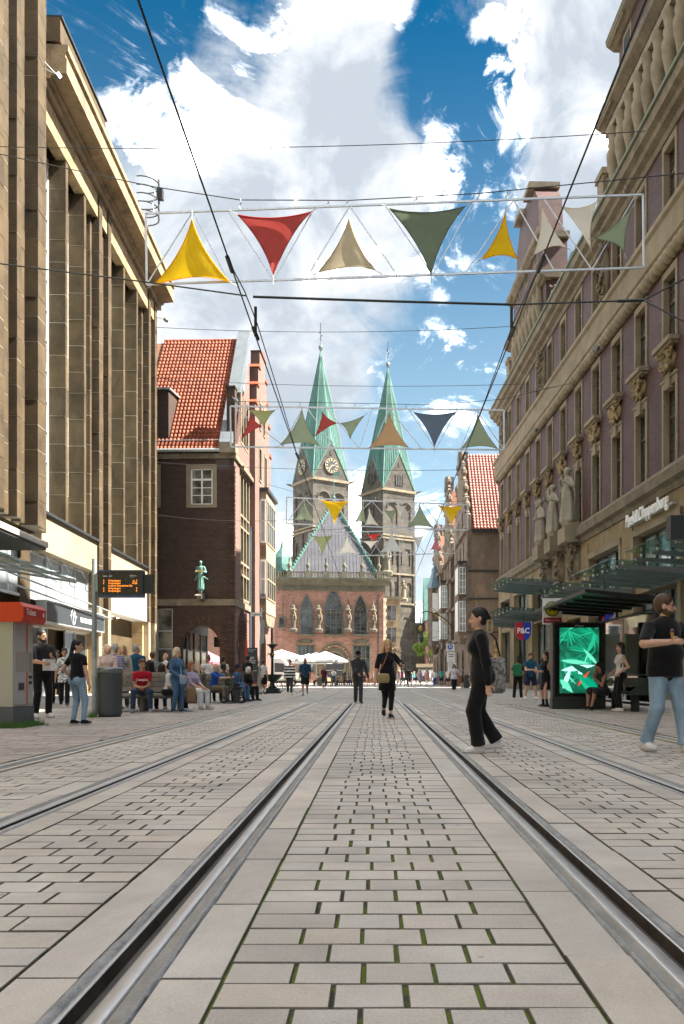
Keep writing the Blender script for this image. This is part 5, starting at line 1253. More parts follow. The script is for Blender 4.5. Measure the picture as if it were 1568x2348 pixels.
# ---------------------------------------------------------------- right: old gabled houses beyond the brick store
plast = stone('brown_plaster', (0.13, 0.095, 0.07), (0.27, 0.205, 0.15), sc=.35, fine=9, bmp=.3, piece=0, stain=(.38, .29, .17), rough=.9)
dark_st = stone('sooty_sandstone', (0.075, 0.06, 0.05), (0.24, 0.19, 0.14), sc=1.2, fine=8, bmp=.4, piece=.1, stain=(.045, .04, .035))
def gabled(name, label, x0, y0, y1, xe, z0, zr, roofm, n, oriel, ftop):
    t = thing(name, label, 'house', (x0, y0, 0), 0.0); d = y1 - y0
    MB().box(.36, xe, .012, d - .012, 0, z0 - .02).build('side_wall', plast, t)
    # street front looking left: gabled, with window openings
    fh = []; wins = []
    rows = [(5.5, 2.2), (8.6, 2.2), (11.6, 1.9)] + ([(15.0, 1.6)] if zr > 19 else [])
    for z, h in rows:
        k = n if z < z0 - 1 else max(1, n - 1)
        for i in range(k): c = d * (i + 1) / (k + 1); fh.append(rect(c - .5, c + .5, z, z + h)); wins.append((c, z, h))
    fh += [arch(d * .3, .9, .0, 2.6, 6), arch(d * .7, .9, .0, 2.6, 6)]
    st = [(0, -.05), (d, -.05), (d, z0)]; K = 4
    for i in range(K): a = d - (d / 2 - .9) * (i + 1) / K; st += [(d - (d / 2 - .9) * i / K - .1, z0 + (ftop - z0) * (i + .75) / K), (a, z0 + (ftop - z0) * (i + .95) / K)]
    st += [(q[0] * -1 + d, q[1]) for q in st[3:][::-1]] + [(0, z0)]
    MB().wall(st, fh, (0, 0, 0), EY, EZ, EX, .34).build('street_front', dark_st, t)
    MB().extr(st, (0, 0, 0), EY, EZ, EX, .0, .36, caps=False).build('gable_edge', dark_st, t)
    for c, z, h in wins:
        f = MB()
        for y in (c - .5, c - .04, c + .42): f.box(.1, .2, y, y + .08, z, z + h)
        for q in range(4): f.box(.1, .19, c - .5, c + .5, z + (h - .07) * q / 3, z + (h - .07) * q / 3 + .07)
        w = f.build('window', white_paint, t); MB().box(.17, .18, c - .46, c + .46, z, z + h).build('pane', glass_lt, w)
    for z in (4.6, 8.0, 11.1, z0): MB().box(-.28, .05, -.1, d, z - .2, z + .1).build('string_course', dark_st, t)
    for i, (a, z) in enumerate(st[3:-1]):
        if i % 2 == 0: MB().lathe([(.3, 0), (.15, .3), (.32, .6), (.3, .9), (.1, 1.2), (0, 1.4)], (.1, a, z), 7).build('gable_ornament', dark_st, t)
    MB().box(-.25, .7, d / 2 - .8, d / 2 + .8, ftop - .2, ftop + 1.1).build('gable_top', plain('zinc', (.33, .37, .40)), t)
    if oriel:
        a, b = oriel
        for z0_, z1_ in ((4.9, 7.9), (8.3, 11.0)):
            MB().box(-.75, .0, a, b, z0_ - .1, z1_ + .25).build('bay_window', dark_st, t)
            for face in range(2):
                if face == 0:
                    for q in range(3):
                        wx = MB().box(-.80, -.752, a + .12 + q * (b - a - .2) / 3, a + (q + 1) * (b - a - .2) / 3, z0_ + .2, z1_ - .1).build('bay_casement', white_paint, t)
                else:
                    f = MB()
                    for x in (-.68, -.40, -.14): f.box(x, x + .06, a - .05, a - .002, z0_ + .15, z1_ - .1)
                    for q in range(5): zz = z0_ + .15 + (z1_ - .3 - z0_) * q / 4; f.box(-.68, -.08, a - .045, a - .002, zz, zz + .06)
                    w = f.build('bay_casement', white_paint, t); MB().box(-.66, -.1, a - .02, a - .01, z0_ + .2, z1_ - .15).build('pane', glass_lt, w)
        MB().extr([(a, 4.8), (b, 4.8), (b - .6, 4.0), (a + .6, 4.0)], (0, 0, 0), EY, EZ, EX, -.6, .0).build('bay_corbel', dark_st, t)
        MB().box(-.85, 0, a - .12, b + .1, 11.25, 11.45).build('bay_roof', dark_metal, t)
    es = Vector((0, d / 2, zr - z0)).normalized(); en = Vector((0, -es.z, es.y)); L = math.hypot(d / 2, zr - z0)
    MB().add([(.4, -.2, z0), (xe, -.2, z0), (xe, d / 2, zr), (.4, d / 2, zr), (.4, d + .2, z0), (xe, d + .2, z0)], [(0, 1, 2, 3), (3, 2, 5, 4)]).build('roof', plain('roof_underlay', (.16, .07, .04), .9), t)
    return t, es, en, L
t, es, en, L = gabled('gabled_house', 'sooty gabled house with brown plaster side wall and red roof', 8.35, 74.5, 87, 12, 14.2, 22.6, clayd, 3, (0.6, 3.4), 21.6)
tile_field(t, (.55, -.25, 14.25), (1, 0, 0), es, en, 11, 27, .30, .385, clayd)
MB().box(.4, 12, -.25, -.05, 13.95, 14.15).build('gutter', dark_metal, t)
for i, (z, dz) in enumerate(((7.9, .12), (10.4, .14), (4.9, .1))): MB().box(.0, 5.5, -.08, .05, z, z + dz).build('wall_seam', dark_metal, t)
g = plain('gold_letters', (.75, .5, .1), .4, .3, var=0)
for s_, z, sz in (('M', 4.0, .55), ('TI', 3.3, .35), ('E', 2.75, .55)): text(s_, sz, frame((2.55, -.03, z), EX, EZ), g, t, ext=.02)
gabled('gabled_house', 'second sooty gabled house farther along the right row', 8.0, 87.2, 96, 9, 13.5, 21.5, clayd, 3, (3.0, 6.0), 21.8)
gabled('gabled_house', 'farthest house of the right row with blue turret roof', 7.6, 96.2, 108, 9, 13.0, 19.0, clayd, 4, None, 18.5)
tt = thing('corner_turret', 'slim corner bay with pointed blue grey roof at the row end', 'turret', (7.2, 99, 0))
MB().lathe([(.2, 3.6), (.85, 4.6), (.85, 11.5)], (0, 0, 0), 6).build('turret_body', dark_st, tt); MB().lathe([(1.05, 11.5), (.7, 12.3), (.15, 14.2), (0, 14.6)], (0, 0, 0), 6).build('turret_roof', plain('blue_slate', (.10, .16, .20), .5), tt)
for z in (5.2, 8.6): MB().box(-.35, .35, -.80, -.74, z, z + 2.3).build('turret_window', white_paint, tt)
# ---------------------------------------------------------------- street furniture
def sgn(m, n): return m
# ticket machine
t = thing('ticket_machine', 'grey ticket machine with red top at the left picture edge', 'ticket machine', (-6.13, 14.0, 0))
gm = plain('machine_grey', (.42, .40, .35), .45, .2, var=.06); gd_ = plain('machine_dark', (.10, .115, .125), .5, .2, var=.08); gl = plain('machine_light', (.50, .50, .49), .4, .2, var=.05); orr = plain('machine_orange', (.52, .17, .06), .5)
MB().box(-.75, 0, 0, .82, .36, 1.8).build('cabinet', gm, t); MB().box(-.76, .012, -.012, .832, 0, .35).build('plinth', gd_, t)
MB().wall(rect(.04, .78, .40, 1.77), [rect(.08, .72, .95, 1.30)], (.012, 0, 0), (0, 1, 0), (0, 0, 1), (-1, 0, 0), .0).extr(rect(.04, .78, .40, 1.77), (0, 0, 0), (0, 1, 0), (0, 0, 1), (1, 0, 0), 0, .012, caps=False).build('front_panel', gl, t)
MB().add([(.012, .08, 1.30), (.012, .72, 1.30), (-.10, .72, 1.22), (-.10, .08, 1.22), (.0, .08, .95), (.0, .72, .95)], [(0, 1, 2, 3), (3, 2, 5, 4)]).build('recess', gl, t)
def facep(a, b, z0, z1): return [(-.098 + (1.22 - z1) / .27 * .1 + .004, a, z1), (-.098 + (1.22 - z1) / .27 * .1 + .004, b, z1), (-.098 + (1.22 - z0) / .27 * .1 + .004, b, z0), (-.098 + (1.22 - z0) / .27 * .1 + .004, a, z0)]
MB().add(facep(.10, .33, .98, 1.2), [(0, 1, 2, 3)]).build('screen', glass_dk, t); MB().add(facep(.36, .46, .98, 1.08), [(0, 1, 2, 3)]).build('keypad', grey_metal, t); MB().add(facep(.6, .68, 1.05, 1.2), [(0, 1, 2, 3)]).build('card_slot', dark_metal, t)
for a in ((.5, .57, .40, .95), (.5, .57, 1.30, 1.77)): MB().box(.0125, .016, *a).build('orange_stripe', orr, t)
MB().add(facep(.5, .57, .955, 1.215), [(0, 1, 2, 3)]).build('orange_stripe', orr, t)
MB().box(-.02, .02, .16, .42, .62, .78).build('ticket_tray', gm, t); MB().box(.0205, .022, .18, .40, .64, .76).build('tray_flap', dark_metal, t)
for z in (.84, .74): MB().box(.012, .03, .62, .72, z, z + .05).build('coin_slot', dark_metal, t)
redm = plain('ticket_red', (.62, .045, .012), .4, var=.05)
MB().extr([(-.78, 1.8), (.16, 1.8), (.20, 1.86), (.20, 2.06), (.14, 2.13), (-.35, 2.13), (-.78, 2.02)], (0, 0, 0), (1, 0, 0), (0, 0, 1), (0, 1, 0), -.06, .90).build('red_top', redm, t)
MB().box(.2005, .203, .0, .86, 1.90, 2.04).build('red_panel', plain('ticket_red_deep', (.5, .01, .02), .4, var=0), t)
text('Tickets', .145, frame((.205, .26, 1.975), (0, 1, 0), (0, 0, 1)), white_paint, t, xs=.92, bold=.003)
MB().box(.2035, .206, .76, .81, 1.93, 2.0).build('pictogram', white_paint, t)
g = MB(); rg = random.Random(3)
for i in range(900):
    a = rg.uniform(-.15, 1.15); x = rg.choice([rg.gauss(.10, .07), rg.gauss(.06, .05)]); y = rg.uniform(-.12, 1.0)
    if rg.random() < .35: x = rg.uniform(-.3, .1); y = rg.gauss(-.07, .04)
    h = rg.uniform(.03, .13) * (1 if rg.random() < .8 else 1.6); dx, dy = rg.uniform(-.05, .05), rg.uniform(-.05, .05)
    g.add([(x - .004, y, 0), (x + .004, y + .003, 0), (x + dx, y + dy, h)], [(0, 1, 2)])
g.build('grass_tuft', plain('grass', (.07, .16, .02), .7, var=.4, sc=30), label='tuft of grass growing round the foot of the ticket machine', cat='grass', kind='stuff', loc=(-6.13, 14.0, 0))
# departure board on a pole
t = thing('departure_board', 'tram departure board with amber text on a grey pole', 'display', (-6.04, 17.8, 0))
MB().tube([(0, 0, 0), (0, 0, 3.41)], .052, 14).build('pole', galv, t, smooth=False); MB().tube([(0, 0, .88), (0, 0, 1.28)], .0545, 14).build('pole_sleeve', plain('sleeve', (.42, .42, .36), .5), t)
bl = plain('board_blue', (.03, .07, .16), .4); MB().box(.10, 1.07, -.10, .10, 2.58, 3.16).build('case', bl, t); MB().box(.11, 1.06, -.108, -.101, 2.63, 3.13).build('screen', plain('board_screen', (.035, .033, .026), .25, var=.1), t)
MB().box(1.07, 1.27, -.05, .09, 2.67, 3.07).build('side_unit', dark_metal, t); MB().box(.04, .10, -.05, .05, 2.7, 3.08).build('bracket', galv, t)
am = plain('amber_led', (1, .35, .04), .5, var=0, emit=(1, .26, .03), es=.2); wh = plain('board_white', (.8, .8, .8), .5, var=0)
def bt(s, x, z, sz, m, al='LEFT'): text(s, sz, frame((x, -.1095, z), (1, 0, 0), (0, 0, 1)), m, t, 'display_text', xs=.95, align=al)
bt('Linie', .225, 3.03, .05, wh); bt('Ziel', .345, 3.03, .05, wh); bt('Abfahrt', .79, 3.035, .05, wh); bt('in Minuten', .79, 3.0, .022, wh)
for i, (a, b, c) in enumerate((('3', 'Gröpelingen', 'ca. 3'), ('2', 'Gröpelingen', '14:28'), ('', 'it durch technischen De', ''), ('2', 'Gröpelingen', '5'), ('3', 'Gröpelingen', '9'))):
    z = 2.93 - .055 * i; bt(a or ' ', .225, z, .056, am) if a else None; bt(b, .335, z, .056, am); bt(c, .955, z, .056, am, 'RIGHT') if c else None
g = MB()
for i in range(160):
    x, y = rg.gauss(0, .06), rg.gauss(-.05, .05); g.add([(x - .004, y, 0), (x + .004, y, 0), (x + rg.uniform(-.04, .04), y, rg.uniform(.04, .2))], [(0, 1, 2)])
g.build('grass_tuft', MATS['grass'], label='small weed at the foot of the departure board pole', cat='grass', kind='stuff', loc=(-6.06, 17.8, 0))
t = thing('departure_board', 'black back of a hanging display box at the right picture edge', 'display', (5.2, 13.0, 0)); MB().box(-.58, .3, -.1, .1, 3.02, 3.39).build('case', dark_metal, t); MB().tube([(.35, 0, 0), (.35, 0, 3.5)], .05, 10).build('pole', galv, t)
# litter bins
def bin_(p, label, r=.27, h=1.08):
    t = thing('litter_bin', label, 'litter bin', p); n = 40; vs = []
    m = MB(); m.lathe([(r * .94, .05), (r * .97, .1), (r, h - .13)], (0, 0, 0), 40)
    for i in range(len(m.v)): x, y, z = m.v[i]; a = 1 + .012 * ((i % 40) % 2); m.v[i] = (x * a, y * a, z)
    m.build('bin_body', plain('bin_grey', (.075, .085, .088), .5, .3, var=.06), t, smooth=False); MB().lathe([(r * .88, 0), (r * .88, .06)], (0, 0, 0), 30).build('foot', dark_metal, t)
    MB().lathe([(r * 1.03, h - .13), (r * 1.04, h - .05), (r * .98, h - .01), (r * .8, h), (0, h)], (0, 0, 0), 30).build('lid', plain('bin_lid', (.20, .22, .22), .35, .6), t, smooth=True)
bin_((-5.79, 18.05, 0), 'ribbed grey litter bin beside the departure board pole'); bin_((-6.1, 27.4, 0), 'grey litter bin between the two benches', .22, 1.12); bin_((7.4, 67.6, 0), 'grey litter bin at the far right beside the gabled house', .38, 1.15)
# benches with plank seats and a central backrest
wood = stone('weathered_wood', (.17, .15, .125), (.36, .325, .275), sc=2, fine=30, bmp=.3, piece=.2, stretch=(.25, 1, 1)); cast = stone('bench_foot', (.10, .10, .095), (.2, .2, .19), piece=.05)
def bench(p, L, label, rz=0):
    t = thing('bench', label, 'bench', p, rz)
    for i in range(6): MB().cham(-L / 2, L / 2, -.42 + .142 * i, -.29 + .142 * i, .385, .455, .012).build('seat_plank', wood, t)
    MB().box(-L / 2 + .03, L / 2 - .03, -.36, .36, .33, .38).build('seat_beam', cast, t)
    for i in range(4): MB().cham(-L / 2 + .35, L / 2 - .6, -.05, .05, .50 + .125 * i, .61 + .125 * i, .012).build('back_plank', wood, t)
    for x in (-L / 2 + .5, L / 2 - .75): MB().box(x, x + .08, -.1, .1, .455, 1.02).build('back_post', cast, t) if False else MB().box(x, x + .08, .052, .12, .456, 1.0).build('back_post', cast, t)
    n = max(3, int(L / .62))
    for i in range(n): x = -L / 2 + .2 + (L - .4) * i / (n - 1); MB().lathe([(.085, 0), (.085, .33)], (x, -.2, 0), 12).build('leg', cast, t); MB().lathe([(.085, 0), (.085, .33)], (x, .25, 0), 12).build('leg', cast, t)
bench((-5.85, 21.05, 0), 2.3, 'near plank bench with the man in the red T-shirt'); bench((-5.75, 28.35, 0), 2.4, 'far plank bench with the man in the blue T-shirt')
# walking frame
t = thing('walking_frame', 'black wheeled walking frame before the man in blue', 'walking frame', (-4.72, 27.6, 0)); 
for x, y in ((-.28, -.24), (-.28, .24), (.28, -.24), (.28, .24)):
    w = MB().tube([(x + .1 * math.cos(a * .5236), y, .11 + .1 * math.sin(a * .5236)) for a in range(13)], .018, 6).build('wheel', black, t)
    MB().tube([(x, y - .02, .11), (x, y + .02, .11)], .03, 8).build('hub', galv, w)
for y in (-.24, .24):
    MB().tube([(-.28, y, .11), (-.05, y, .5), (.22, y, .52), (.28, y, .11)], .016, 6).build('side_frame', dark_metal, t); MB().tube([(.2, y, .5), (-.02, y, .88), (-.16, y, .92)], .018, 6).build('handle', black, t)
MB().box(-.1, .24, -.22, .22, .5, .53).build('seat', black, t); MB().box(.0, .26, -.2, .2, .24, .48).build('basket', dark_metal, t)
# information column, red post, street sign, fountain
t = thing('info_column', 'dark grey information column with white text lines', 'info column', (-5.88, 39.8, 0)); MB().box(-.23, .23, -.06, .06, 0, 2.29).build('column', plain('stele', (.045, .055, .058), .5, var=.08), t)
for i, z in enumerate((2.19, 2.12)): text(('Obernstraße', 'Altstadt')[i], .07, frame((-.2, -.063, z), (1, 0, 0), (0, 0, 1)), wh, t, 'column_text', align='LEFT')
for z, l in ((1.82, .3), (1.77, .27), (1.72, .14), (1.67, .36), (1.59, .34), (1.54, .33), (1.45, .16), (1.25, .19), (1.17, .4), (.98, .25), (.75, .27)): MB().box(-.2, -.2 + l, -.0625, -.061, z, z + .022).build('column_line', wh, t)
MB().box(-.06, .21, -.064, -.061, .52, .62).build('red_label', plain('label_red', (.5, .03, .03), .5, var=0), t)
t = thing('red_post', 'slim red post with a red box behind the information column', 'post', (-6.25, 40.3, 0)); MB().box(-.05, .02, -.04, .04, 0, 2.75).build('post', redm, t); MB().box(-.02, .10, -.05, .05, 1.8, 2.3).build('post_box', redm, t)
t = thing('street_sign', 'white street name sign on a leaning grey post', 'sign', (-5.48, 39.5, 0)); MB().tube([(-.08, 0, 0), (.10, 0, 4.2)], .035, 8).build('post', galv, t)
MB().box(-.44, .09, -.055, -.04, 3.78, 3.96).build('name_plate', white_paint, t); text('Sögestraße', .115, frame((-.175, -.058, 3.87), (1, 0, 0), (0, 0, 1)), black, t, xs=.85); MB().box(.10, .125, -.4, .12, 3.98, 4.15).build('name_plate', white_paint, t); MB().box(.0, .2, -.02, .05, 2.5, 3.6).build('back_plate', galv, t)
t = thing('fountain', 'dark green cast iron pillar fountain with round basin', 'fountain', (-5.58, 45, 0)); fm = plain('fountain_iron', (.022, .035, .032), .4, .4, var=.2)
MB().lathe([(.62, 0), (.62, .12), (.55, .14), (.55, .24), (.3, .3)], (0, 0, 0), 4, rot=.5).build('plinth', fm, t); MB().lathe([(.3, .28), (.14, .42), (.13, .62), (.3, .72), (.46, .84), (.56, 1.0), (.58, 1.03), (.5, 1.0), (.1, .95)], (0, 0, 0), 24).build('basin', fm, t, smooth=True)
MB().lathe([(.1, .9), (.08, 1.2), (.07, 1.9), (.10, 1.95), (.14, 2.1), (.09, 2.25), (.06, 2.4), (.2, 2.55), (.3, 2.62), (.3, 2.66), (.1, 2.68), (.06, 2.78), (0, 2.8)], (0, 0, 0), 14).build('column', fm, t, smooth=True)
for a in range(4): q = a * math.pi / 2 + .4; MB().tube([(.1 * math.cos(q), .1 * math.sin(q), 2.1), (.22 * math.cos(q), .22 * math.sin(q), 2.16), (.26 * math.cos(q), .26 * math.sin(q), 2.04)], [.05, .045, .02], 6).build('gilt_spout', plain('gilt', (.5, .33, .08), .4, .5), t)
# bicycles
def bicycle(p, rz, label, c):
    t = thing('bicycle', label, 'bicycle', p, R(rz)); fr = plain('bike_' + c, CLB[c], .35, .2, var=0)
    for x in (-.52, .52):
        w = MB().tube([(x + .33 * math.cos(a * .3142), 0, .34 + .33 * math.sin(a * .3142)) for a in range(21)], .018, 6).build('wheel', black, t); s_ = MB()
        for a in range(10): s_.tube([(x, 0, .34), (x + .32 * math.cos(a * .628), 0, .34 + .32 * math.sin(a * .628))], .003, 3)
        s_.build('spokes', alu, w)
    m = MB()
    for a, b in (((-.52, .34), (-.12, .34)), ((-.52, .34), (-.2, .82)), ((-.12, .34), (-.24, .92)), ((-.12, .34), (.34, .78)), ((-.2, .8), (.34, .88)), ((.34, .95), (.52, .34))): m.tube([(a[0], 0, a[1]), (b[0], 0, b[1])], .018, 6)
    m.build('bike_frame', fr, t); MB().tube([(.26, -.28, 1.02), (.34, -.1, 1.04), (.34, .1, 1.04), (.26, .28, 1.02)], .014, 6).build('handlebar', dark_metal, t); MB().box(-.36, -.12, -.07, .07, .92, .97).build('saddle', black, t)
CLB = {'red': (.35, .02, .03), 'black': (.02, .02, .02), 'silver': (.4, .4, .4), 'green': (.03, .15, .07)}
bicycle((-4.95, 47.5, 0), 12, 'red bicycle leaning just right of the fountain', 'red'); bicycle((-6.05, 47.2, 0), -15, 'black bicycle just left of the fountain', 'black'); bicycle((-6.7, 48.5, 0), 20, 'silver bicycle behind the fountain', 'silver'); bicycle((3.05, 75, 0), 86, 'bicycle ridden by the cyclist in black', 'black')

# white delivery van
t = thing('delivery_van', 'white delivery van parked behind the fountain', 'van', (-9.3, 75.5, 0)); vw = plain('van_white', (.75, .76, .76), .3, var=.03); out = [(-2.9, .45), (2.55, .45), (2.7, .6), (2.68, .95), (2.45, 1.15), (1.75, 1.35), (1.05, 2.35), (.7, 2.62), (-2.9, 2.68)]
MB().extr(out, (0, 0, 0), (1, 0, 0), (0, 0, 1), (0, 1, 0), 0, 2.0).build('body', vw, t); MB().extr([(.15, 1.35), (1.5, 1.35), (.95, 2.15), (.15, 2.2)], (0, 0, 0), (1, 0, 0), (0, 0, 1), (0, -1, 0), .0, .012).build('door_window', glass_dk, t)
MB().add([(1.78, .08, 1.36), (1.78, 1.92, 1.36), (1.12, 1.92, 2.3), (1.12, .08, 2.3)], [(0, 1, 2, 3)]).build('windscreen', glass_dk, t)
MB().box(-2.9, 2.4, -.012, 0, .62, .68).build('green_stripe', plain('van_green', (.1, .4, .05), .4, var=0), t); MB().box(-2.9, 2.72, -.02, .3, .38, .58).build('bumper', dark_metal, t); MB().box(2.45, 2.66, -.01, .3, .85, 1.05).build('headlight', glass_lt, t); MB().box(1.5, 1.62, -.2, -.02, 1.35, 1.65).build('mirror', black, t)
for x in (-1.9, 1.75): w = MB().tube([(x, -.02, .36), (x, .22, .36)], .36, 20).build('wheel', black, t); MB().tube([(x, -.03, .36), (x, -.021, .36)], .2, 14).build('rim', alu, w)
for i in range(4): MB().box(-2.2, -1.2 - .2 * (i % 2), -.013, -.001, 2.0 - .22 * i, 2.05 - .22 * i).build('van_print', grey_metal, t)
# parasols
def parasol(x, Y, half, zr, za, label, mat, group='white café parasols'):
    t = thing('parasol', label, 'parasol', (x, Y, 0), group=group); v = [(0, 0, za)]; n = 8
    for i in range(n): a = 2 * math.pi * (i + .5) / n; q = half * (1.0 if i % 2 else 1.0); v.append((q * math.cos(a), q * math.sin(a), zr))
    for i in range(n): a = 2 * math.pi * (i + .5) / n; v.append((half * math.cos(a), half * math.sin(a), zr - .22))
    MB().add(v, [(0, i + 1, (i + 1) % n + 1) for i in range(n)]).build('canopy', mat, t)
    MB().add(v, [(i + 1, i + 1 + n, (i + 1) % n + 1 + n, (i + 1) % n + 1) for i in range(n)]).build('valance', mat, t)
    for i in range(n): a = 2 * math.pi * (i + .5) / n; MB().tube([(.0, 0, za - .08), (half * .98 * math.cos(a), half * .98 * math.sin(a), zr - .03)], .02, 4).build('rib', white_paint, t)
    MB().tube([(0, 0, 0), (0, 0, za)], .045, 8).build('pole', white_paint, t)
pw = plain('parasol_white', (.8, .8, .78), .8, var=.03)
parasol(-9.7, 86, 3.4, 2.75, 3.75, 'leftmost white café parasol behind the van', pw); parasol(-7.75, 97, 2.9, 2.7, 3.65, 'second white café parasol before the town hall', pw); parasol(-6.5, 92, 2.9, 2.7, 3.7, 'third white café parasol before the town hall portal', pw); parasol(-5.25, 88, 2.6, 2.7, 3.65, 'rightmost white café parasol before the town hall portal', pw)
parasol(-16.9, 84, 2.3, 2.4, 3.5, 'pink parasol seen through the dark arcade arch', plain('parasol_pink', (.55, .13, .17), .8), None)
# café chairs
cane = plain('cane', (.42, .24, .10), .7)
def cafechair(x, Y, rz, i):
    t = thing('cafe_chair', 'small cane café chair under the white parasols', 'chair', (x, Y, 0), R(rz), 'cane café chairs on the square')
    MB().box(-.22, .22, -.22, .22, .43, .47).build('seat', cane, t); MB().tube([(-.22, .2, .45), (-.2, .24, .8), (0, .28, .88), (.2, .24, .8), (.22, .2, .45)], .025, 5).add([(-.2, .2, .48), (.2, .2, .48), (.18, .26, .82), (-.18, .26, .82)], [(0, 1, 2, 3)]).build('backrest', cane, t)
    for a, b in ((-.2, -.2), (.2, -.2), (-.2, .2), (.2, .2)): MB().tube([(a, b, 0), (a, b, .43)], .018, 5).build('leg', cane, t)
for i in range(14): cafechair(-5.9 + .42 * i + rg.uniform(-.1, .1), 86 + (i % 3) * 1.6, rg.uniform(0, 360), i)
# tram stop shelter with lit screen
t = thing('tram_shelter', 'dark steel tram shelter with glass back and slanting roof', 'shelter', (4.76, 0, 0)); dk = plain('shelter_steel', (.035, .04, .038), .45, .4)
MB().add([(0, 18.7, 2.78), (2.06, 19.8, 2.70), (2.06, 25.2, 2.70), (0, 24.6, 2.78), (0, 18.7, 2.86), (2.06, 19.8, 2.80), (2.06, 25.2, 2.80), (0, 24.6, 2.86)], [(0, 1, 2, 3), (4, 7, 6, 5), (0, 4, 5, 1), (1, 5, 6, 2), (2, 6, 7, 3), (3, 7, 4, 0)]).build('roof', dk, t)
for i in range(6): MB().beam((.1, 19.4 + .85 * i, 2.74), (2.0, 20.1 + .85 * i, 2.67), .05, .06).build('roof_rib', dk, t)
for y in (20.0, 24.9): MB().tube([(2.02, y, 0), (2.02, y, 2.72)], .065, 12).build('post', dk, t)
MB().tube([(1.98, 19.85, 2.68), (2.06, 20.0, 2.68)], .1, 12).build('post_cap', dk, t)
MB().tube([(2.0, 20, 2.5), (2.0, 24.9, 2.5)], .035, 6).build('rail', dk, t); MB().tube([(2.0, 20, .18), (2.0, 24.9, .18)], .035, 6).build('rail', dk, t); MB().tube([(2.0, 20, .92), (2.0, 24.9, .92)], .025, 6).build('rail', dk, t)
for a, b in ((20.1, 22.4), (22.5, 24.8)): MB().box(2.0, 2.012, a, b, .25, 2.45).build('glass_pane', clear('shelter_glass', (.62, .78, .76), .5), t)
MB().box(1.62, 1.98, 20.4, 24.6, .44, .48).build('seat', dk, t); MB().box(1.96, 2.0, 20.5, 22.3, .62, .85).build('seat_back', dk, t)
MB().extr([(1.45, .42), (1.98, .42), (1.98, .88)], (0, 0, 0), (1, 0, 0), (0, 0, 1), (0, 1, 0), 20.35, 20.39).build('seat_end', dk, t)
for y in (20.8, 22.5, 24.2): MB().box(1.7, 1.9, y, y + .08, 0, .44).build('seat_leg', dk, t)
MB().box(1.3, 1.95, 22.6, 22.66, .95, 2.05).build('timetable_case', galv, t); MB().box(1.34, 1.91, 22.59, 22.599, 1.0, 2.0).build('timetable', glass_lt, t)
# the advertising screen: a picture of leaves on a lit display
t = thing('advertising_screen', 'tall lit display showing green tropical leaves at the shelter', 'display', (5.56, 22.6, 0))
MB().box(-.72, .72, -.12, .16, .02, 2.36).build('housing', dk, t); MB().box(-.74, .70, -.16, .2, 0, .30).build('plinth', dk, t); MB().box(-.66, .66, -.132, -.121, .34, 2.32).build('black_frame', plain('screen_black', (.006, .006, .006), .12, var=0), t)
def leafscreen():
    m, nt, b = _mat('leaf_screen_back'); setspec(b, .2); b.inputs['Base Color'].default_value = (.01, .03, .02, 1); co = coords(nt)
    c = ramp(nt, noise(nt, co, 3, 4, .6, 1), [(.35, (.0, .02, .012)), (.55, (.005, .10, .055)), (.7, (.01, .2, .10))]); nt.links.new(c, b.inputs['Emission Color']); b.inputs['Emission Strength'].default_value = .13
    return m
x0, x1, z0, z1 = -.535, .535, .43, 2.31 - .10
MB().box(x0, x1, -.1335, -.1325, z0, z1).build('screen', leafscreen(), t)
cols = [(.0, .10, .05), (.002, .17, .085), (.01, .30, .16), (.10, .50, .34), (.35, .72, .58), (.003, .06, .035), (.0, .22, .12)]
lm = [plain('leaf_pixel_%d' % i, (.01, .01, .01), .3, var=0, emit=c, es=.15) for i, c in enumerate(cols)] + [plain('leaf_pixel_red', (.01, .01, .01), .3, var=0, emit=(.6, .04, .02), es=.15)]
mm = [MB() for _ in lm]
def blade(cx, cz, ang, L, W, mi, d):
    ca, sa = math.cos(ang), math.sin(ang); P = []
    for i in range(9): u = i / 8; hw = W * math.sin(math.pi * min(1, u * 1.02)) ** .8 * (1 - .35 * u); P.append((u * L, hw + .12 * L * u * u * 0))
    pts = P + [(a, -b) for a, b in P[::-1]]
    q = [(cx + a * ca - b * sa, cz + a * sa + b * ca) for a, b in pts]; q = [(min(max(a, x0), x1), min(max(c, z0), z1)) for a, c in q]
    mm[mi].add([(a, -.1345 - d, c) for a, c in q], [tuple(range(len(q)))])
rl = random.Random(11); dd = 0
for i in range(46): blade(rl.uniform(-.5, .5), rl.uniform(.5, 2.2), rl.uniform(0, 6.28), rl.uniform(.3, .7), rl.uniform(.025, .07), rl.choice([0, 1, 5, 5, 6, 2]), dd); dd += .00001
for bx, bz, a0, n in ((-.30, 2.15, -1.2, 15), (.25, 1.55, -2.6, 13), (.4, 2.1, -2.2, 11), (-.4, 1.0, .4, 11)):
    for i in range(n): blade(bx, bz, a0 + (i - n / 2) * .27, rl.uniform(.36, .62), .024, rl.choice([1, 2, 2, 3, 6, 0]), dd); dd += .00001
for a in ((-.5, 1.05, .15, .95, .09, 4), (-.5, 1.32, -.1, .8, .07, 3), (-.45, .55, 1.2, .6, .08, 4), (.1, .75, 1.9, .5, .06, 4), (-.1, .55, .3, .7, .12, 0), (.45, .9, 2.7, .8, .11, 5), (-.2, .95, -.35, .7, .1, 1), (.2, 1.5, 1.1, .6, .07, 2), (.5, 1.2, 2.3, .6, .06, 3), (-.05, .62, .9, .55, .05, 7), (.3, .48, 2.2, .5, .09, 2), (-.52, .8, -.8, .5, .1, 3), (.0, .9, -.6, .75, .1, 6)): blade(*a, dd); dd += .00001
for i, m in enumerate(mm):
    if m.v: m.build('leaf_image', lm[i], t, kind='stuff')
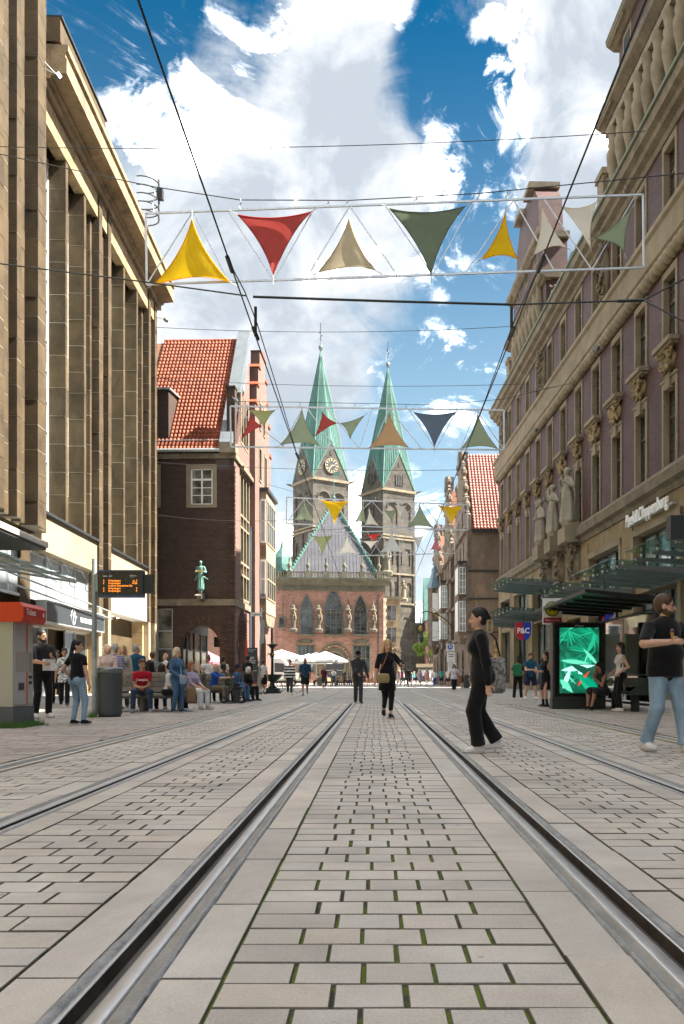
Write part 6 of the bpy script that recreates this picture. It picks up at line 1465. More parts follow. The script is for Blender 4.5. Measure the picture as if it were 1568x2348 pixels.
text('JCDecaux', .06, frame((0, -.133, 2.265), (1, 0, 0), (0, 0, 1)), wh, t, xs=1.0)
# stop sign
t = thing('tram_stop_sign', 'white tram stop sign with green H disc behind the shelter roof', 'sign', (5.02, 23.4, 0)); MB().tube([(0, .03, 0), (0, .03, 3.0)], .035, 8).build('post', galv, t); MB().box(-.27, .28, -.02, .02, 2.36, 3.1).build('plate', white_paint, t)
def dsk(r, y, m, nm): MB().extr([(r * math.cos(a * .2618), r * math.sin(a * .2618)) for a in range(24)], (0, 0, 2.80), (1, 0, 0), (0, 0, 1), (0, -1, 0), y, y + .004).build(nm, m, t)
dsk(.215, .021, plain('stop_green', (.01, .16, .06), .5, var=0), 'green_ring'); dsk(.18, .026, plain('stop_yellow', (.8, .6, .02), .5, var=0), 'yellow_disc'); text('H', .26, frame((0, -.032, 2.8), (1, 0, 0), (0, 0, 1)), MATS['stop_green'], t, bold=.006)
MB().box(-.25, .26, -.026, -.021, 2.40, 2.55).build('name_strip', plain('sign_red2', (.38, .01, .03), .5, var=0), t); text('Obernstraße', .095, frame((0.005, -.028, 2.475), (1, 0, 0), (0, 0, 1)), wh, t, xs=.85)
# pedestrian zone sign
t = thing('pedestrian_zone_sign', 'post with pedestrian zone and delivery time signs at the right row', 'sign', (5.65, 60, 0)); MB().tube([(-.0, 0, 0), (-.2, 0, 3.4)], .03, 8).build('post', galv, t); bd = plain('sign_blue2', (.01, .12, .42), .5, var=0)
for i, (zz, hh) in enumerate(((2.75, .55), (1.98, .72), (1.15, .80))): MB().box(-.48 + .06 * i, .12 + .06 * i, -.06, -.04, zz, zz + hh).build('plate', white_paint, t)
MB().extr([(.2 * math.cos(a * .2618), .2 * math.sin(a * .2618)) for a in range(24)], (-.18, -.06, 3.08), (1, 0, 0), (0, 0, 1), (0, -1, 0), 0, .006).build('blue_disc', bd, t)
for dx, h in ((-.05, .2), (.06, .14)): MB().box(-.18 + dx - .03, -.18 + dx + .03, -.07, -.066, 3.0, 3.0 + h).lathe([(0, -.03), (.03, 0), (0, .03)], (-.18 + dx, -.069, 3.03 + h), 8).build('walker_symbol', white_paint, t)
text('ZONE', .1, frame((-.18, -.062, 2.81), (1, 0, 0), (0, 0, 1)), black, t); text('frei', .12, frame((-.12, -.062, 2.08), (1, 0, 0), (0, 0, 1)), black, t); MB().box(-.34, .1, -.064, -.061, 2.52, 2.57).build('tram_symbol', black, t); MB().box(-.28, .05, -.064, -.061, 2.36, 2.42).build('lorry_symbol', black, t)
text('werktags', .1, frame((-.06, -.062, 1.62), (1, 0, 0), (0, 0, 1)), black, t)
m = MB()
for x in (-.17, .05): m.tube([(x + .07 * math.cos(a * .785), -.063, 1.80 + .07 * math.sin(a * .785)) for a in range(9)], .008, 4)
m.tube([(-.17, -.063, 1.8), (-.1, -.063, 1.88), (.03, -.063, 1.88), (.05, -.063, 1.8)], .008, 4); m.build('bicycle_symbol', black, t)
text('100', .24, frame((.03, -.0635, 1.36), (1, 0, 0), (0, 0, 1)), plain('graffiti_pink', (.5, .03, .25), .5, var=0), t, 'graffiti', bold=.02)
# wrought iron lantern on the right row
t = thing('wrought_iron_lantern', 'hanging wreath lantern on a gilded iron arm at the right row', 'lantern', (7.8, 84, 6.6)); gi = plain('gilt', (.5, .33, .08))
MB().tube([(.2, 0, -.8), (-.4, 0, 0), (-1.5, 0, .7), (-2.6, 0, 1.0), (-3.1, 0, .8), (-3.15, 0, .3)], .06, 6).build('arm', dark_metal, t)
for i in range(9): MB().tube([(-.3 - .25 * i * .8 + .22 * math.cos(a), .02, -.3 + .17 * i + .22 * math.sin(a)) for a in np.arange(0, 5.5, .5)], .035, 5).build('gilt_scroll', gi, t)
MB().tube([(-3.15 + .42 * math.cos(a * .3142), 0, -.75 + .42 * math.sin(a * .3142)) for a in range(21)], .09, 6).build('wreath', dark_metal, t); MB().lathe([(0, -.25), (.22, -.1), (.2, .15), (0, .3)], (-3.15, 0, -.75), 8, sy=.4).build('gilt_emblem', gi, t)
MB().lathe([(.2, -2.2), (.28, -1.75), (.38, -1.7), (.1, -1.35), (.05, -1.2)], (-3.15, 0, 0), 6).build('lamp', dark_metal, t); MB().tube([(-3.15, 0, .3), (-3.15, 0, -.3)], .04, 5).build('hanger', dark_metal, t)
# notice kiosk far away, green wall statue, tree, shrub
t = thing('notice_kiosk', 'pale flat roofed notice kiosk under the tree', 'kiosk', (at(980, 1550, 165).x, 165, 0)); MB().box(-1.8, 1.8, 0, 1.5, 0, 2.9).build('body', dark_metal, t); MB().box(-2.2, 2.2, -.3, 1.8, 2.9, 3.6).build('roof', limel, t)
for x in (-.95, .75): MB().box(x - .6, x + .6, -.03, 0, 1.2, 2.4).build('poster', glass_lt, t)

def leaf_mat():
    m, nt, b = _mat('foliage'); setspec(b, .6, 0, .3); r = rnd(nt); c = ramp(nt, r, [(0, (.045, .09, .015)), (.5, (.10, .17, .025)), (1, (.20, .24, .04))]); nt.links.new(c, b.inputs['Base Color'])
    tr = nt.nodes.new('ShaderNodeBsdfTranslucent'); nt.links.new(c, tr.inputs[0]); mx = nt.nodes.new('ShaderNodeMixShader'); mx.inputs[0].default_value = .35
    nt.links.new(b.outputs[0], mx.inputs[1]); nt.links.new(tr.outputs[0], mx.inputs[2]); nt.links.new(mx.outputs[0], nt.nodes['Material Output'].inputs[0]); return m
leafm = leaf_mat(); bark = stone('bark', (.05, .04, .03), (.13, .1, .075), sc=3, fine=20, bmp=.6, piece=0)
def tree(name, label, p, h, rx, n, leaf, tr=.22, seed=1):
    t = thing(name, label, 'tree' if h > 4 else 'shrub', p); q = random.Random(seed)
    m = MB().tube([(0, 0, 0), (.05, 0, h * .25), (0, .05, h * .45)], [tr, tr * .8, tr * .6], 8)
    cl = []
    for i in range(22):
        a = q.uniform(0, 6.28); e = q.uniform(-.5, 1.4); r = q.uniform(.55, 1)
        c = Vector((rx * r * math.cos(a) * math.cos(e), rx * r * math.sin(a) * math.cos(e), h * .62 + h * .34 * r * math.sin(e))); cl.append((c, q.uniform(.22, .42) * rx))
        if i < 12: m.tube([(0, 0, h * .3 + .02 * i), c * .5 + Vector((0, 0, h * .25)), c], [tr * .5, tr * .25, tr * .06], 5)
    m.build('trunk', bark, t); L = MB()
    for i in range(n):
        c, r = q.choice(cl); d = Vector((q.gauss(0, 1), q.gauss(0, 1), q.gauss(0, .8))); d = d.normalized() * r * q.uniform(.5, 1.1); o = c + d
        u = Vector((q.gauss(0, 1), q.gauss(0, 1), q.gauss(0, 1))).normalized() * leaf; v = u.cross(Vector((q.gauss(0, 1), q.gauss(0, 1), q.gauss(0, 1))).normalized()) 
        L.add([o - u, o + v * .5, o + u, o - v * .5], [(0, 1, 2, 3)])
    L.build('crown', leafm, t, kind='stuff')
tree('street_tree', 'green leafy tree beside the cathedral on the square', (at(988, 1553, 185).x, 185, 0), 11.2, 3.3, 6500, .22, .3, 4)
tree('green_shrub', 'round green shrub right of the notice kiosk', (at(1004, 1553, 160).x, 160, 0), 2.4, 1.0, 700, .14, .08, 9)

# ---------------------------------------------------------------- sail frames, cables and tram wires
def cable(name, label, pts, r=.012, sag=0.0, n=14, group='span wires across the street'):
    P = [Vector(p) for p in pts]; o = []
    for a, b in zip(P, P[1:]):
        for i in range(n): u = i / n; o.append(a.lerp(b, u) - Vector((0, 0, sag * 4 * u * (1 - u))))
    o.append(P[-1]); return MB().tube(o, r, 5).build(name, wire_m, label=label, cat='cable', group=group)
SAILC = {k_: tuple(min(.9, v_ * 1.45) for v_ in c_) for k_, c_ in {'yellow': (.72, .40, .012), 'red': (.34, .055, .05), 'sand': (.42, .36, .25), 'olive': (.13, .165, .12), 'sage': (.24, .29, .20), 'white': (.62, .59, .53), 'tan': (.42, .27, .15), 'navy': (.10, .135, .19), 'scarlet': (.55, .035, .03), 'moss': (.28, .30, .14), 'pink': (.38, .12, .16), 'grey': (.42, .43, .42)}.items()}
def sail_mat(c):
    k = 'sail_' + c
    if k in MATS: return MATS[k]
    m, nt, b = _mat(k); setspec(b, .8, 0, .2); co = coords(nt)
    nt.links.new(ramp(nt, noise(nt, co, 1.6, 4), [(.3, tuple(x * .88 for x in SAILC[c])), (.7, tuple(min(1, x * 1.08) for x in SAILC[c]))]), b.inputs['Base Color'])
    bump(nt, b, noise(nt, coords(nt, scale=(1, 1, .4)), 3.5, 5, .6, 1.6), .7, .06)
    tr = nt.nodes.new('ShaderNodeBsdfTranslucent'); tr.inputs[0].default_value = (*[min(1, x * 1.1) for x in SAILC[c]], 1)
    mx = nt.nodes.new('ShaderNodeMixShader'); mx.inputs[0].default_value = .5; o = nt.nodes['Material Output']
    nt.links.new(b.outputs[0], mx.inputs[1]); nt.links.new(tr.outputs[0], mx.inputs[2]); nt.links.new(mx.outputs[0], o.inputs[0]); MATS[k] = m; return m
def sail(P, c, label, curve=.13, tie=None):
    """a triangle of cloth with hollow edges between three corners"""
    P = [Vector(p) for p in P]; C = sum(P, Vector()) / 3; n = 12; nrm = (P[1] - P[0]).cross(P[2] - P[0]).normalized()
    size = (P[1] - P[0]).length
    V = []; idx = {}
    for i in range(n + 1):
        for j in range(n + 1 - i):
            u, v = i / n, j / n; w = 1 - u - v; p = P[0] * w + P[1] * u + P[2] * v
            for (a, b, o) in ((w, u, v), (u, v, w), (v, w, u)):
                s = 4 * a * b / max(1e-6, (a + b) ** 2); p = p + (C - P[[2, 0, 1][0]] * 0 - p) * 0
            e = [(0, 1, v), (1, 2, w), (2, 0, u)]; bc = (w, u, v)
            for a, b, o in e:
                m = bc[a] * bc[b] * 4; p = p + (P[[2, 0, 1][(a + 0) % 3]] - (P[a] + P[b]) / 2) * (curve * m * max(0, 1 - o * 1.6)) if False else p + (C - (P[a] + P[b]) / 2) * (curve * 1.75 * m * (1 - o) ** 2)
            p = p + nrm * (size * .05 * math.sin(3.1 * u + 1) * math.sin(3 * v) )
            idx[i, j] = len(V); V.append(p)
    F = []
    for i in range(n):
        for j in range(n - i):
            F.append((idx[i, j], idx[i + 1, j], idx[i, j + 1]))
            if i + j < n - 1: F.append((idx[i + 1, j], idx[i + 1, j + 1], idx[i, j + 1]))
    base = C; t = thing('shade_sail', label, 'sail', base, group='triangular shade sails on the frames')
    MB().add([p - base for p in V], F).build('cloth', sail_mat(c), t, smooth=True)
    hem = MB()
    rim = [idx[i, 0] for i in range(n + 1)] + [idx[n - j, j] for j in range(1, n + 1)] + [idx[0, n - j] for j in range(1, n)]
    hem.tube([V[i] - base for i in rim + rim[:1]], .012, 5, caps=False); hem.build('hem', sail_mat(c), t)
    if True:
        r = MB(); tie = [p + (p - C).normalized() * (size * .13) for p in P]
        for p, q in zip(P, tie): r.tube([p - base, Vector(q) - base], .008, 4)
        r.build('corner_rope', plain('rope', (.5, .5, .48), .8), t)
    return t
def sframe(Y, corners, label, sails, zig, hooks, cab, r=.019):
    """corners: TL, TR, BR, BL in the photograph"""
    TL, TR, BR, BL = [at(x, y, Y) for x, y in corners]
    t = thing('sail_frame', label, 'frame', (TL + BR) / 2, group='aluminium sail frames hung over the street'); o = (TL + BR) / 2
    for a, b in ((TL, TR), (BL, BR), (TL, BL), (TR, BR)): MB().beam(a - o, b - o, r * 2, r * 2, up=(0, 1, 0)).build('tube', alu, t)
    for a, b in zig:
        p = TL.lerp(TR, a) if True else 0; q = BL.lerp(BR, b); MB().beam(p - o, q - o, r * 1.15, r * 1.15, up=(0, 1, 0)).build('brace', alu, t)
    for (a, b, c, lab, corn) in sails:
        P = [at(x, y, Y - .05) for x, y in corn]; sail(P, a, lab + '', c if c else .13, tie=b)
    # carrying cable with hooks
    cp = [at(x, y, Y) for x, y in cab]; cable('carrying_cable', 'cable carrying the ' + label, cp, .011, 0, 10)
    for x, y0, y1 in hooks:
        a, b = at(x, y0, Y), at(x, y1, Y)
        hk = MB().tube([a - o, (a - o).lerp(b - o, .3) + Vector((.03, 0, 0)), (a - o).lerp(b - o, .6) - Vector((.03, 0, 0)), b - o], .012, 5); hk.build('hook', galv, t)
sframe(18, [(334, 489), (1474, 446), (1476, 613), (336, 652)], 'nearest and largest sail frame across the street',
    [('yellow', None, None, 'big yellow triangular sail at the left end of the nearest frame', [(440, 503), (355, 650), (526, 646)]),
     ('red', None, None, 'large dark red sail pointing down on the nearest frame', [(545, 492), (714, 485), (626, 630)]),
     ('sand', None, None, 'sand coloured sail pointing up on the nearest frame', [(800, 502), (727, 625), (860, 619)]),
     ('olive', None, None, 'large dark olive sail pointing down on the nearest frame', [(893, 478), (1066, 473), (988, 628)]),
     ('yellow', None, .15, 'narrow yellow sail right of the olive one on the nearest frame', [(1158, 490), (1103, 594), (1187, 595)]),
     ('white', None, .15, 'off white sail pointing up before the brick gable', [(1243, 478), (1224, 584), (1296, 566)]),
     ('white', None, .15, 'off white sail pointing down near the frame\'s right end', [(1289, 474), (1367, 462), (1354, 568)]),
     ('sage', None, .15, 'sage green sail at the right end of the nearest frame', [(1448, 478), (1362, 546), (1431, 579)])],
    [(.094, .0), (.094, .165), (.165, .255), (.34, .255), (.41, .32), (.41, .505), (.48, .575), (.66, .575), (.74, .64), (.74, .82), (.80, .895), (.985, .895)],
    [(353, 430, 490), (551, 457, 480), (751, 461, 473), (795, 459, 472), (953, 451, 466), (1096, 443, 461), (1162, 440, 458), (1432, 425, 447)],
    [(-60, 340), (200, 396), (353, 428), (550, 458), (800, 459), (1100, 443), (1568, 397), (1700, 380)])
sframe(32.8, [(528, 931), (1155, 940), (1155, 1031), (529, 1024)], 'second sail frame before the copper spires',
    [('moss', None, None, 'moss green sail pointing down at the left of the second frame', [(569, 938), (631, 940), (605, 979)]),
     ('red', None, None, 'red sail beside the brick gable on the second frame', [(574, 950), (552, 1006), (601, 977)]),
     ('sage', None, None, 'large sage sail pointing up left of the left spire', [(692, 940), (641, 1020), (733, 1022)]),
     ('red', None, None, 'red sail before the left copper spire', [(739, 945), (722, 1000), (773, 970)]),
     ('sage', None, None, 'slanting sage sail between the two spires', [(781, 970), (836, 952), (802, 1005)]),
     ('tan', None, None, 'tan sail pointing up before the right copper spire', [(893, 948), (846, 1026), (937, 1026)]),
     ('navy', None, None, 'dark blue sail pointing down on the second frame', [(949, 945), (1046, 944), (996, 1024)]),
     ('sage', None, None, 'pale sage sail at the right end of the second frame', [(1095, 950), (1057, 1028), (1142, 1029)])],
    [(.01, .2), (.265, .185), (.28, .38), (.35, .47), (.52, .47), (.58, .52), (.58, .70), (.65, .75), (.83, .75), (.90, .84), (.90, 1)],
    [(545, 920, 932), (687, 922, 933), (813, 925, 935), (930, 928, 938), (1060, 922, 939)], [(357, 860), (530, 920), (700, 922), (1000, 928), (1150, 915), (1300, 880)], .028)
sframe(49.7, [(657, 1140), (1072, 1157), (1072, 1215), (656, 1200)], 'third sail frame before the cathedral belfries',
    [('sage', None, None, 'sage sail pointing up at the left of the third frame', [(697, 1150), (673, 1193), (719, 1194)]),
     ('yellow', None, None, 'bright yellow sail hanging over the town hall roof', [(737, 1146), (798, 1148), (767, 1200)]),
     ('sage', None, None, 'narrow sage sail left of the right tower belfry', [(832, 1155), (813, 1197), (840, 1200)]),
     ('white', None, None, 'off white sail pointing up before the right tower', [(846, 1170), (836, 1203), (868, 1205)]),
     ('sage', None, None, 'small sage sail pointing down before the right tower', [(881, 1170), (908, 1168), (899, 1200)]),
     ('white', None, None, 'off white sail pointing down before the right belfry', [(906, 1158), (932, 1158), (916, 1191)]),
     ('sage', None, None, 'large sage sail right of the right tower', [(962, 1157), (935, 1207), (995, 1211)]),
     ('yellow', None, None, 'yellow sail pointing down at the right end of the third frame', [(1004, 1158), (1061, 1160), (1034, 1206)])],
    [(.1, 0), (.1, .25), (.26, .42), (.42, .25), (.47, .33), (.47, .6), (.6, .7), (.72, .6), (.74, .66), (.75, .86), (.86, .93), (.98, .93)],
    [(700, 1134, 1142), (860, 1140, 1148), (1000, 1148, 1155)], [(612, 1110), (700, 1134), (900, 1142), (1050, 1150), (1140, 1138)], .032)
sframe(61.7, [(708, 1222), (1042, 1213), (1042, 1268), (709, 1277)], 'fourth and farthest sail frame over the street',
    [('moss', None, None, 'moss green sail pointing down on the farthest frame', [(716, 1228), (762, 1227), (739, 1270)]),
     ('white', None, None, 'cream sail pointing up before the town hall roof', [(795, 1230), (774, 1270), (819, 1270)]),
     ('scarlet', None, None, 'small bright red sail on the farthest frame', [(838, 1226), (870, 1223), (857, 1241)]),
     ('white', None, None, 'cream sail pointing down under the small red one', [(832, 1240), (868, 1239), (850, 1258)]),
     ('grey', None, None, 'light grey sail pointing up before the right tower foot', [(898, 1222), (871, 1266), (928, 1268)]),
     ('grey', None, None, 'grey sail pointing down right of the right tower', [(948, 1230), (970, 1228), (957, 1260)]),
     ('pink', None, None, 'small dusky pink sail against the white sky', [(999, 1232), (987, 1260), (1011, 1260)]),
     ('sage', None, None, 'small sage sail at the right end of the farthest frame', [(1016, 1222), (1034, 1221), (1029, 1245)])],
    [(0, .09), (.16, .09), (.16, .0), (.26, .2), (.26, .42), (.4, .5), (.52, .42), (.57, .5), (.57, .73), (.68, .8), (.8, .73), (.86, .93)],
    [(760, 1214, 1221), (900, 1210, 1217)], [(622, 1195), (720, 1215), (900, 1208), (1040, 1205), (1143, 1190)], .034)
# tram contact wires: one over each track, held by cross spans
ZW = 5.15
def cwire(x, name, label):
    t = thing('contact_wire', label, 'tram wire', (x, 0, ZW)); MB().tube([(0, -6, 0), (0, 10.4, 0), (.0, 20, .0), (0, 52, 0)] + [(bend(y), y, 0) for y in range(56, 100, 4)], .0085, 6).build('wire', wire_m, t)
    MB().tube([(0, 8.6, .0), (.02, 9.4, .10), (.02, 10.4, .16), (.02, 13, .08), (.0, 16, 0)], .007, 5).build('stay_wire', wire_m, t)
    MB().tube([(0, 8.4, -.02), (0, 8.7, -.02)], .024, 6).build('splice', dark_metal, t); MB().tube([(0, 10.2, .02), (0, 10.6, .05)], .026, 6).build('clamp', dark_metal, t); MB().tube([(0, 15.8, -.01), (0, 16.2, .01)], .025, 6).build('splice', dark_metal, t)
cwire(-1.50, 'l', 'left tram contact wire running overhead toward the town hall')
cwire(1.72, 'r', 'right tram contact wire running overhead beside the brick store')
t = thing('cross_span', 'thick black cross span holding both tram wires overhead', 'span', (0, 10.4, 5.5))
MB().tube([at(580, 680, 10.4) - Vector((0, 10.4, 5.5)), at(880, 690, 10.4) - Vector((0, 10.4, 5.5)), at(1175, 698, 10.4) - Vector((0, 10.4, 5.5))], .016, 8).build('insulated_bar', dark_metal, t)
MB().tube([at(-150, 585, 12) - Vector((0, 10.4, 5.5)), at(100, 617, 11.4) - Vector((0, 10.4, 5.5)), at(300, 642, 10.9) - Vector((0, 10.4, 5.5)), at(565, 678, 10.4) - Vector((0, 10.4, 5.5))], .01, 5).build('span_wire', wire_m, t)
MB().tube([at(1175, 698, 10.4) - Vector((0, 10.4, 5.5)), at(1475, 688, 10.4) - Vector((0, 10.4, 5.5))], .011, 5).build('span_wire', wire_m, t)
MB().tube([at(1475, 688, 10.4) - Vector((0, 10.4, 5.5)), at(1700, 570, 11) - Vector((0, 10.4, 5.5)), rp(0, 14, 11) - Vector((0, 10.4, 5.5))], .011, 5).build('span_wire', wire_m, t)
MB().tube([at(1475, 688, 10.4) - Vector((0, 10.4, 5.5)), at(1660, 785, 9.5) - Vector((0, 10.4, 5.5)), rp(0, 8, 4.6) - Vector((0, 10.4, 5.5))], .011, 5).build('span_wire', wire_m, t)
MB().tube([at(1415, 690, 10.4) - Vector((0, 10.4, 5.5)), at(1475, 688, 10.4) - Vector((0, 10.4, 5.5))], .02, 6).build('turnbuckle', dark_metal, t)
for x in (-1.5, 1.72): MB().tube([(x, 0, ZW - 5.5), (x, 0, .02)], .02, 6).build('drop_clamp', dark_metal, t)
for i, (a, b, Y, lab) in enumerate((((-40, 335), (1480, 300), 26, 'thin span wire high across the clouds'), ((357, 750), (1170, 748), 40, 'thin span wire across the sky above the spires'),
        ((357, 868), (1200, 880), 46, 'thin span wire crossing the red roof and left spire'), ((360, 1060), (1140, 1075), 52, 'thin span wire below the second sail frame'),
        ((357, 1180), (690, 1190), 56, 'span wire before the brick corner house'), ((620, 1405), (900, 1455), 75, 'low slack wire before the town hall front'), ((600, 1440), (1000, 1462), 80, 'second low slack wire before the town hall portal'))):
    A, B = at(*a, Y), at(*b, Y); cable('span_wire', lab, [A, B], .009 + Y * .00012, .25, 16)
# wires tied from the store to the street lamp spans on the right facade
for a, ya, b, yb, lab in (((1575, 820), 30, (1155, 905), 45, 'span wire tied between the upper brick store windows'), ((1510, 1290), 33, (1140, 1345), 60, 'span wire tied beside the carved store brackets')):
    cable('span_wire', lab, [at(*a, ya), at(*b, yb)], .012, .1, 10)
# ---------------------------------------------------------------- people
SK = {'fair': (.60, .36, .26), 'tan': (.42, .235, .15), 'brown': (.20, .10, .06), 'dark': (.075, .038, .024), 'pale': (.66, .42, .33)}
HR = {'black': (.012, .010, .010), 'dark': (.035, .022, .015), 'brown': (.085, .048, .026), 'blonde': (.52, .36, .14), 'pale': (.62, .52, .34), 'grey': (.33, .32, .30), 'white': (.66, .64, .60), 'ginger': (.28, .10, .04)}
CL = {'black': (.010, .010, .012), 'white': (.72, .72, .70), 'navy': (.016, .024, .055), 'blue': (.016, .075, .34), 'grey': (.22, .23, .24), 'charcoal': (.045, .048, .052), 'beige': (.42, .37, .29), 'pink': (.62, .47, .44), 'red': (.42, .012, .03), 'maroon': (.10, .015, .03),
      'denim': (.055, .12, .21), 'lightdenim': (.24, .35, .46), 'darkdenim': (.028, .05, .085), 'khaki': (.17, .14, .09), 'olive': (.06, .065, .035), 'teal': (.06, .36, .33), 'purple': (.30, .20, .36), 'petrol': (.018, .085, .15), 'cream': (.66, .60, .50), 'lilac': (.42, .36, .5), 'green': (.03, .2, .09)}
def skin_m(k):
    if 'skin_' + k in MATS: return MATS['skin_' + k]
    m, nt, b = _mat('skin_' + k); setspec(b, .55, 0, .35); c = SK[k]; co = coords(nt)
    nt.links.new(ramp(nt, noise(nt, co, 18, 3), [(.3, tuple(x * .88 for x in c)), (.7, tuple(min(1, x * 1.1) for x in c))]), b.inputs['Base Color'])
    b.inputs['Subsurface Weight'].default_value = .08; b.inputs['Subsurface Radius'].default_value = (.02, .008, .004); MATS['skin_' + k] = m; return m
def hair_m(k):
    if 'hair_' + k in MATS: return MATS['hair_' + k]
    m, nt, b = _mat('hair_' + k); setspec(b, .45, 0, .4); c = HR[k]; co = coords(nt, scale=(1, 1, .12)); f = noise(nt, co, 130, 4, .7)
    nt.links.new(ramp(nt, f, [(.3, tuple(x * .6 for x in c)), (.7, tuple(min(1, x * 1.35) for x in c))]), b.inputs['Base Color']); bump(nt, b, f, .5, .01); MATS['hair_' + k] = m; return m
def fab(s):
    """cloth by name: 'navy', 'denim', 'stripe:white:black:9', 'print:white:navy:16'"""
    if isinstance(s, str) and ':' in s:
        k, a, b, sc = s.split(':'); return cloth(s, CL[a], CL[b], 'stripe' if k == 'stripe' else 'blotch', float(sc))
    if 'denim' in s: return cloth(s, tuple(x * .75 for x in CL[s]), tuple(x * 1.3 for x in CL[s]), 'denim')
    return cloth(s, CL[s])
eye_m = plain('eye', (.05, .035, .028), .2, var=0); lip_m = plain('lips', (.36, .12, .10), .5, var=0); sole_m = plain('sole', (.6, .58, .54), .7, var=.1)
def ik(a, c, l1, l2, hint):
    a, c, hint = Vector(a), Vector(c), Vector(hint); d = c - a; L = min(d.length, (l1 + l2) * .998); u = d.normalized()
    x = (l1 * l1 - l2 * l2 + L * L) / (2 * L); h = math.sqrt(max(0, l1 * l1 - x * x)); p = hint - u * hint.dot(u)
    p = p.normalized() if p.length > 1e-5 else Vector((0, 1, 0)); return a + u * x + p * h, a + u * L
def person(label, x, y, head=0, H=1.75, sex='m', w=1.0, skin='fair', hair='brown', style='short', top='black', sleeve='short', hem=.90, bottom='denim', bstyle='straight', shoes='charcoal', pose='stand', face=0, nod=0,
           hands=None, feet=None, hip=None, lean=0.0, beard=None, res=.02, group=None, cap=None, extra=None, z=0, hemr=1.0, name='person', socks=None, roll=False, glasses=False, pants_len=None, nofing=False, ehint=None):
    s = SDF((-.62, -.75, -.03), (.62, .62, 1.86), res / (H / 1.75)); V = Vector; f = sex == 'f'; k = H / 1.75
    sit = pose == 'sit'
    hipc = V(hip) if hip else (V((0, 0, .52)) if sit else V((0, 0, .925)))
    if feet is None:
        if sit: feet = ((.13, -.46, .085), (-.13, -.44, .085))
        elif pose == 'walk': feet = ((.08, -.24, .10), (-.08, .30, .17))
        elif pose == 'walk2': feet = ((.08, .28, .16), (-.08, -.24, .10))
        else: feet = ((.12, -.03, .085), (-.12, .02, .085))
    chest = hipc + V((0, -lean, math.sqrt(max(.01, .43 ** 2 - lean ** 2)))); neck = chest + V((0, -lean * .22, .10))
    hy = Matrix.Rotation(R(face), 3, 'Z') @ Matrix.Rotation(R(nod), 3, 'X'); hb = neck + V((0, -.01, .085)); HM = np.array(hy)
    def hd(a, b, c): return hb + hy @ V((a, b, c))
    SKN, TOP, BOT, SHO, HAI, EYE, LIP, SOL, X = range(9)
    up = (chest - hipc).normalized(); fwd = V((0, -1, 0)); fwd = (fwd - up * fwd.dot(up)).normalized(); lat = V((1, 0, 0))
    tw = w * (.93 if f else 1.0)
    fl = (fwd, 1.38 if w < 1.15 else 1.2)
    # torso
    s.cap(hipc + up * .04, hipc + up * .17, .158 * tw * (1.06 if f else 1), (.118 if f else .142) * w, TOP, .03, fl, bias=-.004)
    s.cap(hipc + up * .17, chest + up * -.03, (.118 if f else .142) * w, .148 * tw, TOP, .05, fl, bias=-.004)
    s.cap(chest + lat * .125 * tw + up * .015, chest - lat * .125 * tw + up * .015, .068, .068, TOP, .06, bias=-.004)
    if f:
        for g in (-1, 1): s.ell(chest + lat * (.068 * g) - up * .085 + fwd * .088 * w, (.060 * w, .046 * w, .060 * w), TOP, .07, bias=-.004)
    elif w > 1.1: s.ell(hipc + up * .17 + fwd * .06, (.15 * w, .11 * w, .15), TOP, .06, bias=-.004)
    s.cap(neck - up * .06, hb + V((0, 0, -.015)), .058 if not f else .049, .052 if not f else .044, SKN, .02)
    # head
    s.ell(hd(0, .012, .105), (.0765, .095, .098), SKN, .02, HM); s.ell(hd(0, -.022, .035), (.060, .068, .074), SKN, .03, HM); s.ell(hd(0, -.055, -.022), (.032, .026, .024), SKN, .02, HM)
    s.cap(hd(0, -.088, .072), hd(0, -.106, .035), .011, .015, SKN, .012)
    for g in (-1, 1):
        s.ell(hd(.079 * g, .012, .06), (.012, .022, .034), SKN, .008, HM)
        if res < .019:
            s.ell(hd(.032 * g, -.082, .072), (.0115, .010, .0060), EYE, .001, HM, bias=-.003); s.cap(hd(.016 * g, -.096, .093), hd(.05 * g, -.082, .096), .0042, .0035, HAI, .002, bias=-.002)
    s.cap(hd(-.02, -.088, .006), hd(.02, -.088, .006), .0085, .0085, LIP, .004, bias=-.003)
    if beard:
        s.ell(hd(0, -.030, .006), (.066, .070, .066), HAI, .008, HM, cut=(hd(0, -.03, .020), hy @ V((0, -.45, .9))), bias=-.004)
    # arms
    if hands is None: hands = ((.25, -.06, hipc.z - .10), (-.25, -.04, hipc.z - .10)) if not sit else ((.10, -.36, .62), (-.10, -.36, .62))
    sl = {'none': 0, 'short': .55, 'half': .95, 'long': 2.0}[sleeve]
    for g, hnd in ((1, hands[0]), (-1, hands[1])):
        sh = chest + lat * (.172 * tw * g) + up * .015; el, wr = ik(sh, hnd, .285, .255, V(ehint) if ehint and g < 0 else V((.5 * g, .8, -.3)))
        ar = .9 if f else 1.0; ar *= (1 + (w - 1) * .6)
        s.cap(sh, el, .052 * ar, .041 * ar, SKN, .02); s.cap(el, wr, .042 * ar, .029 * ar, SKN, .02)
        if sl > 0:
            e1 = sh.lerp(el, min(1, sl)); loose = 1.28 if sleeve != 'long' else 1.16
            s.cap(sh, e1, .058 * ar * 1.08, .047 * ar * loose, TOP, .03, cut=((e1, (el - sh).normalized()) if sl < .99 else None), bias=-.006)
            if sl > 1: wq = el.lerp(wr, .93); s.cap(el, wq, .047 * ar * loose, .036 * ar * loose, TOP, .025, bias=-.006)
        # hand: palm, four fingers, thumb
        d = (wr - el).normalized(); sd = d.cross(V((g, 0, .2))); sd = sd.normalized() if sd.length > .1 else V((0, -1, 0)); nn = d.cross(sd).normalized()
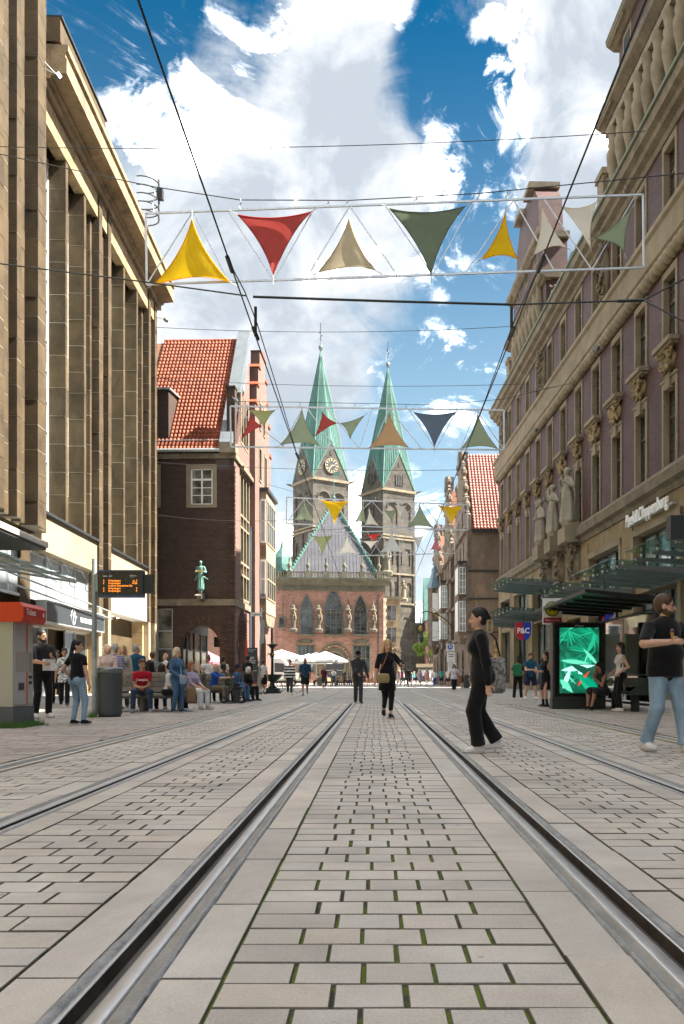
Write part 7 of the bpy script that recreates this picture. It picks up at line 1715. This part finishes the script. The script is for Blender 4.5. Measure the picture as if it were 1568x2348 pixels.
        pe = wr + d * .085; s.cap(wr + d * .012, pe, .026, .034, SKN, .012, flat=(nn, 1.8))
        if not nofing:
            curl = nn * (-g)
            for i, (o, l) in enumerate(((-.028, .062), (-.009, .074), (.010, .070), (.027, .054))):
                b0 = pe + sd * o; b1 = b0 + d * l * .55 + curl * .010; b2 = b1 + (d * .55 + curl * .55).normalized() * l * .55
                s.cap(b0, b1, .0095, .009, SKN, .004); s.cap(b1, b2, .009, .0075, SKN, .004)
            th = wr + d * .03 - sd * .026; t1 = th + (d * .6 - sd * .75 + curl * .3).normalized() * .045; s.cap(th, t1, .012, .0105, SKN, .006); s.cap(t1, t1 + (d * .95 + curl * .3).normalized() * .032, .0105, .008, SKN, .004)
    # legs
    kin = V((0, -1, .15)) if not sit else V((0, -.5, 1))
    wide = {'skinny': (.090, .062, .043, .98), 'straight': (.094, .068, .060, 1), 'wide': (.098, .080, .078, 1), 'shorts': (.105, .09, 0, 0), 'bare': (0, 0, 0, 0)}[bstyle]
    for g, ft in ((1, feet[0]), (-1, feet[1])):
        ft = V(ft); hj = hipc + lat * (.088 * g); kn, an = ik(hj, ft + V((0, .0, 0)), .435, .425, kin + V((.12 * g if sit else .02 * g, 0, 0)))
        lw = (1 + (w - 1) * .7) * (1.02 if f else 1)
        q_ = .72 if wide[2] else 1; s.cap(hj, kn, .080 * lw * q_, .052 * lw * q_, SKN, .03); s.cap(kn, an, .052 * lw * q_, .036, SKN, .02); m_ = kn.lerp(an, .28); s.ell(m_ + V((0, .018, 0)), (.047 * lw * q_, .05 * lw * q_, .09), SKN, .03)
        if bstyle in ('skinny', 'straight', 'wide'):
            pl = pants_len or 1.0; ae = kn.lerp(an, pl * .97)
            s.cap(hj, kn, wide[0] * lw, wide[1] * lw, BOT, .03, bias=-.003); s.cap(kn, ae, wide[1] * lw, wide[2] * (1 if bstyle == 'wide' else lw), BOT, .02, cut=(ae, (an - kn).normalized()), bias=-.003)
            if bstyle == 'wide': s.cap(ae + (kn - ae).normalized() * .06, ae, .078, .086, BOT, .02, cut=(ae, (an - kn).normalized()))
            if roll: a2 = kn.lerp(an, .88); s.cap(a2, kn.lerp(an, .98), .066 * lw, .066 * lw, X, .004, cut=(kn.lerp(an, .99), (an - kn).normalized()), bias=-.006)
        elif bstyle == 'shorts':
            e = hj.lerp(kn, .95); s.cap(hj, e, .105 * lw, .098 * lw, BOT, .03, cut=(e, (kn - hj).normalized()), bias=-.003)
        if socks: s.cap(an + (kn - an) * .35, an, .045, .04, X, .01, bias=-.003)
        # shoe: heel to toe along the foot, pitched when the heel is lifted
        pitch = max(0, ft.z - .10) * 4.2 if ft.y > 0 and not sit else 0
        dr = V((.12 * g, -1, 0)).normalized(); dr = V((dr.x, dr.y * math.cos(pitch), -math.sin(pitch))); hl = an + V((0, .035, -.045)); 
        toe = hl + dr * .20; up2 = V((0, 0, 1))
        s.cap(hl, hl + dr * .10 + V((0, 0, .012)), .040, .046, SHO, .015, bias=-.004); s.cap(hl + dr * .10 + V((0, 0, .008)), toe, .046, .034, SHO, .015, flat=(up2, 1.25), bias=-.004); s.cap(an + V((0, 0, .0)), hl + dr * .05, .043, .04, SHO, .02, bias=-.002)
        s.cap(hl + V((0, 0, -.026)), toe + V((0, 0, -.018)), .041, .040, SOL, .004, flat=(up2, 2.6), bias=-.003)
    s.ell(hipc + up * .0, (.162 * w, .118 * w, .12), BOT if bstyle != 'bare' else TOP, .05, bias=-.002)
    if f: 
        for g in (-1, 1): s.ell(hipc + lat * (.07 * g) - fwd * .055 - up * .02, (.088 * w, .085 * w, .10), BOT if bstyle != 'bare' else TOP, .04)
    # hem of the top or the skirt of a dress
    hz = hem
    if not sit and hz < hipc.z + .03:
        a = hipc + up * .12; b = V((hipc.x, hipc.y, hz)); rr = .165 * w * hemr + (max(0, .88 - hz)) * .10
        s.cap(a, b - V((0, 0, .05)), .15 * w, rr, TOP, .03, (fwd, 1.3), cut=(b, (0, 0, -1)), bias=-.010)
    elif sit and bstyle == 'bare':
        for g, ft in ((1, feet[0]), (-1, feet[1])): s.cap(hipc + lat * .08 * g, hipc + V((.12 * g, -.40, .02)), .11, .10, TOP, .06, bias=-.01)
    top_m, bot_m, sho_m = fab(top), fab(bottom), fab(shoes)
    mats = [skin_m(skin), top_m, bot_m, sho_m, hair_m(beard or hair), eye_m, lip_m, sole_m, fab(extra) if extra else (fab('lightdenim') if roll else fab('white'))]
    me = s.mesh('body', mats, wob=.0022 if res < .012 else 0)
    t = thing(name, label, 'person', (x, y, z), R(head), group); o = ob('body', me, t, scale=(k,) * 3)
    # hair
    if style != 'bald' or cap:
        hs = SDF(hb - V((.26, .26, .75)), hb + V((.26, .30, .34)), max(res * .8, .009) / k)
        if style != 'bald':
            hs.ell(hd(0, .018, .118), (.086, .104, .100), 0, .02, HM, cut=(hd(0, -.066, .12), hy @ V((0, -.86, -.5))))
            hs.ell(hd(0, .05, .07), (.078, .070, .085), 0, .02, HM)
            if style in ('long', 'bob', 'mid'):
                zl = {'long': -.42, 'bob': -.03, 'mid': -.16}[style]
                for g in (-1, 1):
                    hs.cap(hd(.066 * g, .012, .15), hd(.092 * g, .018, .02), .030, .030, 0, .015); hs.cap(hd(.092 * g, .018, .02), hd(.095 * g, .02, zl * .4 + .0), .030, .036, 0, .02); hs.cap(hd(.095 * g, .02, zl * .4 + .0), hd(.10 * g if style == 'long' else .07 * g, -.03 if style == 'long' else .02, zl), .042, .022, 0, .03)
                hs.cap(hd(0, .075, .10), hd(0, .09, zl), .075, .06, 0, .04, flat=(hy @ V((0, 1, 0)), 1.5))
            if style in ('bun', 'clip'): hs.ell(hd(0, .10 if style == 'clip' else .06, .07 if style == 'clip' else .215), (.05, .05, .06), 0, .02, HM)
            if style == 'pony': hs.cap(hd(0, .10, .06), hd(0, .12, -.12), .036, .042, 0, .02); hs.cap(hd(0, .12, -.12), hd(0, .115, -.36), .042, .018, 0, .03)
            if style == 'curly':
                rg = random.Random(int(x * 100)); 
                for i in range(16): a = rg.uniform(0, 6.28); e = rg.uniform(-.1, 1.4); hs.ell(hd(.085 * math.cos(a) * math.cos(e), .02 + .1 * math.sin(a) * math.cos(e) if math.sin(a) > -.3 else .0, .115 + .095 * math.sin(e)), .035, 0, .01)
        hm = hs.mesh('hair', [hair_m(hair)]); 
        if hm and style != 'bald': ob('hair', hm, t, scale=(k,) * 3)
        if cap:
            cs = SDF(hb - V((.2, .3, .1)), hb + V((.2, .2, .3)), max(res * .8, .01) / k); cs.ell(hd(0, .012, .13), (.092, .110, .092), 0, .02, HM, cut=(hd(0, 0, .112), hy @ V((0, 0, -1)))); cs.ell(hd(0, -.125, .118), (.07, .075, .012), 0, .01, HM); ob('cap', cs.mesh('cap', [fab(cap)]), t, scale=(k,) * 3)
    if glasses:
        g_ = MB()
        for g in (-1, 1):
            g_.tube([hd(.034 * g + .022 * math.cos(a * .785), -.108, .070 + .016 * math.sin(a * .785)) for a in range(9)], .0022, 4); g_.tube([hd(.056 * g, -.106, .076), hd(.082 * g, .01, .078)], .002, 4)
        g_.tube([hd(-.012, -.11, .074), hd(.012, -.11, .074)], .002, 4); ob('glasses', g_.mesh('glasses', dark_metal if glasses == 1 else eye_m), t, scale=(k,) * 3)
    t['_hb'] = 0; del t['_hb']
    return t, k
def item(name, label, cat, loc, rz=0): return thing(name, label, cat, loc, R(rz))
def pouch(name, label, cat, p, rz, w, h, d, mat, strap=None, sm=None, res=.02):
    """a soft bag; strap: points relative to the bag"""
    t = item(name, label, cat, p, rz); s = SDF((-w, -d - .1, -h), (w, d + .1, h), res); r = min(d * .42, .05)
    n_ = max(3, int(h / r))
    for i in range(n_): zz = -.5 + i / (n_ - 1); q = r * (1.15 - .3 * abs(zz)); s.cap((-w / 2 + r, 0, zz * (h - 2 * r)), (w / 2 - r, 0, zz * (h - 2 * r)), q, q, 0, r * .6)
    ob('bag', s.mesh('bag', [mat]), t)
    if strap: MB().tube(strap, .011, 6).build('strap', sm or mat, t)
    return t
def phone(label, p, rz=0): 
    t = item('phone', label, 'phone', p, rz); MB().box(-.037, .037, -.005, .005, -.075, .075).build('phone_case', black, t); MB().box(-.033, .033, .0051, .0056, -.07, .07).build('screen', glass_dk, t); return t

# --- foreground walkers
person('woman in black top and wide trousers striding left with hair clip', 1.22, 9.4, -90, 1.66, 'f', 1.12, 'fair', 'black', 'clip', 'black', 'long', .86, 'black', 'wide', 'white', face=0, res=.0095, hands=((.20, .06, .73), (-.2, -.05, .95)), feet=((.07, -.05, .085), (-.07, .19, .135)), lean=.03)
t = item('hair_clip', 'beige claw clip in the dark hair of the woman in black', 'hair clip', (1.29, 9.36, 1.43)); m = MB()
for a, b in (((-.02, -.05, .07), (.03, -.05, .07)), ((-.02, -.05, -.06), (.03, -.05, -.06)), ((-.02, -.05, -.06), (-.02, -.05, .07)), ((.03, -.05, -.06), (.03, -.05, .07))): m.beam(a, b, .02, .02)
m.beam((.02, -.05, 0), (.05, 0, 0), .02, .05); m.build('claw', plain('horn', (.35, .26, .12), .3), t)
pouch('tote_bag', 'patterned black and cream tote bag behind the woman in black', 'bag', (1.41, 9.56, .88), 10, .21, .42, .10, cloth('tote', (.36, .33, .28), (.12, .12, .13), 'blotch', 26), [(.04, 0, .22), (-.02, -.03, .42), (-.14, -.1, .52)], black, .016)
person('bearded man in black T-shirt and light jeans walking with ice cream', 3.33, 9.5, 22, 1.82, 'm', 1.22, 'fair', 'brown', 'short', 'black', 'half', .84, 'lightdenim', 'straight', 'white', face=48, beard='brown', res=.0095, ehint=(-.9, .1, -.5), hands=((.27, .02, .80), (-.20, -.30, 1.20)), feet=((.15, -.16, .085), (-.12, .16, .10)), glasses=1, roll=True, pants_len=.86, hemr=1.05)
t = item('ice_cream_cone', 'ice cream cone held by the bearded man', 'ice cream', (3.275, 9.10, 1.33)); MB().lathe([(.004, -.07), (.024, .02), (0, .02)], (0, 0, 0), 8).build('cone', plain('wafer', (.5, .28, .08), .7), t); MB().lathe([(.022, .02), (.026, .04), (.014, .06), (0, .065)], (0, 0, 0), 8).build('scoop', plain('chocolate', (.12, .05, .03), .4), t)
person('blonde woman in long black tunic walking with a phone', .26, 17.3, 12, 1.66, 'f', 1.08, 'fair', 'blonde', 'long', 'black', 'half', .62, 'black', 'skinny', 'black', face=10, nod=6, res=.011, hands=((.24, -.30, 1.18), (-.30, -.06, .80)), feet=((.05, -.10, .085), (-.02, .26, .17)), pants_len=.78)
pouch('shoulder_bag', 'woven straw shoulder bag of the blonde woman in black', 'bag', (.17, 17.02, .84), 8, .26, .20, .10, cloth('straw', (.36, .27, .13), (.20, .14, .07), 'blotch', 60), [(-.11, 0, .1), (.02, .05, .3), (.12, .12, .52)], plain('tan_leather', (.22, .08, .03), .5), .014)
phone('phone in a tan case held by the blonde woman', (.53, 16.98, 1.15), 20)
person('man in dark jacket and black cap looking at his phone', -.55, 27, 8, 1.74, 'm', 1.06, 'tan', 'black', 'short', 'charcoal', 'long', .84, 'charcoal', 'straight', 'black', nod=18, beard='black', res=.014, hands=((.34, -.10, .82), (-.04, -.30, .98)), feet=((.07, -.18, .085), (-.06, .16, .12)), cap='black', pants_len=1)
phone('dark phone in the hand of the man with black cap', (-.58, 26.66, 1.0), 10)
# --- left pavement
person('tall man in black T-shirt with folded jacket beside the ticket machine', -7.05, 17.5, 42, 1.88, 'm', 1.1, 'tan', 'black', 'short', 'black', 'half', .86, 'black', 'straight', 'white', face=25, beard='black', res=.012, hands=((.06, -.34, 1.20), (-.10, -.36, 1.08)))
MB().box(-.13, .13, -.004, .004, -.12, .12).build('paper_sheet', white_paint, loc=(-6.78, 17.2, 1.12), rz=R(42), label='white printed sheet held by the tall man in black', cat='paper')
person('dark haired woman in black top and light blue jeans seen from behind', -5.42, 15.05, 155, 1.55, 'f', 1.08, 'fair', 'black', 'pony', 'black', 'short', .93, 'lightdenim', 'skinny', 'black', face=-52, res=.011, hands=((.24, -.10, .98), (-.30, -.02, .80)), feet=((.11, .0, .085), (-.13, -.04, .085)))
person('woman in black and white floral blouse walking before the shop', -9.2, 24.5, 20, 1.74, 'f', 1.1, 'tan', 'dark', 'clip', 'print:white:charcoal:20', 'half', .72, 'black', 'straight', 'black', res=.015, pose='walk', nod=8)
person('woman in dark dress half hidden behind the floral blouse', -10.3, 26.8, 10, 1.74, 'f', 1, 'tan', 'dark', 'clip', 'black', 'none', .5, 'black', 'straight', 'black', res=.017)
person('blonde woman in pale pink blouse looking up beside the sign pole', -6.85, 21.2, 14, 1.72, 'f', 1.12, 'fair', 'pale', 'mid', 'pink', 'half', .80, 'cream', 'straight', 'white', nod=-14, face=20, res=.014, hands=((.1, -.3, 1.02), (-.14, -.3, 1.0)))
person('grey haired man in blue striped shirt seen from behind', -7.0, 22.3, 165, 1.75, 'm', 1.1, 'fair', 'grey', 'curly', 'stripe:blue:beige:22', 'half', .86, 'beige', 'straight', 'charcoal', res=.015)
person('long haired blonde woman in beige shirt beside the bin', -6.98, 22.9, 10, 1.76, 'f', 1.05, 'fair', 'blonde', 'long', 'beige', 'long', .78, 'charcoal', 'straight', 'charcoal', res=.015)
person('man in blue T-shirt seen from behind by the stone wall', -6.82, 23.6, 172, 1.80, 'm', 1.2, 'fair', 'grey', 'short', 'petrol', 'short', .84, 'charcoal', 'straight', 'charcoal', face=-60, res=.015, glasses=1)
person('boy in grey T-shirt with cross strap seen from behind', -7.05, 26.2, 182, 1.68, 'm', .92, 'fair', 'brown', 'short', 'grey', 'short', .86, 'navy', 'shorts', 'white', res=.017)
person('bald man in white shirt walking near the dark shop window', -8.1, 32, -60, 1.80, 'm', 1, 'fair', 'grey', 'bald', 'white', 'short', .86, 'charcoal', 'straight', 'charcoal', res=.02)
SEAT = dict(pose='sit')
cm, _ = person('seated man in red and navy T-shirt on the near bench', -5.74, 20.45, 12, 1.76, 'm', 1, 'tan', 'brown', 'short', 'red', 'short', .9, 'darkdenim', 'straight', 'grey', lean=.17, nod=8, face=18, res=.0125, hands=((.02, -.40, .60), (-.04, -.42, .61)), feet=((.20, -.40, .085), (-.20, -.46, .085)), **SEAT)
text('Champion', .085, Matrix.Translation((.0, -.335, .80)) @ Matrix.Rotation(R(72), 4, 'X'), white_paint, cm, 'shirt_print', xs=.8)
person('dark haired person in black seated on the far side of the near bench', -5.92, 21.75, 190, 1.72, 'f', 1, 'tan', 'black', 'mid', 'black', 'short', .9, 'black', 'straight', 'black', res=.018, **SEAT)
person('girl in black top with white straps on the far side of the near bench', -5.62, 21.75, 165, 1.60, 'f', .95, 'fair', 'dark', 'mid', 'black', 'none', .9, 'darkdenim', 'straight', 'white', face=60, res=.018, **SEAT)
person('young woman in white T-shirt sitting sideways at the bench end', -5.2, 20.75, 78, 1.64, 'f', 1.02, 'fair', 'black', 'clip', 'white', 'half', .9, 'black', 'straight', 'white', res=.014, lean=.08, **SEAT)
person('older blonde woman in denim jacket and jeans standing by the bench', -4.86, 20.3, 58, 1.60, 'f', 1.06, 'fair', 'pale', 'bob', 'denim', 'long', .98, 'denim', 'straight', 'darkdenim', res=.0125, hands=((.10, -.26, .98), (-.16, -.24, .98)), extra='white')
person('person in white trousers and white trainers seated behind the denim lady', -4.92, 22.2, 62, 1.68, 'f', 1.05, 'fair', 'ginger', 'mid', 'lilac', 'half', .9, 'white', 'straight', 'beige', res=.015, **SEAT)
pouch('paper_bag', 'brown paper carrier bag standing before the white trousers', 'bag', (-4.62, 20.75, .42), 30, .26, .40, .14, plain('kraft_paper', (.25, .15, .08), .8), [(-.06, 0, .19), (0, 0, .3), (.06, 0, .19)])
pouch('handbag', 'small pale blue handbag of the denim lady', 'bag', (-4.66, 20.1, .80), 50, .18, .22, .08, fab('lightdenim'), [(-.06, 0, .1), (-.04, .04, .34)])
person('old man in beige jacket seated facing left on the far bench', -5.8, 27.9, -75, 1.72, 'm', 1.04, 'pale', 'white', 'short', 'khaki', 'long', .9, 'khaki', 'straight', 'charcoal', res=.017, **SEAT)
person('white haired woman in dark striped top behind the beige jacket', -5.75, 29.4, 170, 1.66, 'f', 1, 'fair', 'white', 'mid', 'stripe:maroon:black:30', 'long', .9, 'black', 'straight', 'black', res=.02, **SEAT)
person('person with hair bun in white T-shirt walking behind the far bench', -6.36, 31.5, -40, 1.68, 'm', .95, 'tan', 'brown', 'bun', 'white', 'short', .86, 'charcoal', 'straight', 'white', res=.02)
person('young man with dark curls behind the far bench', -5.95, 32.5, 160, 1.68, 'm', 1, 'tan', 'dark', 'curly', 'cream', 'short', .86, 'charcoal', 'straight', 'white', res=.02)
person('bald man in bright blue T-shirt seated with a walking frame', -5.42, 27.8, 76, 1.74, 'm', 1.1, 'fair', 'grey', 'bald', 'blue', 'half', .9, 'khaki', 'straight', 'charcoal', res=.015, beard='grey', hands=((.12, -.56, .86), (-.12, -.56, .86)), lean=.06, **SEAT)
person('man in dark green jacket seated right of the blue T-shirt', -5.25, 28.7, 70, 1.76, 'm', 1.05, 'dark', 'black', 'short', 'olive', 'long', .9, 'charcoal', 'straight', 'black', res=.017, **SEAT)
person('man in denim shirt and navy cap seated at the far bench end', -4.92, 29.0, 72, 1.74, 'm', 1.1, 'brown', 'black', 'short', 'denim', 'long', .9, 'denim', 'straight', 'navy', cap='navy', res=.017, lean=.1, **SEAT)
person('white haired person in black seated beside the info column', -4.75, 30.4, 62, 1.66, 'f', 1.05, 'fair', 'white', 'bob', 'black', 'long', .9, 'black', 'straight', 'black', res=.02, lean=.12, **SEAT)
person('young man in black T-shirt with back print at the info column', -5.6, 36.4, 150, 1.84, 'm', 1, 'brown', 'black', 'short', 'black', 'half', .80, 'black', 'straight', 'white', res=.019, nod=12)
person('man in white T-shirt and dark shorts behind the leaning sign post', -5.72, 42.3, 160, 1.76, 'm', 1, 'fair', 'dark', 'short', 'white', 'short', .86, 'black', 'shorts', 'black', res=.022, socks=1)
person('person in brown top and pale shorts beside the sign post', -5.98, 42.0, 150, 1.72, 'm', 1, 'fair', 'brown', 'short', 'khaki', 'short', .86, 'beige', 'shorts', 'charcoal', res=.022)
# --- middle distance
person('man in black and white checked shirt walking beside the fountain', -4.18, 40.6, 8, 1.74, 'm', 1.12, 'fair', 'brown', 'short', 'stripe:white:black:7', 'long', .82, 'charcoal', 'straight', 'cream', face=-30, pose='walk', res=.02)
person('bald man in navy T-shirt and black shorts walking', -3.27, 38.8, 0, 1.80, 'm', 1.1, 'tan', 'brown', 'bald', 'print:navy:petrol:14', 'half', .84, 'black', 'shorts', 'lightdenim', beard='brown', pose='walk2', res=.02)
person('woman in maroon top and cropped jeans carrying a brown bag', -3.8, 62, 0, 1.72, 'f', 1, 'fair', 'ginger', 'bob', 'maroon', 'half', .84, 'darkdenim', 'skinny', 'maroon', pose='walk', res=.028, glasses=2, pants_len=.8)
pouch('brown_bag', 'brown bag carried by the woman in maroon', 'bag', (-4.15, 61.9, .55), 0, .34, .62, .12, fab('khaki'), None, None, .04)
person('woman in white floral blouse and sunglasses walking on the right', 4.8, 50, 0, 1.66, 'f', 1.3, 'tan', 'dark', 'mid', 'print:white:lilac:18', 'short', .80, 'black', 'straight', 'white', pose='walk2', res=.024, glasses=2, hands=((.32, -.1, .86), (-.36, -.2, .86)))
pouch('tan_handbag', 'tan leather handbag of the woman in floral blouse', 'bag', (5.15, 49.8, .75), 0, .2, .5, .14, plain('tan_leather', (.22, .08, .03)), None, None, .03)
person('man in grey T-shirt and grey shorts by the far right bin', 6.85, 64.5, -120, 1.74, 'm', 1, 'fair', 'dark', 'short', 'grey', 'short', .86, 'charcoal', 'shorts', 'white', res=.028)
person('woman in purple dress walking arm in arm toward the camera', 4.4, 81, 0, 1.68, 'f', 1.1, 'tan', 'pale', 'bob', 'print:lilac:purple:14', 'none', .55, 'black', 'bare', 'beige', pose='walk', res=.033)
person('woman in pink checked dress with brown shoulder bag', 5.05, 80, -5, 1.72, 'f', 1.15, 'tan', 'blonde', 'mid', 'stripe:pink:red:10', 'none', .60, 'black', 'bare', 'petrol', pose='walk2', res=.033)
person('man in teal shirt and black shorts walking away', 6.74, 84, 180, 1.76, 'm', 1.1, 'tan', 'dark', 'short', 'teal', 'short', .84, 'black', 'shorts', 'black', pose='walk', res=.033)
person('woman in white top and blue jeans walking away', 6.25, 86, 175, 1.68, 'f', 1.2, 'fair', 'brown', 'clip', 'white', 'half', .84, 'blue', 'straight', 'blue', res=.033)
person('person in white T-shirt and navy shorts with a backpack', 7.0, 79, 170, 1.72, 'm', 1, 'fair', 'dark', 'short', 'white', 'short', .84, 'navy', 'shorts', 'blue', res=.033)
# --- right pavement and shelter
person('woman in black with green backpack waiting before the brick store', 5.42, 31.3, 172, 1.62, 'f', 1.02, 'fair', 'dark', 'bun', 'black', 'short', .88, 'black', 'straight', 'white', res=.017, hands=((.2, -.3, 1.0), (-.16, -.3, 1.0)), feet=((.16, .0, .085), (-.14, 0, .085)))
pouch('green_backpack', 'dark green backpack worn by the waiting woman', 'backpack', (5.36, 31.06, 1.14), 0, .34, .48, .22, fab('green'), None, None, .025)
person('man in blue T-shirt and dark shorts looking at his phone', 6.1, 32.4, 6, 1.84, 'm', 1.08, 'fair', 'brown', 'short', 'petrol', 'short', .84, 'navy', 'shorts', 'white', res=.017, nod=20, beard='brown', hands=((.08, -.3, 1.06), (-.08, -.32, 1.10)), feet=((.2, -.05, .085), (-.2, .0, .085)))
person('person in petrol top and jeans behind the man in shorts', 7.3, 36, 150, 1.72, 'm', 1, 'fair', 'dark', 'short', 'petrol', 'short', .84, 'denim', 'straight', 'white', res=.022, pose='walk')
person('young woman in short black dress with folded arms by the screen', 5.0, 24.2, -62, 1.62, 'f', 1, 'fair', 'dark', 'bob', 'black', 'none', .55, 'black', 'bare', 'black', res=.014, hands=((-.08, -.2, 1.12), (.08, -.22, 1.10)), socks=1, extra='black')
person('long haired woman in white tank top with hands on hips', 6.15, 20.7, -82, 1.74, 'f', .98, 'fair', 'dark', 'long', 'white', 'none', .98, 'black', 'skinny', 'cream', res=.013, hands=((.22, -.12, .98), (-.22, -.12, .98)), face=4)
person('woman in dark dress sitting in the shelter looking at her phone', 6.02, 21.75, -58, 1.66, 'f', 1, 'tan', 'black', 'mid', 'print:charcoal:black:40', 'none', .9, 'black', 'bare', 'black', res=.014, lean=.12, nod=22, hands=((.04, -.36, .86), (-.06, -.28, 1.06)), feet=((.04, -.52, .085), (-.16, -.44, .085)), **SEAT)
person('man in navy shirt and cap seated deep in the shelter', 6.45, 23.6, -70, 1.74, 'm', 1, 'tan', 'dark', 'short', 'navy', 'long', .9, 'black', 'straight', 'black', res=.018, cap='maroon', **SEAT)
# --- cyclist and the crowd on the square
rc = random.Random(5)
tops = ['white', 'black', 'red', 'navy', 'beige', 'pink', 'teal', 'grey', 'blue', 'cream', 'purple', 'maroon']; bots = ['denim', 'black', 'khaki', 'beige', 'navy', 'white']
spots = []
for i in range(34):
    Y = 92 + 62 * (i / 33) ** 1.1 + rc.uniform(-2, 2); 
    x_d = rc.choice([rc.uniform(858, 875), rc.uniform(930, 960), rc.uniform(950, 1005), rc.uniform(905, 950), rc.uniform(1000, 1022)]); spots.append(((x_d - 859) / 1895 * Y, Y))
for i, (x_, y_) in enumerate(spots):
    a, b = tops[i % 12], bots[(i // 12 + i) % 6]
    person('distant %s in %s top and %s trousers on the sunny square' % ('woman' if i % 2 else 'man', a, b.replace('denim', 'jeans')) if b != 'denim' else 'distant %s in %s top and blue jeans on the sunny square' % ('woman' if i % 2 else 'man', a),
           x_, y_, rc.choice([0, 180, 90, -90]) + rc.uniform(-40, 40), rc.uniform(1.6, 1.82), 'f' if i % 2 else 'm', rc.uniform(.95, 1.15), rc.choice(['fair', 'tan', 'tan', 'brown']), rc.choice(list(HR)), rc.choice(['short', 'mid', 'bob']) if i % 2 else 'short', a, rc.choice(['short', 'half', 'none']), .84, b, rc.choice(['straight', 'shorts', 'skinny']), 'charcoal', pose=rc.choice(['walk', 'walk2', 'stand']), res=.042, group='people on the market square', nofing=True)
# bronze figure on the corner house, cyclist, café guests, stroller
def bronze():
    s = SDF((-.6, -.5, 0), (.6, .4, 2.6), .03); bz = stone('bronze_patina', (.05, .13, .11), (.16, .30, .26), rough=.5, sc=4, fine=25, bmp=.3, piece=0)
    s.cap((0, 0, .3), (.02, 0, 1.3), .22, .2, k=.05, flat=((0, 1, 0), 1.2)); s.cap((.02, 0, 1.3), (0, -.02, 1.78), .2, .2, k=.06, flat=((0, 1, 0), 1.35)); s.cap((-.18, 0, 1.88), (.18, 0, 1.88), .1, k=.05)
    s.cap((0, 0, 1.95), (0, -.05, 2.08), .07, k=.03); s.ell((0, -.07, 2.2), (.10, .12, .14), k=.02); s.ell((0, -.02, 2.27), (.115, .125, .09), k=.02)
    for g in (-1, 1): s.cap((.24 * g, 0, 1.86), (.36 * g, -.05, 1.52), .1, .08, k=.03); s.cap((.36 * g, -.05, 1.52), (.26 * g, -.32, 1.52), .08, .05, k=.03); s.ell((.25 * g, -.36, 1.53), .055)
    for i in range(11): a = i * .62; s.cap((.2 * math.cos(a), .14 * math.sin(a), 1.3), (.24 * math.cos(a + .2) * .8, .2 * math.sin(a + .2), .3), .04, .06, k=.02)
    s.cap((.2, 0, 1.2), (.52, -.05, 1.0), .07, .03, k=.03); s.cap((-.2, 0, 1.35), (-.42, .0, .95), .09, .05, k=.03)
    for g in (-1, 1): s.cap((.08 * g, 0, .35), (.07 * g, -.12, .04), .06, .05, k=.02)
    t = thing('bronze_statue', 'green bronze figure holding a golden ring on the brick corner house', 'statue', at(460, 1360, 59.7)); ob('figure', s.mesh('figure', [bz]), t)
    MB().tube([(.24 * math.cos(a * .3142), -.36 + .08 * math.sin(a * .3142), 1.56 + .06 * math.sin(a * .3142)) for a in range(21)], .025, 6).build('golden_ring', plain('gold', (.7, .45, .12), .3, .8), t)
    MB().box(-.25, .25, -.2, .3, -.5, .0).build('bracket', sandd, t)
bronze()
t = thing('surveillance_camera', 'white surveillance camera on a bracket below the bronze figure', 'camera', at(459, 1375, 59.5)); MB().tube([(-.4, 0, .35), (.1, 0, .35), (.1, 0, .0)], .04, 6).build('bracket', white_paint, t); MB().lathe([(0, -.16), (.12, -.1), (.14, .02), (.05, .08)], (.1, 0, 0), 10).build('dome', dark_metal, t)
person('cyclist in black riding away toward the cathedral', 3.05, 75.05, 176, 1.74, 'm', 1, 'fair', 'dark', 'short', 'black', 'long', .9, 'black', 'straight', 'black', res=.035, hip=(0, 0, .98), feet=((.1, -.2, .28), (-.1, -.25, .5)), hands=((.26, -.5, 1.05), (-.26, -.5, 1.05)), lean=.16, group=None)
person('man in white shirt pushing a stroller before the portal', -4.2, 84.5, 10, 1.8, 'm', 1.05, 'tan', 'dark', 'short', 'white', 'half', .84, 'beige', 'straight', 'charcoal', res=.036, hands=((.2, -.5, 1.0), (-.2, -.5, 1.0)))
person('woman in black dress with floral sleeve near the stroller', -3.15, 85, 150, 1.7, 'f', 1, 'fair', 'blonde', 'mid', 'print:black:grey:12', 'half', .6, 'black', 'skinny', 'black', res=.036, pose='walk')
t = thing('stroller', 'grey child stroller pushed on the square', 'stroller', (-4.2, 83.8, 0)); MB().extr([(-.3, .5), (.35, .42), (.4, .55), (.1, .65), (-.2, 1.05), (-.38, .95)], (0, 0, 0), (0, -1, 0), (0, 0, 1), (1, 0, 0), -.22, .22).build('seat', fab('charcoal'), t)
for x in (-.25, .25):
    for y in (-.35, .3): MB().tube([(x, y + .14 * math.cos(a * .5236), .15 + .14 * math.sin(a * .5236)) for a in range(13)], .02, 5).build('wheel', black, t)
    MB().tube([(x, -.35, .15), (x, .1, .6), (x, .55, 1.02)], .015, 5).build('frame_bar', alu, t)
rq = random.Random(8); cc = ['white', 'black', 'blue', 'pink', 'beige', 'red', 'grey', 'teal', 'cream', 'navy']
for i in range(10):
    person('café guest in %s sitting under the white parasols' % cc[i], -6.0 + .55 * i, 87.2 + (i % 3) * 1.5, rq.choice([60, -60, 170, 20]), rq.uniform(1.6, 1.8), 'f' if i % 2 else 'm', 1.05, rq.choice(['fair', 'tan']), rq.choice(list(HR)), 'mid' if i % 2 else 'short', cc[i], 'short', .9, 'darkdenim', 'straight', 'charcoal', pose='sit', res=.04, group='café guests', nofing=True)
for o in list(SC.objects):
    if o.name.startswith('person') and o.get('group') == '': del o['group']
